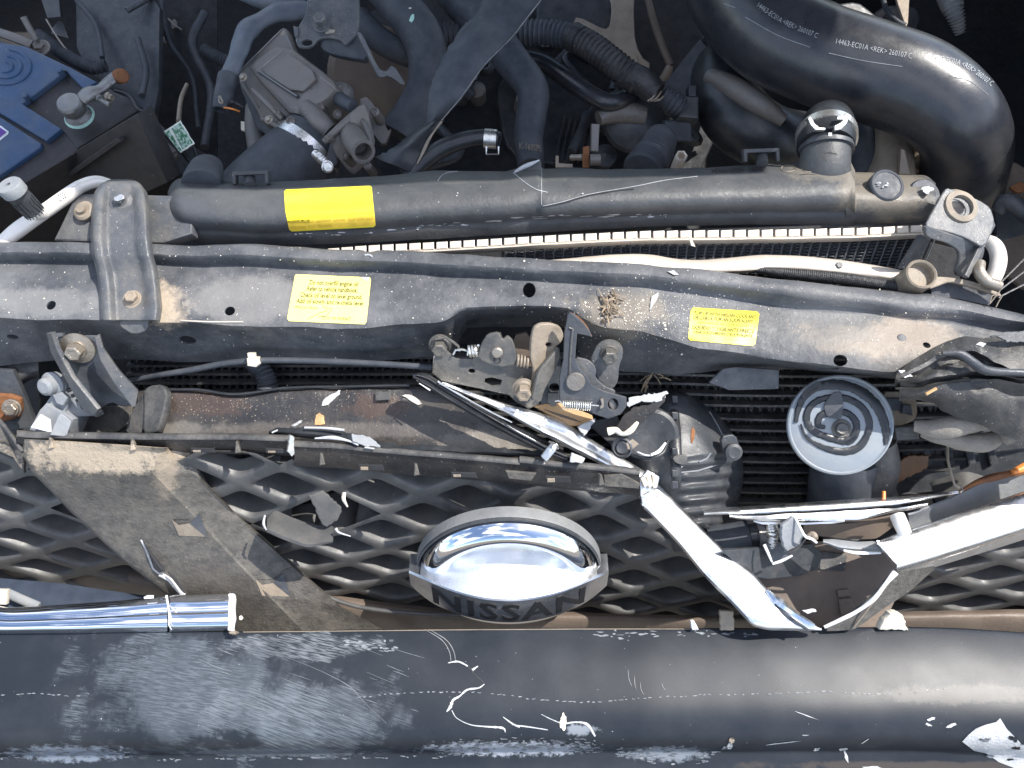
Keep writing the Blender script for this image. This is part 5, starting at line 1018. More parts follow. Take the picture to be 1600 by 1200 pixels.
plate('right_foot', Plane(955, 580, -.034, (0, -.75, .65)), [(922, 562), (930, 545), (950, 538), (968, 542), (974, 556), (967, 572), (966, 596), (958, 608), (945, 606), (932, 590)], .003, 'bracket_steel', la, round_=1)
plate('left_foot', Plane(685, 565, -.028, (-.2, -.75, .65)), [(675, 583), (677, 556), (690, 553), (699, 556), (690, 572), (684, 588)], .003, 'bare_aluminium', la, off=.002)
line3('washer_wire', [W(*q) for q in ((680, 530, -.012), (696, 527, -.010), (706, 533, -.012), (716, 541, -.016), (718, 549, -.02))], .0012, 'latch_steel', la)

# ================================================================ CONDENSER (behind the grille)
co = thing('condenser', 'black condenser with horizontal flat tubes and fine fins behind the grille', 'condenser')
pcn = Plane(800, 560, -.085, (0, -.80, .60))
def cpt(px, py, off=0): return pcn.p(px, py, off)
plate('core_back', pcn, [(60, 545), (1800, 545), (1800, 900), (60, 900)], .01, 'core_black', co, off=-.012)
ty = [556, 569, 582, 596, 612, 628, 645, 662, 679, 695, 711, 727, 743, 759, 775, 791]
for i, y in enumerate(ty):
    P = []
    for x in range(200, 1560, 40):
        bow = 14 * math.exp(-((x - 1240) / 260) ** 2) - 10 * math.exp(-((x - 980) / 110) ** 2) if x > 850 else 0
        P.append(cpt(x, y - bow * (-.6 if i > 5 else -.25) - (10 if 850 < x < 1040 else 0) * 0, .004 if x > 860 else .001))
    V = []; F = []
    for k, p_ in enumerate(P):
        for d in ((-.0012, .004), (.0012, .004), (.0014, -.004), (-.0014, -.004)): V.append(p_ + pcn.y * d[0] + pcn.n * d[1] + pcn.y * .0003 * noise.noise(p_ * 60))
    for k in range(len(P) - 1):
        for q in range(4): F.append((k * 4 + q, k * 4 + (q + 1) % 4, k * 4 + 4 + (q + 1) % 4, k * 4 + 4 + q))
    mesh('flat_tube', V, F, 'tube_black', co, 30)
V = []; F = []
for i in range(len(ty) - 1):
    x = 205
    while x < 1540:
        if not (930 < x < 1050 and i > 5):
            a_, b_, c_ = cpt(x, ty[i] + 2), cpt(x + (3 if int(x / 6) % 2 else -3), ty[i + 1] - 2), cpt(x + (4.2 if int(x / 6) % 2 else -1.8), ty[i + 1] - 2)
            d_ = cpt(x + 1.2, ty[i] + 2); b0 = len(V); V += [a_, b_, c_, d_]; V += [v - pcn.n * .008 for v in (a_, b_, c_, d_)]
            F += [(b0, b0 + 1, b0 + 2, b0 + 3), (b0, b0 + 4, b0 + 5, b0 + 1), (b0 + 3, b0 + 2, b0 + 6, b0 + 7)]
        x += 6 if x < 1050 else 7
mesh('fins', V, F, 'tube_black', co, 0, kind='stuff')

# ================================================================ UPPER DUCT / REINFORCEMENT PANEL
du = thing('air_duct_panel', 'dirty dark plastic air duct panel with debris behind the grille top', 'duct panel')
t0 = [(215, 612), (240, 606), (262, 607), (300, 608), (350, 614), (390, 613), (440, 607), (520, 605), (600, 603), (650, 602), (720, 622), (800, 660), (880, 700)]
t1 = [(205, 655), (262, 652), (400, 652), (600, 652), (720, 655), (880, 704)]
t2 = [(200, 682), (300, 682), (440, 680), (600, 690), (700, 700), (820, 712), (880, 716)]
loft('panel_top', [zz(t0, -.066), zz([(x, y + 5) for x, y in t0], -.062), zz(t1, -.070), zz(t2, -.074), zz([(x, y + 14) for x, y in t2], -.08)], 'duct_plastic', du, x0=215, x1=880, step=6, sm=2, cut=2, thick=.002, wob=.0016, bvh='du')
tube('panel_rim', [(265, 609, -.060), (310, 609, -.060), (360, 616, -.060), (400, 613, -.060), (450, 606, -.060), (540, 604, -.060), (640, 602, -.060)], 2.4, 'black_rubber', du, 8)
plate('panel_corner', Plane(235, 640, -.058, (-.2, -.3, 1)), [(222, 612), (232, 602), (252, 600), (262, 612), (258, 640), (250, 668), (245, 676), (222, 678), (224, 640)], .008, 'dusty_plastic', du, bev=.002, round_=1)
plate('corner_fold', Plane(205, 650, -.068, (-.3, -.4, .9)), [(212, 632), (224, 612), (226, 676), (196, 678), (200, 655)], .006, 'dusty_plastic', du, round_=1)
plate('left_panel', Plane(160, 655, -.085, (-.1, -.4, .9)), [(112, 668), (150, 636), (206, 632), (205, 660), (180, 676), (110, 676)], .006, 'bar_plastic', du)
plate('moulded_square', Plane(598, 618, -.060, (0, -.2, 1)), [(586, 612), (610, 611), (610, 625), (586, 626)], .0015, 'dusty_plastic', du)
sh = thing('torn_shroud_strip', 'torn glossy black plastic strip with white stress edges along the duct panel', 'torn plastic')
loft('strip', [zz([(420, 672), (438, 668), (500, 667), (530, 670), (560, 680), (600, 692), (700, 698), (830, 703), (860, 700)], -.054), zz([(420, 677), (470, 680), (520, 682), (560, 692), (600, 704), (700, 707), (830, 711), (860, 712)], -.052), zz([(420, 678), (470, 684), (520, 686), (560, 698), (600, 708), (700, 711), (830, 714), (860, 714)], -.062)], 'black_rubber', sh, x0=420, x1=860, step=5, sm=0, cut=1, thick=.0012, wob=.003, jag=5)
for P in ([(425, 676), (434, 672)], [(476, 668), (510, 669), (538, 672)], [(492, 685), (520, 684), (545, 689), (560, 695)], [(570, 699), (585, 701)]):
    tube('stress_edge', [(x, y, -.049) for x, y in P], [1 + rnd.random() * 1.3 for _ in P], 'pale_paint', sh, 6, wob=1)
plate('torn_end', Plane(580, 685, -.048, (.2, -.3, 1)), [(548, 678), (572, 680), (590, 692), (596, 700), (572, 698), (552, 690)], .002, 'grey_plastic', sh)

# ================================================================ GRILLE
gr = thing('grille', 'broken dark grey plastic grille with honeycomb mesh and dusty slanted frame bar', 'grille')
GPL = Plane(800, 700, -.06, (0, -math.cos(R(25)), math.sin(R(25))))
AX = Vector((0, 1, -.12)).normalized()
def cell_ring(w, hu, hd, n=28):
    C = [(-w / 2, 0), (0, hu), (w / 2, 0), (0, -hd)]; out = []
    for i in range(4):
        a, b = C[i], C[(i + 1) % 4]; m = n // 4
        for k in range(m): t = k / m; out.append((a[0] + (b[0] - a[0]) * t, a[1] + (b[1] - a[1]) * t))
    return out
def round_ring(P, it, k=3):
    for _ in range(it):
        P = [tuple((P[i - 1][j] + 2 * P[i][j] + P[(i + 1) % len(P)][j]) / 4 for j in (0, 1)) for i in range(len(P))]
    return P
def inside(x, y, poly):
    c = False; n = len(poly)
    for i in range(n):
        (x1, y1), (x2, y2) = poly[i], poly[i - 1]
        if (y1 > y) != (y2 > y) and x < (x2 - x1) * (y - y1) / (y2 - y1) + x1: c = not c
    return c
def mesh_grid(name, ref, region, skip, a=.0805, skew=.10, steps=(.056, .052, .047, .042, .038, .034), back=0, parent=gr, pl=GPL, cols=(-3, 11), rows=(-1, 5), dep=.045, topl=None):
    a0, b0 = pl.l(*ref); V = []; F = []
    lev = [0]
    for s_ in steps: lev.append(lev[-1] - s_)
    lev = [lev[0] + steps[0]] + lev
    for half in (0, 1):
        for r_ in range(rows[0], rows[1]):
            i0 = r_ + 1
            yc = lev[i0] if not half else (lev[i0] + lev[i0 + 1]) / 2
            L0_, L1_, L2_ = lev[max(i0 - 1, 0)] if i0 else lev[0] + steps[0], lev[i0], lev[min(i0 + 1, len(lev) - 1)]
            hu, hd = ((L0_ - L1_) / 2, (L1_ - L2_) / 2) if not half else ((L1_ - L2_) / 2, (L1_ - L2_) / 2)
            hh = (lev[max(i0 - 1, 0)] - lev[min(i0 + 1, len(lev) - 1)]) / (1 if 0 < i0 < len(lev) - 1 else .5) / 2 if not half else lev[i0] - lev[i0 + 1]
            for c in range(cols[0], cols[1]):
                xc = a * (c + (.5 if half else 0)); X = a0 + xc; Y = b0 + yc - skew * xc
                px, py = topix(pl.w(X, Y, -back))
                if not inside(px, py, region) or any((px - sx) ** 2 + (py - sy) ** 2 < sr * sr for sx, sy, sr in skip): continue
                O = cell_ring(a, hu, hd); I = round_ring([(x * .84, y * .80) for x, y in O], 1); I2 = round_ring([(x * .77, y * .71) for x, y in O], 2); I3 = [(x * .72, y * .62) for x, y in round_ring(O, 3)]
                n = len(O); b_ = len(V)
                for ring_, off, dd in ((O, -.0006, 0), (I, 0, 0), (I2, -.0015, 0), (I2, -.003, .003), (I3, -.003, dep), (I3, -.006, dep)):
                    for x, y in ring_:
                        q_ = pl.w(X + x, Y + y - skew * x, off - back)
                        if topl:
                            qx, qy = topix(q_); yt = float(np.interp(qx, *zip(*topl)))
                            if qy < yt: q_ = pl.p(qx, yt + (.8 * (dd > 0)), off - back)
                        V.append(q_ + AX * (dd if not topl or qy > yt + 34 else min(dd, .010)))
                for L in range(5):
                    for k in range(n): F.append((b_ + L * n + k, b_ + L * n + (k + 1) % n, b_ + (L + 1) * n + (k + 1) % n, b_ + (L + 1) * n + k))
    bm = bmesh.new(); vs = [bm.verts.new(v) for v in V]
    for f in F: bm.faces.new([vs[i] for i in f])
    bmesh.ops.remove_doubles(bm, verts=bm.verts, dist=.0004); bm.verts.index_update(); V = [v.co.copy() for v in bm.verts]; F = [tuple(v.index for v in f.verts) for f in bm.faces]; bm.free()
    return mesh(name, V, F, 'grille_plastic', parent, 60, bvh=name)
mesh_grid('center_mesh', (362, 722), [(298, 708), (1010, 752), (1060, 780), (1180, 900), (1230, 990), (430, 990), (300, 760)], [(478, 806, 24), (524, 800, 15)], topl=[(200, 702), (458, 708), (462, 720), (600, 730), (812, 747), (1010, 760), (1100, 770)])
mesh_grid('left_mesh', (52, 778), [(-480, 680), (10, 680), (300, 930), (300, 960), (-480, 930)], [], a=.084, back=.010, skew=.12, steps=(.052, .048, .044, .038, .034, .03), rows=(-2 + 1, 5), cols=(-8, 5), topl=[(-500, 690), (-100, 690), (10, 690), (40, 720), (100, 760), (400, 1000)])
mesh_grid('right_mesh', (1495, 880), [(1340, 830), (1700, 800), (2050, 780), (2050, 970), (1300, 990)], [], a=.088, back=.0, skew=-.10, steps=(.05, .046, .042, .038, .034, .03), cols=(-4, 8), rows=(-1, 4))
# torn cell walls near the hole
gp2 = Plane(500, 800, -.105, (0, -.8, .6))
plate('torn_wall', Plane(520, 795, -.095, (.3, -.7, .6)), [(482, 775), (505, 768), (530, 790), (534, 800), (528, 812), (512, 824), (504, 822), (496, 805)], .003, 'grille_plastic', gr, bev=.001)
loft('torn_wall', [zz([(418, 812), (428, 796), (460, 810), (500, 822), (520, 820)], -.115), zz([(416, 824), (440, 835), (480, 850), (520, 845)], -.105), zz([(416, 830), (440, 842), (480, 856), (520, 848)], -.108)], 'grille_plastic', gr, x0=417, x1=520, step=5, sm=1, cut=1, thick=.003)
tube('stress_edge', [(414, 805, -.10), (412, 818, -.10), (416, 828, -.104)], [1.6, 2.2, 1.4], 'pale_paint', gr, 6, wob=.8)
tube('stress_edge', [(525, 826, -.10), (530, 832, -.10), (548, 838, -.104)], [2.4, 1.8, .8], 'pale_paint', gr, 6, wob=.8)
tube('stress_edge', [(538, 770, -.09), (537, 780, -.09), (543, 792, -.094)], [2.4, 2.8, 1.6], 'bare_aluminium', gr, 6, wob=.8)
# top rails
def rail(name, T, zt, x0, x1, fac=20, mat='dusty_plastic', mat2='duct_plastic', hk=10):
    loft(name, [zz(T, zt - .004), zz([(x, y + 1) for x, y in T], zt), zz([(x, y + hk) for x, y in T], zt), zz([(x, y + hk + 1) for x, y in T], zt - .004)], mat, gr, x0=x0, x1=x1, step=8, sm=1, cut=1, thick=.0015, wob=.0005)
    loft(name.replace('lip', 'fascia'), [zz([(x, y + hk + 1) for x, y in T], zt - .003), zz([(x, y + hk + fac * .7) for x, y in T], zt - .012), zz([(x, y + hk + fac * 1.2) for x, y in T], zt - .022), zz([(x, y + hk + fac * 1.4) for x, y in T], zt - .03)], mat2, gr, x0=x0, x1=x1, step=8, sm=1, cut=1, thick=.0015, wob=.0006, bvh=name + 'f')
rail('top_lip', [(26, 671), (50, 674), (120, 675), (250, 677), (380, 677), (458, 680)], -.050, 26, 458, 16)
rail('top_lip', [(460, 688), (520, 690), (600, 698), (700, 706), (812, 716)], -.052, 460, 812, 22)
rail('top_lip', [(812, 712), (860, 718), (920, 724), (960, 727), (1000, 732)], -.050, 812, 1000, 24)
for (x, y) in ((79, 690), (207, 693), (371, 697), (503, 716), (651, 732), (940, 748)):
    pq = Plane(x, y, -.050, (.2, -.6, .8)); plate('moulded_rib', pq, [(x - 3, y - 6), (x + 1, y - 6), (x + 5, y + 10), (x - 4, y + 12)], .006, 'bar_plastic', gr, bev=.0008)
for (x0, y0, x1, y1) in ((298, 700, 334, 707), (415, 701, 450, 708), (560, 726, 598, 735), (705, 738, 743, 746), (852, 744, 890, 754)):
    xm, ym = (x0 + x1) / 2, (y0 + y1) / 2
    plate('clip_slot', Plane(xm, ym, -.056, (0, -.7, .7)), [(x0, y0), (x1, y0 + 1), (x1 + 2, y1 + 1), (x0, y1)], .002, 'dark_void', gr, off=.001)
    plate('slot_floor', Plane(xm, ym, -.056, (0, -.7, .7)), [(x0 + 3, y0 + 4), (x0 + 15, y0 + 4), (x0 + 15, y1), (x0 + 3, y1)], .002, 'tan_steel', gr, off=.002)
plate('fascia_pad', Plane(840, 745, -.056, (0, -.7, .7)), [(790, 736), (838, 740), (830, 752), (795, 748)], .003, 'bar_plastic', gr); plate('fascia_pad', Plane(960, 750, -.056, (0, -.7, .7)), [(944, 744), (972, 740), (1000, 756), (998, 764), (944, 760)], .004, 'bar_plastic', gr)
plate('rail_end', Plane(458, 695, -.046, (.6, -.6, .6)), [(453, 680), (460, 682), (461, 710), (456, 714), (450, 706)], .004, 'bright_zinc', gr)
# slanted bar
FB = Plane(250, 800, -.135, (0, -.62, .78))
L_ = [(6, 660), (50, 716), (60, 740), (115, 800), (190, 872), (245, 908), (300, 945), (370, 1010)]
loftV = []
def barrow(t):  # t 0..1 down the bar: left edge, face/bevel boundary, bevel edge, mesh rim
    ks = [0, .06, .16, .38, .62, .80, 1.0]
    Lx = [38, 38, 52, 115, 192, 262, 400]; Ly = [686, 708, 736, 800, 872, 928, 1010]
    Mx = [255, 256, 240, 292, 355, 425, 500]; My = [700, 704, 738, 792, 860, 934, 1010]
    Nx = [262, 275, 296, 350, 425, 495, 560]; Ny = [698, 712, 738, 795, 868, 940, 1010]
    Px = [300, 302, 312, 368, 455, 530, 640]; Py = [702, 716, 748, 806, 884, 950, 1010]
    Z = [-.054, -.060, -.072, -.112, -.152, -.185, -.235]
    f = lambda A: float(np.interp(t, ks, A))
    z = f(Z); return [(f(Lx) - 4, f(Ly), z - .014), (f(Lx), f(Ly), z), (f(Lx) + 6, f(Ly), z + .001), ((f(Lx) + f(Mx)) / 2, (f(Ly) + f(My)) / 2, z + .003), (f(Mx) - 3, f(My), z + .002), (f(Mx) + 3, f(My), z + .000), (f(Nx) - 3, f(Ny), z - .012), (f(Nx) + 3, f(Ny), z - .013), (f(Px), f(Py), z - .020), (f(Px) + 3, f(Py), z - .032)]
V = []; UVb = []; m = 90
for i in range(m):
    rw = barrow(i / (m - 1)); dense = []
    for a_, b_ in zip(rw, rw[1:]):
        for k in range(5): t = k / 5; dense.append(tuple(a_[j] * (1 - t) + b_[j] * t for j in range(3)))
    dense.append(rw[-1])
    for (x, y, z) in dense:
        v = W(x, y, z); V.append(v + Vector((0, -.5, .8)) * .0006 * noise.noise(v * 60)); UVb.append((x, y))
c_ = len(dense); F = [(i * c_ + j, (i + 1) * c_ + j, (i + 1) * c_ + j + 1, i * c_ + j + 1) for i in range(m - 1) for j in range(c_ - 1)]
BV['bar'] = BVHTree.FromPolygons(V, F); n0 = len(V)
Vb = V + [v - Vector((0, -.5, .8)) * .003 for v in V]; Fb_ = F + [tuple(k + n0 for k in f[::-1]) for f in F]
bd = list(range(c_)) + [i * c_ + c_ - 1 for i in range(1, m)] + [(m - 1) * c_ + j for j in range(c_ - 2, -1, -1)] + [i * c_ for i in range(m - 2, 0, -1)]; Fb_ += [(a_, b2, b2 + n0, a_ + n0) for a_, b2 in zip(bd, bd[1:] + bd[:1])]
bar = mesh('slanted_bar', Vb, Fb_, 'bar_plastic', gr, 25, uvp=UVb + UVb)
for (x, y) in ((297, 823), (427, 917)):
    def q(px, py, o): return cast('bar', px, py, o)
    A_, B_, C_, D_, E_, G_ = q(x - 28, y - 12, .0008), q(x - 3, y - 12, .0008), q(x + 16, y - 22, .0008), q(x + 28, y + 15, .0008), q(x - 17, y + 13, .0008), q(x - 2, y - 8, -.006)
    mesh('notch', [A_, B_, C_, D_, E_, G_ or A_], [(0, 5, 1), (1, 5, 2)], 'dark_void', gr, 0)
    mesh('notch_floor', [A_ + Vector((0, 0, .0004)), B_, C_, D_, E_, G_, q(x + 2, y - 7, .0012), q(x - 17, y - 4, .0012)], [(6, 3, 4, 7), (7, 4, 0)], 'tan_steel', gr, 0)
    mesh('notch_side', [q(x + 15, y - 22, .0016), q(x + 28, y + 15, .0016), q(x, y - 7, .0016)], [(0, 2, 1)], 'dark_steel', gr, 0)
# crack through the bar's lower left
ck = [(221, 843), (228, 856), (234, 872), (240, 888), (250, 896), (258, 900), (266, 905), (274, 915), (282, 924), (290, 928)]
Q = [cast('bar', *q_, .0008) or W(*q_, -.17) for q_ in ck]
line3('crack_edge', Q[:5], .0009, 'pale_paint', gr, 5); line3('crack_edge', Q[4:], .0022, 'pale_paint', gr, 6)
tube('crack_gap', [(224, 846, -.135), (236, 866, -.143), (250, 886, -.153), (258, 892, -.156)], [.5, 2.5, 4, 1], 'dark_void', gr, 6); tube('crack_gap', [(262, 893, -.155), (272, 903, -.158), (286, 922, -.166), (292, 927, -.168)], [1, 2.5, 2.5, 1], 'dark_void', gr, 6)
line3('hairline_crack', [q for q in (cast('bar', *p_, .0004) for p_ in ((432, 903), (437, 896), (446, 890), (456, 887))) if q], .0007, 'bar_plastic', gr, 4)
# left outer bar (at the picture's left edge)
plate('outer_bar', Plane(15, 690, -.07, (.3, -.6, .8)), [(-40, 660), (4, 664), (36, 700), (38, 740), (20, 715), (-40, 690)], .006, 'bar_plastic', gr, bev=.001)
tube('outer_bar_edge', [(-20, 640, -.062), (5, 664, -.060), (36, 706, -.066)], 3.5, 'dusty_plastic', gr, 10)
# mesh outline rim left of centre
tube('mesh_rim', [(303, 716, -.086), (308, 735, -.096), (332, 770, -.114), (367, 808, -.136), (412, 850, -.162), (457, 890, -.188), (502, 927, -.21), (560, 948, -.215), (640, 958, -.215), (720, 962, -.215)], 3.5, 'grille_plastic', gr, 10)
# brown lower reinforcement
lr = thing('lower_bumper_rail', 'dirty brown bumper reinforcement rail seen below the grille mesh', 'rail')
loft('rail_left', [zz([(-40, 868), (100, 876), (200, 886), (300, 905), (700, 952), (1100, 962), (1700, 950)], -.255), zz([(-40, 880), (100, 888), (250, 910), (700, 960), (1100, 968), (1700, 960)], -.245), zz([(-40, 906), (100, 918), (250, 940), (700, 985), (1700, 985)], -.26), zz([(-40, 908), (100, 922), (250, 944), (700, 1010), (1700, 1010)], -.29)], 'brown_rail', lr, x0=-520, x1=2100, step=10, sm=3, cut=2, thick=.003, wob=.002)
lp = thing('blue_grey_under_panel', 'smooth blue grey bumper inner panel showing above the left chrome trim', 'panel')
loft('panel', [zz([(-40, 900), (100, 912), (180, 924), (300, 940)], -.215), zz([(-40, 930), (60, 936), (180, 946), (300, 955)], -.205), zz([(-40, 990), (300, 990)], -.21)], 'hood_paint', lp, x0=-400, x1=300, step=8, sm=1, cut=2, thick=.002)
tube('panel_fold', [(8, 925, -.195), (30, 935, -.195), (60, 948, -.197)], 7, 'grey_plastic', lp, 12, flat=.5)
plate('white_tab', Plane(5, 935, -.18, (.1, -.4, .9)), [(-10, 921), (11, 922), (9, 945), (-10, 945)], .006, 'cream_plastic', lp)

# ---- emblem
em = thing('grille_emblem', 'round chrome emblem with a wide name bar reading NISSAN on the grille', 'emblem')
EN = Vector((0, -math.cos(R(21)), math.sin(R(21)))); EU = Vector((0, math.sin(R(21)), math.cos(R(21)))); EC = W(795, 897, -.166); EX = Vector((1, 0, 0))
def ev(x, u, n): return EC + EX * x + EU * u + EN * n
def erev(name, prof, mat, n=72, sharp=35):
    V = [ev(r_ * math.cos(2 * math.pi * k / n), r_ * math.sin(2 * math.pi * k / n), h) for r_, h in prof for k in range(n)]
    F = [(i * n + k, i * n + (k + 1) % n, (i + 1) * n + (k + 1) % n, (i + 1) * n + k) for i in range(len(prof) - 1) for k in range(n)]
    return mesh(name, V, F, mat, em, sharp)
K = .0818
erev('backing_cup', [(.0855, -.013), (.0853, -.004), (.0848, -.001), (.084, .0), (.083, -.010)], 'emblem_grey')
rp_ = []
for i in range(17):
    a_ = i / 16 * math.pi; rp_.append((.0675 + .0140 * math.cos(a_), -.004 + .016 * math.sin(a_)))
erev('ring', [(.0818, -.012)] + rp_ + [(.0532, -.010)], 'chrome')
erev('dish', [(.0545, -.006), (.050, -.014), (.040, -.019), (.022, -.022), (.0005, -.023)], 'worn_chrome')
erev('rim_line', [(.0850, -.003), (.0850, .0005), (.0835, .001), (.0825, -.003)], 'dark_steel')
# name bar, bowed outwards
V = []; F = []; nx, hw = 48, .0905
prof_ = [(.0195, -.012), (.0195, .004), (.0180, .0), (.0165, .0), (-.0165, .0), (-.0185, -.002), (-.0195, -.004), (-.0195, -.03)]
def bown(x): return .038 - .032 * (x / hw) ** 2
for i in range(nx + 1):
    x = -hw + 2 * hw * i / nx; bn = bown(x)
    for u, n_ in ((.030, -.012), (.0195, bn - .002), (.0175, bn), (-.0175, bn + .001), (-.0190, bn - .001), (-.0190, -.012)): V.append(ev(x, .004 + (u - .004) * (1 - .45 * max(0, (abs(x) / hw - .72) / .28) ** 1.6) if n_ > -.01 else u * .5, n_))
for i in range(nx):
    for k in range(6): F.append((i * 6 + k, i * 6 + (k + 1) % 6, i * 6 + 6 + (k + 1) % 6, i * 6 + 6 + k))
F += [(5, 4, 3, 2, 1, 0), tuple(nx * 6 + k for k in range(6))]
mesh('name_bar', V, F, 'bar_chrome', em, 25)
Vt = []; Ft = []; nb = 40
for i in range(nb + 1):
    x = -.079 + .158 * i / nb; q_ = max(0, 1 - (x / .079) ** 2)
    for j in range(7):
        t = j / 6; Vt.append(ev(x, .0196 + .0125 * t * q_, (bown(x) - .0005) * (1 - t) + (-.004 - .006 * q_) * t + .0008 * math.sin(t * 3.14)))
Ft = [(i * 7 + j, i * 7 + 7 + j, i * 7 + 8 + j, i * 7 + j + 1) for i in range(nb) for j in range(6)]
mesh('bar_scoop', Vt, Ft, 'sunlit_chrome', em, 40)
# sunken bar scoop, in whiter chrome for sun glare: the ring disappears behind it
Vt, Ft = textpoly('NISSAN', 1.0, .022, 1.12); xs = [v[0] for v in Vt]; x0_, x1_ = min(xs), max(xs)
Vt2 = []; 
for v in Vt:
    x = -.069 + .138 * (v[0] - x0_) / (x1_ - x0_); u = -.0130 + .0265 * v[1] / .72; Vt2.append(ev(x, u, bown(x) + .0012))
nt_ = len(Vt2); Vt3 = Vt2 + [v - EN * .002 for v in Vt2]
from collections import Counter
ec = Counter(); 
for f in Ft:
    for a_, b_ in zip(f, f[1:] + f[:1]): ec[(a_, b_)] += 1
side = [(a_, b_, b_ + nt_, a_ + nt_) for (a_, b_) in ec if (b_, a_) not in ec]
mesh('lettering', Vt3, Ft + side, 'letter_black', em, 30)
# lower lip of the ring, its glint drawn as a chrome line
line3('lower_glint', [ev(.083 * math.cos(a_), .083 * math.sin(a_), .002) for a_ in np.linspace(3.6, 5.8, 30)], .0008, 'chrome', em)

# ================================================================ CHROME TRIM PIECES
ct = thing('left_chrome_trim', 'cracked chrome trim bar lying on the bumper at the left edge', 'chrome trim')
Tt = [(-40, 938), (0, 947), (15, 949), (60, 947), (130, 942), (200, 937), (260, 930), (366, 927)]
Tb = [(-40, 992), (100, 991), (250, 988), (364, 986)]
def trow(t, z): return lerp(Tt, Tb, t, z)
TR = ((0, -.168), (.02, -.152), (.30, -.147), (.36, -.151), (.42, -.151), (.50, -.146), (.72, -.146), (.90, -.150), (1, -.160))
loft('trim_bar', [trow(t, z) for t, z in TR], 'chrome', ct, x0=-330, x1=261, step=6, sm=2, cut=1, thick=.002, wob=.0006, wsc=14)
loft('trim_end', [[(x, y + (0), z + .0008) for x, y, z in trow(t, z)] for t, z in TR], 'chrome', ct, x0=265, x1=362, step=6, sm=2, cut=1, thick=.002, wob=.001, wsc=18, label='cracked off end piece of the chrome trim')
tube('crack_edge', [(260, 931, -.149), (263, 948, -.145), (265, 966, -.144), (264, 976, -.145), (268, 984, -.148)], [2, 1.6, 1.8, 1.2, .6], 'white_plastic', ct, 8, wob=.5)
loft('broken_edge', [zz([(354, 927), (366, 928)], -.146), zz([(358, 955), (365, 955)], -.143), zz([(355, 972), (368, 970)], -.142), zz([(356, 985), (366, 988)], -.146)], 'white_plastic', ct, x0=357, x1=367, step=2, sm=0, cut=1, thick=.003, wob=.003, fn=lambda x, y, z: (x + 2.2 * noise.noise(Vector((y * .16, x * .02, 4))), y + 2 * noise.noise(Vector((y * .2, x * .3, 1))), z))
plate('white_chip', Plane(232, 932, -.146, (0, -.2, 1)), [(224, 933), (230, 930), (239, 930), (239, 935), (225, 936)], .002, 'white_plastic', ct)
wf = tag(plate('plastic_flake', Plane(377, 966, -.145, (.3, -.4, .8)), ragged(377, 966, 5, 4, 8, .4), .002, 'cream_plastic'), 'tiny cream plastic flake beside the broken end of the chrome trim', 'flake')
wf2 = tag(plate('pebble', Plane(364, 989, -.144, (0, -.2, 1)), ragged(364, 989, 9, 4, 10, .3), .006, 'tan_steel', bev=.002), 'small tan pebble under the broken end of the left chrome trim', 'pebble')
# diagonal strip
ds = thing('diagonal_chrome_strip', 'long broken chrome strip lying diagonally from the latch to the bumper', 'chrome trim')
U_ = [(690, 597), (735, 612), (800, 634), (850, 646), (880, 656), (930, 690), (1000, 733), (1022, 750), (1100, 828), (1140, 868), (1175, 893), (1200, 922), (1250, 962), (1285, 983)]
D_ = [(690, 600), (760, 632), (800, 652), (850, 680), (900, 706), (960, 735), (990, 755), (1005, 792), (1060, 850), (1100, 900), (1140, 940), (1175, 978), (1200, 985), (1285, 985)]
def dz(x): return float(np.interp(x, [690, 850, 1000, 1285], [-.030, -.050, -.100, -.138]))
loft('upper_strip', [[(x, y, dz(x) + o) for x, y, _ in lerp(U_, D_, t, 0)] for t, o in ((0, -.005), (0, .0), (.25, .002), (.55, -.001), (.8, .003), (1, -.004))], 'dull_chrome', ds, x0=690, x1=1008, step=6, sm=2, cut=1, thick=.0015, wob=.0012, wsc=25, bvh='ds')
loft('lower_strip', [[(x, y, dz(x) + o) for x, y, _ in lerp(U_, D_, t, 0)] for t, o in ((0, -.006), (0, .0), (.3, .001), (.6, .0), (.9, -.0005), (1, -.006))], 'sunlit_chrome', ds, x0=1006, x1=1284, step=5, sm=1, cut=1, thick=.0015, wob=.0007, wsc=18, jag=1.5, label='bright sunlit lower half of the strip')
cp_ = Plane(1012, 760, -.088, (.2, -.4, .9))
plate('clip_block', cp_, [(1000, 748), (1012, 734), (1031, 745), (1026, 762), (1006, 772), (1001, 780)], .004, 'dull_chrome', ds)
for k in range(3): plate('clip_rib', cp_, [(1001 + k * 9, 748 - k * 3), (1008 + k * 9, 744 - k * 3 + k * 2), (1014 + k * 7, 758 + k), (1007 + k * 7, 762 + k)], .003, 'bare_aluminium', ds, off=.003)
plate('clip_side', Plane(1015, 775, -.094, (.3, -.6, .7)), [(1002, 776), (1026, 764), (1020, 782), (1004, 792)], .003, 'bright_zinc', ds)
tube('torn_sliver', [(1198, 922, -.124), (1215, 940, -.126), (1240, 958, -.13), (1272, 978, -.134)], [3, 5, 4, 3], 'worn_chrome', ds, 6, wob=.6); tube('torn_sliver', [(1210, 944, -.128), (1235, 966, -.13), (1262, 984, -.134)], [2, 3, 2], 'dark_steel', ds, 6, wob=.6)
dk = thing('dark_trim_strip', 'narrow glossy black trim strip under the latch beside the chrome strip', 'trim strip')
U2 = [(645, 586), (655, 582), (668, 583), (700, 604), (760, 642), (810, 672), (850, 694), (886, 712)]; D2 = [(645, 590), (655, 598), (700, 628), (760, 662), (810, 688), (850, 708), (886, 722)]
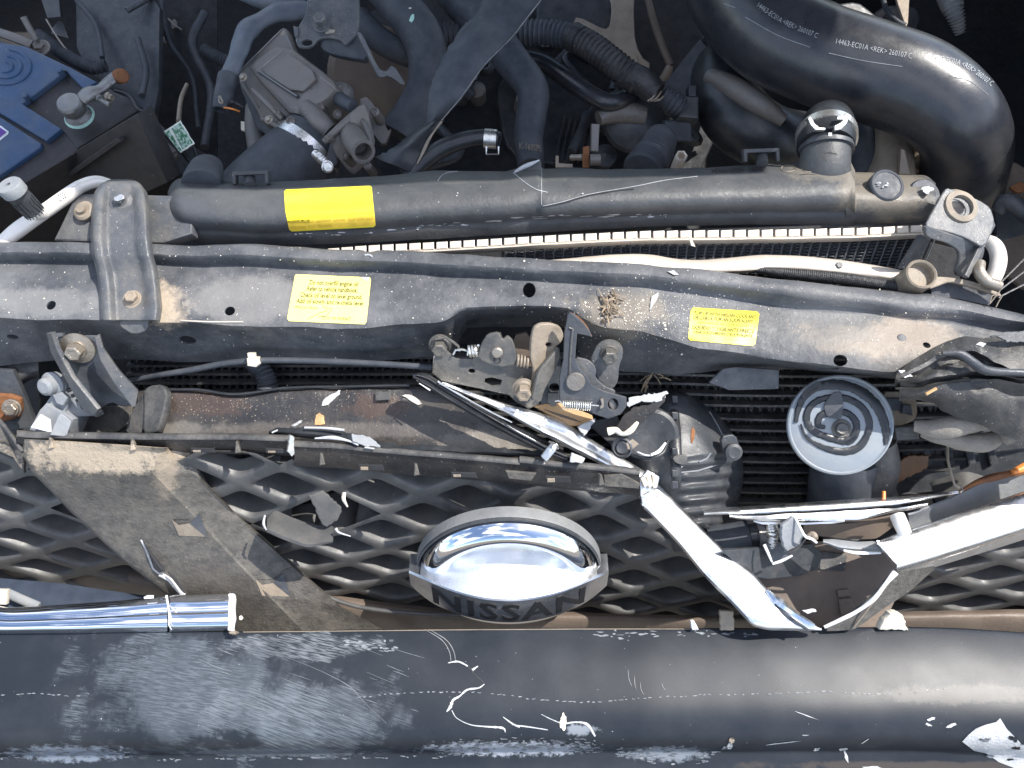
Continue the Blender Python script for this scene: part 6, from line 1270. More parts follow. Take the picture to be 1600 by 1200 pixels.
loft('strip', [[(x, y, z_ - (x - 645) * .00012) for x, y, _ in lerp(U2, D2, t, 0)] for t, z_ in ((0, -.026), (0, -.020), (.3, -.017), (.45, -.021), (.6, -.021), (.75, -.017), (1, -.024))], 'dark_chrome', dk, x0=645, x1=886, step=5, sm=1, cut=1, thick=.0015, wob=.0005, jag=3)
tube('scuffed_edge', [(655, 599, -.022), (672, 610, -.022)], [1, 2], 'white_plastic', dk, 6, wob=1); tube('scuffed_edge', [(684, 596, -.02), (700, 606, -.022), (760, 640, -.028), (800, 660, -.034)], [1.5, 1.4, 1.2, 1], 'dull_chrome', dk, 6, wob=1)
tube('strip_clip', [(868, 694, -.036), (860, 704, -.036), (850, 716, -.04)], [6, 7, 7], 'dull_chrome', dk, 10, flat=.7, wob=.3)
plate('strip_clip', Plane(900, 716, -.04, (0, -.5, .9)), [(893, 708), (914, 716), (910, 724), (890, 722)], .004, 'pale_paint', dk); tube('clip_loop', [(858, 690, -.03), (868, 694, -.028), (872, 702, -.03)], 1.5, 'lead', dk, 6)
# wood scrap
wo = thing('wood_scrap', 'orange brown wood scrap wedged beneath the latch spring', 'wood scrap')
plate('scrap', Plane(885, 650, -.06, (.1, -.4, .9)), [(832, 634), (870, 628), (925, 648), (927, 656), (902, 666), (885, 664)], .006, 'wood', wo, bev=.0006, bvh='wood')
for k in range(5): line3('wood_grain', [q for q in (cast('wood', 850 + k * 6 + t * 40, 640 + k * 2.5 + t * 12, .0002) for t in (0, .33, .66, 1)) if q] , .0004, 'brown_rail', wo, 4)
plate('broken_foam', Plane(915, 668, -.058, (.1, -.4, .9)), [(902, 667), (929, 654), (931, 658), (914, 680), (909, 676)], .004, 'pale_paint', wo)

# right chrome pieces
rs = thing('split_chrome_strip', 'split bright chrome strip lying above the torn bracket on the right', 'chrome trim')
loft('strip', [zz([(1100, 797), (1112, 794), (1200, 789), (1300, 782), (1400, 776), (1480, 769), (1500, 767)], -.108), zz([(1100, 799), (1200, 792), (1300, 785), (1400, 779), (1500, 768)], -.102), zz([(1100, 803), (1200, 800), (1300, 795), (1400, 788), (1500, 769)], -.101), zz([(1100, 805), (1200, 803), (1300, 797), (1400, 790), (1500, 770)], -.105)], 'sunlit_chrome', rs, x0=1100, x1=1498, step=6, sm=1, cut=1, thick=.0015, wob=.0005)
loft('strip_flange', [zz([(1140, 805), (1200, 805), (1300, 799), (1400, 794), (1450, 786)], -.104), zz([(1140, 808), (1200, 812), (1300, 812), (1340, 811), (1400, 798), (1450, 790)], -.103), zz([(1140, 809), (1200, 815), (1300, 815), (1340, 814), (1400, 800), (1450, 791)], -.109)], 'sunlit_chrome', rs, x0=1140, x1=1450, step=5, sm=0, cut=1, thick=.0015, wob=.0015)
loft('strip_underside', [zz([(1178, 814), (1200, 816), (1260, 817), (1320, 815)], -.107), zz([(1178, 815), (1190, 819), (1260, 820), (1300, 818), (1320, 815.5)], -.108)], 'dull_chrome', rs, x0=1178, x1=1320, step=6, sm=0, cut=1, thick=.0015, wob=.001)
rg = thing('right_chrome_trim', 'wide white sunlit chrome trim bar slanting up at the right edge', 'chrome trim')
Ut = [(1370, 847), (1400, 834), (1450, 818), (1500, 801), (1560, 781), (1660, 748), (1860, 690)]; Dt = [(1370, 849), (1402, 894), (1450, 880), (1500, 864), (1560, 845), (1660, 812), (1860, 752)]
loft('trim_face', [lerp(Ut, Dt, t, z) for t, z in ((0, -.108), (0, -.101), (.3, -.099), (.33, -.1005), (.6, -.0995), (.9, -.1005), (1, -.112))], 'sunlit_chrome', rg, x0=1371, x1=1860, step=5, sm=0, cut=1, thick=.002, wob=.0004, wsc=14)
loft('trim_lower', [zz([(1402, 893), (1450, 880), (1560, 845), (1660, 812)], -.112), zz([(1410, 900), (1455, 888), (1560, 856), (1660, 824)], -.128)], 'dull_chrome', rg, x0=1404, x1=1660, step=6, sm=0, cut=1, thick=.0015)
loft('inner_shell', [zz([(1420, 806), (1480, 782), (1530, 757), (1580, 740), (1660, 715)], -.115), zz([(1420, 812), (1480, 796), (1530, 775), (1580, 758), (1660, 728)], -.124), zz([(1420, 835), (1480, 818), (1560, 786), (1660, 745)], -.135)], 'grey_plastic', rg, x0=1420, x1=1660, step=6, sm=2, cut=2, thick=.002)
tube('torn_rim', [(1496, 770, -.108), (1530, 752, -.107), (1560, 744, -.107), (1600, 736, -.107)], [1.6, 4, 5, 5], 'rusty', rg, 8, wob=.7)
tube('orange_edge', [(1582, 738, -.103), (1600, 731, -.103), (1620, 724, -.103)], [4, 6, 6], 'orange_plastic', rg, 8, wob=.5)
tube('post', [(1402, 806, -.10), (1408, 820, -.098), (1414, 834, -.10)], [11, 11, 10], 'white_pipe', rg, 18)
loft('brown_lining', [zz([(1255, 820), (1330, 818), (1400, 806)], -.125), zz([(1268, 836), (1330, 843), (1370, 842), (1400, 820)], -.14)], 'brown_rail', rg, x0=1256, x1=1400, step=6, sm=1, cut=1, thick=.002)
loft('torn_lining', [zz([(1284, 843), (1300, 842), (1340, 846), (1376, 845)], -.118), zz([(1284, 846), (1310, 854), (1340, 856), (1376, 856)], -.112), zz([(1290, 850), (1315, 860), (1340, 864), (1380, 864)], -.118)], 'grey_plastic', rg, x0=1286, x1=1380, step=4, sm=1, cut=1, thick=.002, wob=.001)
tube('stress_edge', [(1318, 860, -.112), (1340, 864, -.112), (1376, 864, -.112)], [1.6, 2.2, 1.4], 'white_plastic', rg, 6, wob=.5)
vf = thing('torn_grille_frame', 'torn V shaped strip of grille frame with white edge running down to the bumper', 'torn plastic')
loft('frame_face', [[(1288, 984, -.15), (1330, 958, -.138), (1365, 930, -.125), (1385, 905, -.116), (1402, 895, -.112), (1462, 884, -.12)], [(1300, 986, -.15), (1335, 984, -.15), (1375, 955, -.142), (1420, 925, -.135), (1462, 888, -.128)]], 'bar_plastic', vf, x0=1292, x1=1460, step=5, sm=1, cut=1, thick=.002)
tube('white_edge', [(1400, 894, -.108), (1384, 912, -.112), (1366, 935, -.12), (1340, 955, -.131), (1310, 970, -.14), (1288, 980, -.146)], [5, 3.2, 3, 3.6, 2.8, 2.4], 'white_plastic', vf, 8, wob=.5, flat=.5)
tube('frame_fold', [(1388, 912, -.113), (1360, 946, -.128), (1334, 980, -.146)], 1.6, 'tan_steel', vf, 6)
pb_ = thing('torn_bracket', 'torn dark plastic bracket with pale snapped edges standing right of the bright strip', 'torn plastic')
plate('bracket_fin', Plane(1225, 835, -.105, (.3, -.5, .8)), [(1222, 822), (1240, 807), (1246, 812), (1256, 838), (1248, 856), (1230, 864), (1222, 842)], .004, 'grey_plastic', pb_)
tube('snapped_edge', [(1242, 808, -.100), (1250, 824, -.1), (1258, 838, -.1), (1268, 842, -.102), (1276, 848, -.104)], [2, 1.8, 2, 2, 1.6], 'white_plastic', pb_, 6, wob=.4)
plate('bracket_side', Plane(1245, 855, -.11, (.1, -.7, .7)), [(1230, 864), (1248, 856), (1262, 842), (1254, 852), (1238, 868)], .003, 'dusty_plastic', pb_)
tube('snapped_edge', [(1194, 851, -.115), (1200, 864, -.115), (1206, 878, -.118)], [2.4, 2.2, 1.4], 'white_plastic', pb_, 6); tube('snapped_edge', [(1207, 881, -.116), (1222, 876, -.114), (1238, 868, -.112)], [2, 2.4, 1.6], 'white_plastic', pb_, 6)
plate('bracket_pocket', Plane(1220, 860, -.125, (.1, -.5, .8)), [(1196, 850), (1222, 845), (1238, 868), (1207, 880)], .004, 'dark_steel', pb_)
tube('screw_tip', [(1262, 840, -.108), (1270, 836, -.106), (1274, 842, -.104)], [5, 6, 5], 'warm_cast', pb_, 10)
ic = thing('intercooler_pipe', 'grey pipe joined to the black duct with a worm clamp at lower right', 'pipe')
tube('pipe', [(1110, 850, -.17), (1140, 845, -.165), (1172, 838, -.16)], [30, 27, 26], 'matte_rubber', ic, 24)
tube('hose_cuff', [(1168, 838, -.158), (1184, 836, -.157), (1200, 834, -.156)], [27, 28, 27], 'black_rubber', ic, 24)
tube('clamp_band', [(1178, 837, -.156), (1188, 836, -.156)], [29, 29], 'lead', ic, 24)
tube('worm_clamp', [(1206, 822, -.125), (1208, 838, -.122), (1204, 856, -.126)], [8, 9, 6], 'bright_zinc', ic, 14, ring=(4, 1.2))
fl = thing('air_guide_floor', 'dusty brown moulded air guide floor with square raised panels at lower right', 'air guide')
pfl = Plane(1320, 930, -.19, (-.05, -.25, 1))
plate('floor', pfl, [(1085, 850), (1300, 845), (1440, 850), (1370, 1000), (1235, 1000)], .004, 'brown_rail', fl)
plate('raised_square', pfl, [(1275, 860), (1324, 866), (1320, 892), (1276, 890)], .004, 'dusty_plastic', fl, off=.003, bev=.001)
plate('raised_square', pfl, [(1308, 922), (1326, 920), (1331, 932), (1310, 934)], .004, 'brown_rail', fl, off=.003, bev=.001); plate('raised_square', pfl, [(1310, 936), (1331, 934), (1338, 956), (1314, 962)], .004, 'brown_rail', fl, off=.003, bev=.001)
plate('shadow_wall', Plane(1220, 900, -.16, (.5, -.5, .7)), [(1130, 860), (1270, 850), (1300, 880), (1250, 900), (1200, 905), (1170, 900)], .004, 'black_plastic', fl)  # black plate stands for the shadow over the floor's upper part
for (x, y, w_, h_, lb_t) in ((1137, 968, 11, 13, 'small grey plastic tab standing on the bumper edge left of the bright strip'), (1084, 976, 6, 7, 'tiny white broken tab on the bumper edge below the grille mesh')):
    tag(plate('plastic_tab', Plane(x, y, -.15, (.1, -.5, .8)), [(x - w_, y - h_), (x + w_ * .8, y - h_), (x + w_, y + h_ + 4), (x - w_, y + h_ + 4)] if w_ > 8 else [(x - 5, y - 5), (x + 1, y - 6), (x + 8, y + 8), (x - 2, y + 8)], .004, 'tan_steel' if w_ > 8 else 'white_plastic'), lb_t, 'plastic tab')
tag(plate('foam_chunk', Plane(1397, 972, -.15, (.1, -.5, .8)), [(1374, 984), (1383, 968), (1392, 958), (1402, 956), (1411, 962), (1416, 974), (1420, 986)], .008, 'cream_plastic', bev=.0015), 'cream foam chunk behind the bumper edge below the right mesh', 'foam chunk')
tag(plate('trim_splinter', Plane(1262, 955, -.11, (.1, -.4, .9)), [(1254, 954), (1272, 951), (1277, 955), (1262, 959)], .002, 'white_plastic'), 'white trim splinter beside the lower end of the diagonal strip', 'splinter')

# ================================================================ HORNS
ho = thing('horn', 'round grey horn with a black spiral and centre nut in front of the condenser', 'horn')
HN = Vector((-.10, -.42, .90)).normalized(); HC = W(1313, 664, -.060)
revolve('shell', HC, HN, [(.030, -.018), (.038, -.014), (.0430, -.008), (.0445, -.002), (.0438, .0004), (.0425, .0010), (.0412, .0), (.040, .0005), (.030, .0018), (.014, .0024), (.0002, .0026)], 'horn_grey', ho, n=64, sharp=40, sy=.97, bvh='horn')
hx_ = Vector((1, 0, 0)); hx_ = (hx_ - HN * hx_.dot(HN)).normalized(); hy_ = HN.cross(hx_)
def hp(r_, a_, n_): return HC + hx_ * (r_ * math.cos(a_)) + hy_ * (r_ * .97 * math.sin(a_)) + HN * n_
def groove(name, P, wd, mat, n_=.0030):
    V = []; F = []
    for i, (r_, a_) in enumerate(P):
        wv = wd * (1 + .22 * noise.noise(Vector((i * .35, 1.3, 0)))) / 2
        o = 8 * (lambda q: 0)(0)
        for rr, hh in ((r_ + wv, -.0012), (r_ + wv * .9, 0), (r_ - wv * .9, 0), (r_ - wv, -.0012)): V.append(hp(rr, a_, n_ + hh - .0018 * (rr / .04) ** 2))
    for i in range(len(P) - 1):
        for k in range(3): F.append((i * 4 + k, i * 4 + k + 1, i * 4 + 5 + k, i * 4 + 4 + k))
    return mesh(name, V, F, mat, ho, 40)
def hribbon(name, Z, wd):
    A_ = catmull([(1200 + x / 4, 500 + y / 4, w_) for x, y, w_ in Z], 6); Lp, Rp = [], []
    for i in range(len(A_)):
        d = A_[min(i + 1, len(A_) - 1)][:2] - A_[max(i - 1, 0)][:2]; d /= np.linalg.norm(d) + 1e-9; w_ = A_[i][2] * wd / 2 * (1 + .25 * noise.noise(Vector((i * .6, 0, 0)))); n_ = np.array([-d[1], d[0]]); Lp.append(A_[i][:2] + n_ * w_); Rp.append(A_[i][:2] - n_ * w_)
    Pp = [(a, b) for a, b in zip(Lp, Rp)]; V = []
    for a, b in Pp:
        q = [cast('horn', *a, .0006), cast('horn', *(a * .8 + b * .2), .0016), cast('horn', *(a * .2 + b * .8), .0016), cast('horn', *b, .0006)]
        if all(q): V += q
    m_ = len(V) // 4; F = [(i * 4 + k, i * 4 + k + 1, i * 4 + 5 + k, i * 4 + 4 + k) for i in range(m_ - 1) for k in range(3)]
    return mesh(name, V, F, 'black_rubber', ho, 40)
hribbon('black_spiral', [(355, 672, .5), (312, 655, .9), (325, 600, 1), (375, 582, 1), (440, 568, .9), (510, 592, 1), (548, 640, 1), (548, 700, 1.1), (510, 752, 1.2), (440, 752, 1), (350, 725, 1), (275, 688, 1), (240, 620, 1), (258, 550, 1), (315, 502, .9), (400, 484, .9), (500, 494, 1), (590, 550, 1), (632, 640, 1), (618, 720, 1), (566, 795, 1.1), (480, 822, 1.1), (380, 808, .9), (290, 770, .6), (232, 722, .4), (205, 650, .3)], 11)
hribbon('black_rim', [(172, 640, .5), (188, 560, .7), (225, 480, .9), (300, 420, 1.1), (400, 404, 1.2), (500, 416, 1.2), (600, 462, 1.2), (680, 540, 1.2), (722, 630, 1.1), (738, 710, .9), (735, 780, .5)], 13)
revolve('centre_nut', hp(.003, -1.6, .002), HN, [(.0078, -.001), (.0080, .002), (.0070, .0028), (.0052, .0024), (.0050, .0048), (.0042, .0054), (.0028, .0048), (.0004, .0050)], 'latch_steel', ho, n=28)
plate('leaf_scrap', Plane(1302, 630, -.048, (-.2, -.4, .9)), [(1286, 634), (1300, 614), (1315, 611), (1318, 630), (1316, 656), (1292, 652)], .0012, 'dark_steel', ho, round_=1)
plate('horn_bracket', Plane(1400, 640, -.072, (.05, -.5, .85)), [(1376, 612), (1420, 612), (1432, 622), (1434, 646), (1428, 658), (1400, 668), (1386, 660)], .004, 'tan_steel', ho, bev=.001, round_=1)
plate('wire_plug', Plane(1400, 635, -.068, (.05, -.5, .85)), [(1382, 622), (1410, 622), (1412, 642), (1386, 642)], .006, 'dark_steel', ho, bev=.001); plate('wire_plug', Plane(1420, 640, -.066, (.05, -.5, .85)), [(1412, 632), (1424, 632), (1427, 650), (1410, 646)], .005, 'dark_steel', ho, bev=.001)
plate('plug_block', Plane(1418, 680, -.07, (.05, -.5, .85)), [(1398, 668), (1436, 665), (1437, 686), (1402, 688)], .01, 'dusty_plastic', ho, bev=.001)
tube('horn_trumpet', [(1325, 705, -.12), (1320, 735, -.14), (1317, 775, -.17), (1314, 800, -.2)], [50, 52, 52, 54], 'matte_rubber', ho, 36)
tube('trumpet_throat', [(1372, 690, -.10), (1378, 730, -.12), (1362, 775, -.15)], [26, 26, 30], 'dusty_plastic', ho, 24)
bo = thing('wiring_boot', 'pale dusty wrinkled cloth covered wiring boot right of the horn', 'wiring boot')
tube('upper_boot', [(1428, 665, -.055), (1460, 668, -.050), (1500, 666, -.045), (1530, 658, -.042), (1556, 660, -.045), (1572, 668, -.05)], [7, 14, 16, 17, 12, 6], 'sock_cloth', bo, 20, wob=.5)
tube('lower_boot', [(1440, 676, -.065), (1470, 684, -.06), (1510, 690, -.057), (1545, 688, -.055), (1565, 676, -.055)], [6, 12, 15, 13, 7], 'sock_cloth', bo, 20, wob=.5)
tube('boot_end', [(1568, 672, -.05), (1580, 682, -.047), (1586, 690, -.047)], [13, 14, 12], 'sock_cloth', bo, 18, bore=.3)
tube('cable_tie', [(1566, 672, -.035), (1574, 660, -.03), (1590, 645, -.03)], [2, 2, 1.5], 'white_pipe', bo, 6); plate('tie_head', Plane(1582, 658, -.028, (0, -.4, .9)), [(1574, 656), (1584, 652), (1590, 658), (1580, 664)], .004, 'bright_zinc', bo)
wl = thing('bare_wire', 'curved bare brown wire hanging below the wiring boot', 'wire'); line3('wire', [W(*q, -.09) for q in ((1480, 696), (1481, 720), (1486, 740), (1492, 758), (1500, 762))], .0011, 'tan_steel', wl, 6); line3('wire', [W(*q, -.09) for q in ((1492, 760), (1502, 760), (1504, 766), (1500, 770))], .0008, 'lead', wl, 6)
og = thing('amber_lamp_shard', 'amber plastic lamp shard in the gap right of the horn', 'plastic shard')
plate('shard', Plane(1410, 740, -.15, (-.2, -.5, .8)), [(1380, 770), (1396, 725), (1420, 712), (1452, 712), (1450, 732), (1420, 745)], .004, 'amber_shard', og)
tag(tube('orange_stub', [(1381, 768, -.10), (1381, 780, -.10)], 3, 'orange_plastic', None, 8), 'tiny orange plastic stub above the split chrome strip', 'stub')
gw = thing('gap_wall', 'dark wheel liner wall filling the gap right of the horn', 'liner')
plate('liner', Plane(1500, 720, -.17, (-.2, -.5, .9)), [(1400, 640), (1680, 600), (1680, 800), (1440, 800), (1380, 790)], .004, 'black_plastic', gw)
for k in range(5): plate('liner_rib', Plane(1500, 720, -.165, (-.2, -.5, .9)), [(1405 + k * 34, 690 + k * 3), (1420 + k * 34, 688 + k * 3), (1424 + k * 34, 724), (1412 + k * 34, 730)], .012, 'dark_steel' if k % 2 else 'black_plastic', gw, bev=.002)

# second horn / fan housing: black ribbed snail
sn = thing('ribbed_housing', 'cracked black ribbed plastic housing between the latch and the horn', 'housing')
ys_ = [604, 616, 630, 650, 680, 710, 740, 770, 800, 830, 862]
xl_ = [1040, 1026, 1005, 990, 978, 970, 970, 985, 1000, 1020, 1045]; xr_ = [1066, 1084, 1104, 1126, 1146, 1158, 1162, 1160, 1152, 1134, 1104]
V = []; mm, nn_ = 130, 40
for i in range(mm):
    y = 608 + (862 - 608) * i / (mm - 1); a_, b_ = float(np.interp(y, ys_, xl_)), float(np.interp(y, ys_, xr_))
    for j in range(nn_):
        t = j / (nn_ - 1); x = a_ + (b_ - a_) * (.5 - .5 * math.cos(t * math.pi)); d = math.sqrt(max(0, 1 - (2 * (x - a_) / (b_ - a_) - 1) ** 2))
        yy = y + 10 * (x - 1060) / 90 * (-.8) * (1 if y > 700 else .3)
        z = -.148 + .060 * d * min(1, (y - 585) / 35) - max(0, y - 715) * .00055
        if y > 712 and 1062 < x: z += .0028 * math.sin(y * 2 * math.pi / 19) * min(1, (y - 712) / 20) * min(1, (x - 1062) / 10)
        v = W(x, yy, z); V.append(v + Vector((0, 0, .0016 * noise.noise(v * 45))))
F = [(i * nn_ + j, (i + 1) * nn_ + j, (i + 1) * nn_ + j + 1, i * nn_ + j + 1) for i in range(mm - 1) for j in range(nn_ - 1)]
BV['sn'] = BVHTree.FromPolygons(V, F)
ob = mesh('shell', V, F, 'black_plastic', sn, 40); md = ob.modifiers.new('t', 'SOLIDIFY'); md.thickness = .002
tube('seam_ridge', [(1052, 614, -.100), (1054, 650, -.088), (1056, 700, -.084), (1056, 745, -.088), (1058, 766, -.098)], [5, 8, 9, 9, 6], 'black_rubber', sn, 10, flat=.5, wob=.2)
for y in (624, 650, 680, 706, 740, 758): plate('seam_clip', Plane(1054, y, -.080, (0, -.5, .9)), [(1050, y - 6), (1059, y - 6), (1060, y + 5), (1051, y + 6)], .004, 'black_plastic', sn, bev=.0008)
tube('cup_rim', [(978, 700, -.062), (990, 712, -.058), (1015, 716, -.056), (1035, 708, -.056), (1043, 690, -.058)], [3, 3, 3, 3.4, 3], 'black_rubber', sn, 10)
revolve('cup_dome', W(1018, 680, -.084), (-.1, -.5, .85), [(.024, -.01), (.0235, .001), (.0205, .003), (.013, .001), (.0004, -.001)], 'black_plastic', sn, n=36)
tube('white_rim', [(996, 706, -.052), (1008, 711, -.051), (1020, 712, -.051)], [1, 1.4, 1], 'white_plastic', sn, 6); tube('white_rim', [(1017, 711, -.05), (1030, 705, -.05), (1040, 692, -.05)], [2, 2.6, 1.6], 'white_plastic', sn, 6, wob=.5)
plate('torn_flange', Plane(1000, 660, -.056, (-.3, -.4, .85)), [(960, 680), (962, 664), (976, 648), (990, 636), (1010, 632), (1030, 622), (1040, 616), (1038, 628), (1022, 645), (1000, 664), (984, 680), (972, 684)], .003, 'duct_plastic', sn, holes=[(1007, 646, 8, 4)], bvh='tf')
tube('fibre_edge', [(950, 674, -.05), (962, 672, -.048), (972, 678, -.048), (984, 674, -.046), (996, 660, -.046)], [4, 3, 2, 3, 2], 'cream_plastic', sn, 8, wob=1.2)
plate('broken_edge', Plane(1010, 630, -.045, (-.1, -.4, .9)), [(979, 633), (982, 622), (1000, 617), (1020, 616), (1040, 611), (1044, 615), (1036, 626), (1024, 628), (1000, 628), (984, 636)], .002, 'pale_paint', sn)
revolve('screw_boss', W(972, 700, -.056), (-.3, -.4, .8), [(.0085, -.008), (.009, .0), (.0075, .001), (.006, -.001), (.0045, .001), (.002, .0)], 'dark_steel', sn); drape('zinc_burr', 'sn', ragged(973, 700, 6, 5, 10, .5), 'bright_zinc', sn, off=.02)
plate('boss_tab', Plane(990, 695, -.052, (-.2, -.4, .9)), [(978, 692), (988, 686), (998, 694), (986, 704), (980, 702)], .004, 'tan_steel', sn)
plate('burst_lip', Plane(1060, 722, -.078, (0, -.4, .9)), [(1050, 714), (1066, 710), (1075, 712), (1072, 728), (1056, 724)], .004, 'dusty_plastic', sn, round_=1); tube('white_tear', [(1049, 722, -.09), (1056, 724, -.09), (1066, 730, -.09)], [2.4, 1, 1.2], 'white_plastic', sn, 6, wob=.6)
for k, P in enumerate(([(1060, 738), (1090, 736), (1118, 726)], [(1108, 644), (1120, 664), (1130, 684)], [(1092, 722), (1104, 716), (1110, 708)])):
    Q = [cast('sn', *q_, .0006) for q_ in P]; Q = [q_ for q_ in Q if q_]; line3('scuff_line', Q, .0007, 'grey_plastic', sn, 5)
Q = ragged(1082, 680, 4, 14, 10, .3, .1); drape('mud_spot', 'sn', Q, 'rusty', sn, off=.0006)
revolve('side_lug', W(1146, 706, -.09), (0, -.5, .8), [(.007, -.008), (.0075, .002), (.005, .003), (.002, .002)], 'black_plastic', sn); plate('side_lug_tab', Plane(1140, 690, -.09, (.2, -.5, .8)), [(1126, 682), (1150, 678), (1158, 704), (1150, 716), (1132, 712)], .005, 'black_plastic', sn, bev=.001, round_=1)
bl = thing('black_cover_plate', 'smooth blue black plastic cover between chrome strip and ribbed housing', 'cover')
plate('cover', Plane(960, 700, -.135, (-.1, -.4, .9)), [(915, 660), (965, 650), (985, 700), (1060, 760), (1060, 830), (1030, 770), (960, 700)], .004, 'black_plastic', bl)

# ================================================================ BUMPER
bu = thing('bumper_cover', 'scraped and scuffed dark plastic bumper cover across the bottom', 'bumper')
ed = [(-60, 988), (0, 988), (200, 987), (360, 986), (640, 983), (900, 981), (1200, 981), (1350, 980), (1420, 979), (1500, 981), (1560, 985), (1660, 992)]
def br_(d, z, f=None): return [(x, y + d, z + (f(x) if f else 0)) for x, y in ed]
low = lambda x: 0
rows = [br_(0, -.19), br_(0, -.1600), br_(3, -.1585), br_(30, -.1545), br_(60, -.1515), br_(105, -.1490), br_(135, -.1495), br_(160, -.153), br_(178, -.161), br_(188, -.172), br_(192, -.186), br_(204, -.190), br_(216, -.194), br_(290, -.205)]
loft('cover', rows, 'bumper_black', bu, x0=-560, x1=2200, step=9, sm=4, cut=2, thick=.003, wob=.0012, wsc=9, bvh='bu')
line3('top_glint_edge', [p_ for p_ in (cast('bu', x, float(np.interp(x, *zip(*ed))) + 2.2, .0003) for x in range(380, 1100, 20)) if p_], .0004, 'tan_steel', bu, 5)  # thin tan line laid along the edge as its highlight
rr = random.Random(5)
def scuff(poly, mat='pale_paint', off=.0003, step=6): return drape('paint_scuff', 'bu', poly, mat, bu, off=off, step=step)
# white torn C-shaped gouge
def ribbon(P, ws, mat='pale_paint', name='gouge'):
    A_ = catmull([(*p_, w_) for p_, w_ in zip(P, ws)], 6); Lp, Rp = [], []
    for i in range(len(A_)):
        d = A_[min(i + 1, len(A_) - 1)][:2] - A_[max(i - 1, 0)][:2]; d /= np.linalg.norm(d) + 1e-9; w_ = A_[i][2] / 2 * (1 + .5 * (rr.random() - .5)); n_ = np.array([-d[1], d[0]]); Lp.append(tuple(A_[i][:2] + n_ * w_)); Rp.append(tuple(A_[i][:2] - n_ * w_))
    V = [cast('bu', *q_, .0005) for q_ in Lp + Rp]
    if any(v is None for v in V): return
    m_ = len(Lp); F = [(i, i + 1, m_ + i + 1, m_ + i) for i in range(m_ - 1)]; V2 = V + [v - Vector((0, 0, .0004)) for v in V]; n0 = len(V)
    mesh(name, V2, F + [tuple(k + n0 for k in f[::-1]) for f in F] + [(i, i + 1, n0 + i + 1, n0 + i) for i in range(m_ - 1)], mat, bu, 60)
ribbon([(757, 1069), (748, 1075), (730, 1078), (718, 1088), (708, 1094), (704, 1104), (698, 1112)], [1, 2, 3, 2.6, 4, 4.4, 1.5]); ribbon([(706, 1110), (714, 1122), (735, 1132), (760, 1135), (785, 1137), (790, 1144)], [1, 1.2, 1.4, 2.4, 3.2, 1.4])
ribbon([(700, 1036), (716, 1034), (731, 1041)], [1.2, 2.6, 2]); ribbon([(738, 1047), (747, 1041)], [4, 1.5]); ribbon([(728, 1037), (742, 1054), (756, 1066)], [.8, .9, .7], 'dusty_plastic')
ribbon([(846, 1116), (862, 1124), (880, 1130), (900, 1128), (918, 1132), (930, 1150)], [.8, 1.2, 2, 2.4, 3.6, 3]); ribbon([(800, 1132), (830, 1136), (856, 1140)], [1.2, 2, 1.2])
ribbon([(786, 1120), (800, 1130), (812, 1136)], [1, 2.4, 2])
# dashed bead line along the bumper
bead = [(0, 1086), (60, 1084), (120, 1088), (560, 1090), (600, 1085), (680, 1081), (760, 1083), (800, 1088), (850, 1095), (920, 1097), (1000, 1091), (1100, 1086), (1200, 1084), (1290, 1080), (1370, 1085), (1420, 1083), (1460, 1078), (1500, 1074)]
x = 2
while x < 1490:
    if not 125 < x < 550:
        y = float(np.interp(x, *zip(*bead))) + rr.uniform(-.8, .8); ln = rr.uniform(3, 8)
        if rr.random() < .8: ribbon([(x, y), (x + ln / 2, y + rr.uniform(-.6, .6)), (x + ln, y + rr.uniform(-1, 1))], [.8, rr.uniform(.8, 1.8), .6], 'grey_plastic' if rr.random() < .3 else 'scratch_grey', 'bead_scrape')
    x += rr.uniform(7, 14)
# big white patch lower right, with holes
scuff([(1503, 1158), (1512, 1148), (1524, 1138), (1540, 1132), (1556, 1128), (1562, 1122), (1572, 1138), (1584, 1150), (1596, 1162), (1640, 1170), (1660, 1190), (1640, 1204), (1590, 1202), (1560, 1190), (1540, 1176), (1522, 1172)], 'pale_paint', .0006)
for k in range(9): scuff(ragged(rr.uniform(1530, 1610), rr.uniform(1150, 1190), rr.uniform(3, 12), rr.uniform(2, 4), 10, .6, rr.uniform(-.5, .5)), 'bumper_black' if k < 6 else 'grey_plastic', .0010)
for (x, y, a_, b_, ro) in ((1455, 1123, 10, 3, -.3), (1450, 1132, 7, 2.5, .4), (1485, 1134, 12, 3, -.35), (1318, 1170, 9, 2.4, -.15), (1322, 1182, 3, 12, -.3), (1352, 1157, 11, .8, -.6), (1276, 1170, 6, 3, -.3), (1224, 1160, 34, 1, -.12), (1260, 1118, 22, .8, .35), (1258, 1148, 8, 1.2, 0), (1362, 1199, 22, 3, 0), (1140, 1165, 6, 8, .2)):
    scuff(ragged(x, y, a_, b_, 12, .5, ro), 'pale_paint', .0005, 5)
rz = random.Random(11)
def band(x0, x1, yf, hf, n, mats=('grey_plastic', 'scratch_grey')):
    for k in range(n):
        x = rz.uniform(x0, x1); scuff(ragged(x, yf(x) + rz.gauss(0, hf), rz.uniform(2, 9), rz.uniform(.7, 2.6), 9, .6, rz.uniform(-.15, .15)), mats[0] if rz.random() < .4 else mats[1], .0004, 9)
band(700, 930, lambda x: 1166 - (x - 700) * .012, 6, 90); band(960, 1060, lambda x: 1172 + (x - 960) * .1, 6, 40); band(1090, 1140, lambda x: 1190 - (x - 1090) * .5, 3, 14); band(0, 200, lambda x: 1178, 5, 46); band(240, 700, lambda x: 1186 - (x - 240) * .01, 1.6, 46)
band(910, 1190, lambda x: 991, 3, 36, ('scratch_grey', 'scratch_grey')); band(530, 620, lambda x: 1000 + (x - 530) * .2, 4, 30)
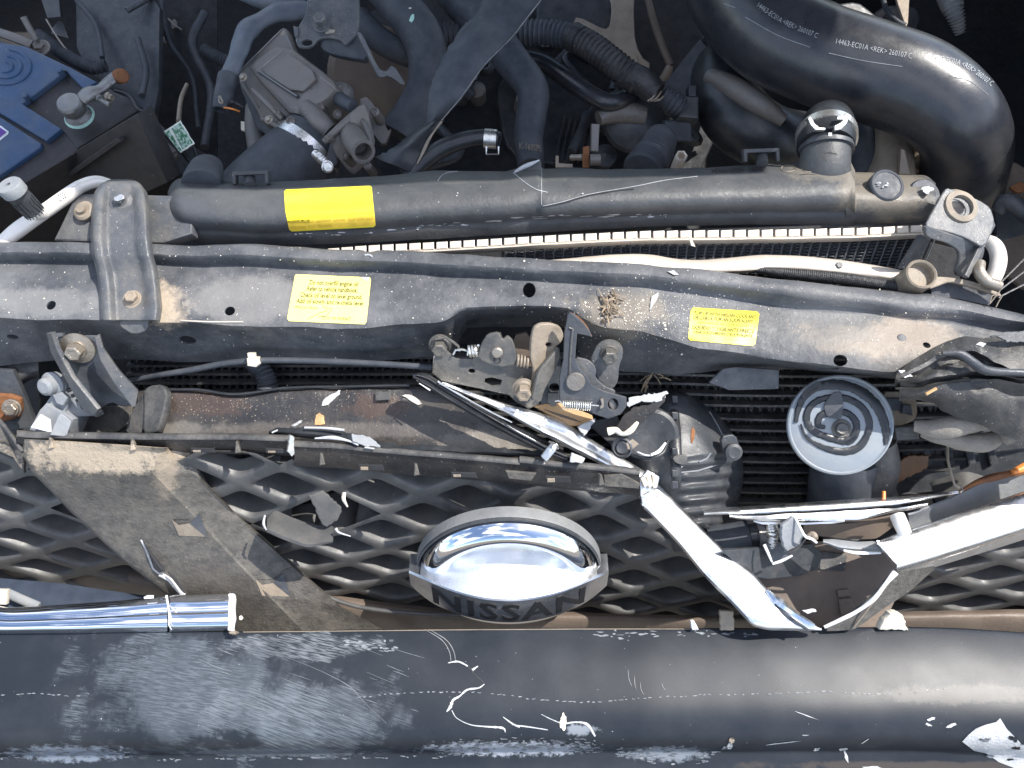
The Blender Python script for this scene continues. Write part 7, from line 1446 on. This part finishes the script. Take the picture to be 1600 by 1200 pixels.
for k in range(26):   # long light scratches lower left of centre
    x = rz.uniform(330, 660); y = rz.uniform(1000, 1120); L0 = rz.uniform(12, 60); sl = rz.uniform(.28, .42)
    ribbon([(x, y), (x + L0 / 2, y + L0 * sl / 2 + rz.uniform(-.5, .5)), (x + L0, y + L0 * sl)], [.3, rz.uniform(.4, .9), .3], 'scratch_grey', 'scratch')
ribbon([(310, 1030), (335, 1041), (362, 1050)], [.4, 1, .4], 'scratch_grey', 'scratch'); ribbon([(405, 1012), (440, 1024), (500, 1048), (545, 1072), (570, 1098), (604, 1130)], [.6, .4, .5, .9, .4, .3], 'scratch_grey', 'scratch')
for dx in (0, 7): ribbon([(664 + dx, 984), (690 + dx, 1000), (702 + dx, 1018), (705 + dx, 1036)], [.7, .9, .9, .5], 'grey_plastic', 'scratch')
for (x, y, dx, dy) in ((981, 1046, 6, 26), (991, 1056, 3, 22), (1000, 1066, 6, 20), (1034, 1068, 6, 10)): ribbon([(x, y), (x + dx * .3, y + dy * .6), (x + dx, y + dy)], [.4, .8, .4], 'grey_plastic', 'scratch')
for k in range(70):
    x = rz.uniform(0, 1600); scuff(ragged(x, rz.uniform(992, 1170), rz.uniform(.6, 1.5), rz.uniform(.5, 1.2), 5, .5), 'grey_plastic' if rz.random() < .3 else 'scratch_grey', .0003, 9)
#loft('lower_lip', [br_(186, -.186), br_(192, -.178), br_(240, -.176)], 'bumper_black', bu, x0=1230, x1=1660, step=9, sm=1, cut=1, thick=.002, wob=.003)

# ================================================================ DEBRIS
def debris(name, key, poly, mat, label, cat, off=.0012, th=.0008, **k):
    poly = [(a[0] + (b[0] - a[0]) * t + rz.uniform(-.8, .8), a[1] + (b[1] - a[1]) * t + rz.uniform(-.8, .8)) for a, b in zip(poly, poly[1:] + poly[:1]) for t in (0, .5)]
    o = drape(name, key, poly, mat, None, off=off, th=th, step=4, jit=.0012, **k)
    if o: tag(o, label, cat)
debris('paint_flake', 'du', [(503, 634), (505, 625), (514, 619), (525, 613), (533, 610), (531, 617), (522, 624), (514, 632)], 'pale_paint', 'white crumpled paint flake on the duct panel left of the chrome strip', 'paint flake')
debris('orange_chip', 'du', [(492, 664), (495, 648), (500, 645), (506, 650), (508, 664)], 'wood', 'orange plastic chip on the lower edge of the duct panel', 'plastic chip')
debris('paint_flake', 'du', [(629, 618), (640, 616), (652, 622), (660, 631), (652, 632), (640, 625)], 'cream_plastic', 'pale yellow flake on the duct panel near the latch', 'paint flake')
debris('paint_flake', 'du', [(455, 665), (470, 657), (474, 656), (472, 661), (460, 667)], 'pale_paint', 'narrow white flake on the duct panel left of the orange chip', 'paint flake')
for (x, y, lb_t) in ((387, 610, 'tiny white chip on the front rim of the duct panel, left one'), (452, 606, 'tiny white chip on the rim of the duct panel, middle one'), (523, 605, 'tiny white chip on the rim of the duct panel, right one')):
    debris('paint_chip', 'du', ragged(x, y + 1, 4.5, 1.6, 8, .3), 'white_plastic', lb_t, 'paint chip', off=.004)
dm = thing('mud_clump', 'clump of dry mud and twigs stuck on the crossmember right of the latch', 'mud clump')
for k in range(34):
    x, y = rz.gauss(948, 5), rz.gauss(483, 9); p0 = cast('cm', x, y, .001 + rz.random() * .002)
    if p0: sc_ = rz.uniform(.4, 1); revolve('clod', p0, (rz.uniform(-.6, .6), rz.uniform(-.6, .3), 1), [(rz.uniform(.001, .003) * sc_, -.002), (.0014 * sc_, .0006), (.0002, .0011)], rz.choice(['tan_steel', 'mud', 'brown_rail', 'mud']), dm, n=5, wob=.0016)
for k in range(38):
    a_ = rz.uniform(-2, 1.4); L0 = rz.uniform(8, 26); x, y = rz.gauss(950, 6), rz.gauss(478, 8); p0, p1 = cast('cm', x, y, .003), cast('cm', x + L0 * math.cos(a_) * .9, y + L0 * math.sin(a_) * .8 + 4, .0025)
    if p0 and p1: line3('twig', [p0, (p0 + p1) / 2 + Vector((0, 0, .001)), p1], rz.uniform(.0003, .0008), rz.choice(['dry_straw', 'tan_steel', 'mud']), dm, 5)
dg = thing('straw_bundle', 'small bundle of dry straw caught on the condenser tubes below the crossmember', 'straw')
for (x0, y0, x1, y1) in ((1020, 582, 1008, 604), (1024, 584, 1042, 592), (1022, 586, 1032, 600), (1012, 590, 1002, 612), (1030, 590, 1048, 594), (1018, 588, 1004, 608), (1012, 603, 1008, 612), (1022, 582, 1036, 588), (1000, 596, 1020, 584)):
    line3('straw', [cpt(x0, y0, .012), cpt((x0 + x1) / 2, (y0 + y1) / 2 - 2, .014), cpt(x1, y1, .011)], rz.uniform(.0005, .0010), rz.choice(['dry_straw', 'tan_steel']), dg, 5)
gs = thing('crossmember_grit', 'scattered pale grit, seed husks and dust crumbs on the crossmember', 'grit', kind='stuff')
V = []; F = []
for k in range(900):
    if rz.random() < .55: x, y = rz.gauss(1010, 70), rz.gauss(490, 24)
    else: x, y = rz.uniform(0, 1500), rz.uniform(385, 560)
    p0 = cast('cm', x, y, .0003)
    if p0 is None: continue
    s_ = rz.uniform(.0003, .0008) * (2 if rz.random() < .05 else 1); b0 = len(V); e1 = Vector((rz.gauss(0, 1), rz.gauss(0, 1), .2)).normalized() * s_; e2 = Vector((-e1.y, e1.x, 0)) * rz.uniform(.3, 1)
    V += [p0 + e1, p0 + e2, p0 - e1, p0 - e2, p0 + Vector((0, 0, s_))]; F += [(b0, b0 + 1, b0 + 4), (b0 + 1, b0 + 2, b0 + 4), (b0 + 2, b0 + 3, b0 + 4), (b0 + 3, b0, b0 + 4)]
mesh('grit', V, F, 'cream_plastic', gs, 0, kind='stuff')
V = []; F = []
gd = thing('duct_grit', 'scattered pale grit on the dirty duct panel', 'grit', kind='stuff')
for k in range(260):
    x, y = (rz.gauss(340, 50), rz.gauss(632, 14)) if rz.random() < .5 else (rz.gauss(540, 80), rz.gauss(622, 12)); p0 = cast('du', x, y, .0003)
    if p0 is None: continue
    s_ = rz.uniform(.0002, .0006); b0 = len(V); V += [p0 + Vector((s_, 0, 0)), p0 + Vector((0, s_, 0)), p0 - Vector((s_, .0002, 0)), p0 - Vector((0, s_, 0)), p0 + Vector((0, 0, s_))]; F += [(b0, b0 + 1, b0 + 4), (b0 + 1, b0 + 2, b0 + 4), (b0 + 2, b0 + 3, b0 + 4), (b0 + 3, b0, b0 + 4)]
mesh('grit', V, F, 'tan_steel', gd, 0, kind='stuff')
debris('white_flake', 'cm', [(1043, 426), (1052, 424), (1060, 430), (1054, 431)], 'pale_paint', 'white flake on the crossmember back lip below the aluminium rail', 'flake')
debris('white_flake', 'cm', [(1018, 464), (1028, 458), (1026, 470), (1015, 486)], 'pale_paint', 'thin curled white flake right of the mud clump', 'flake')
tag(plate('hanging_leaf', Plane(1080, 378, .002, (.1, -.6, .8)), [(1075, 366), (1080, 371), (1087, 386), (1080, 384)], .0012, 'cream_plastic'), 'small dry cream leaf hanging on the radiator header', 'leaf')
tag(plate('white_flake', Plane(1415, 583, .012, (.1, -.3, .9)), [(1404, 578), (1414, 578), (1428, 588), (1412, 590)], .0012, 'white_plastic'), 'bright white flake standing on the crumpled beam end', 'flake')
tag(plate('white_flake', Plane(1532, 539, .030, (.1, -.3, .9)), [(1525, 538), (1532, 534), (1541, 537), (1536, 542)], .0012, 'white_plastic'), 'white flake on the folded lip at the right end of the crossmember', 'flake')
line3('stick', [W(1447, 616, .004), W(1463, 607, .006)], .0013, 'wood', None, 6); tag(COL.objects['stick'], 'short pale stick on the crumpled beam end', 'stick')
debris('sand_clump', 'bu', ragged(880, 1127, 6, 16, 12, .3), 'cream_plastic', 'small tan dirt lump standing on the bumper scuff', 'dirt lump', th=.002)
debris('yellow_crumb', 'bu', ragged(1143, 1155, 5, 4, 9, .2), 'warm_cast', 'tiny yellow crumb on the bumper above the right scuff', 'crumb', th=.002)
finish()
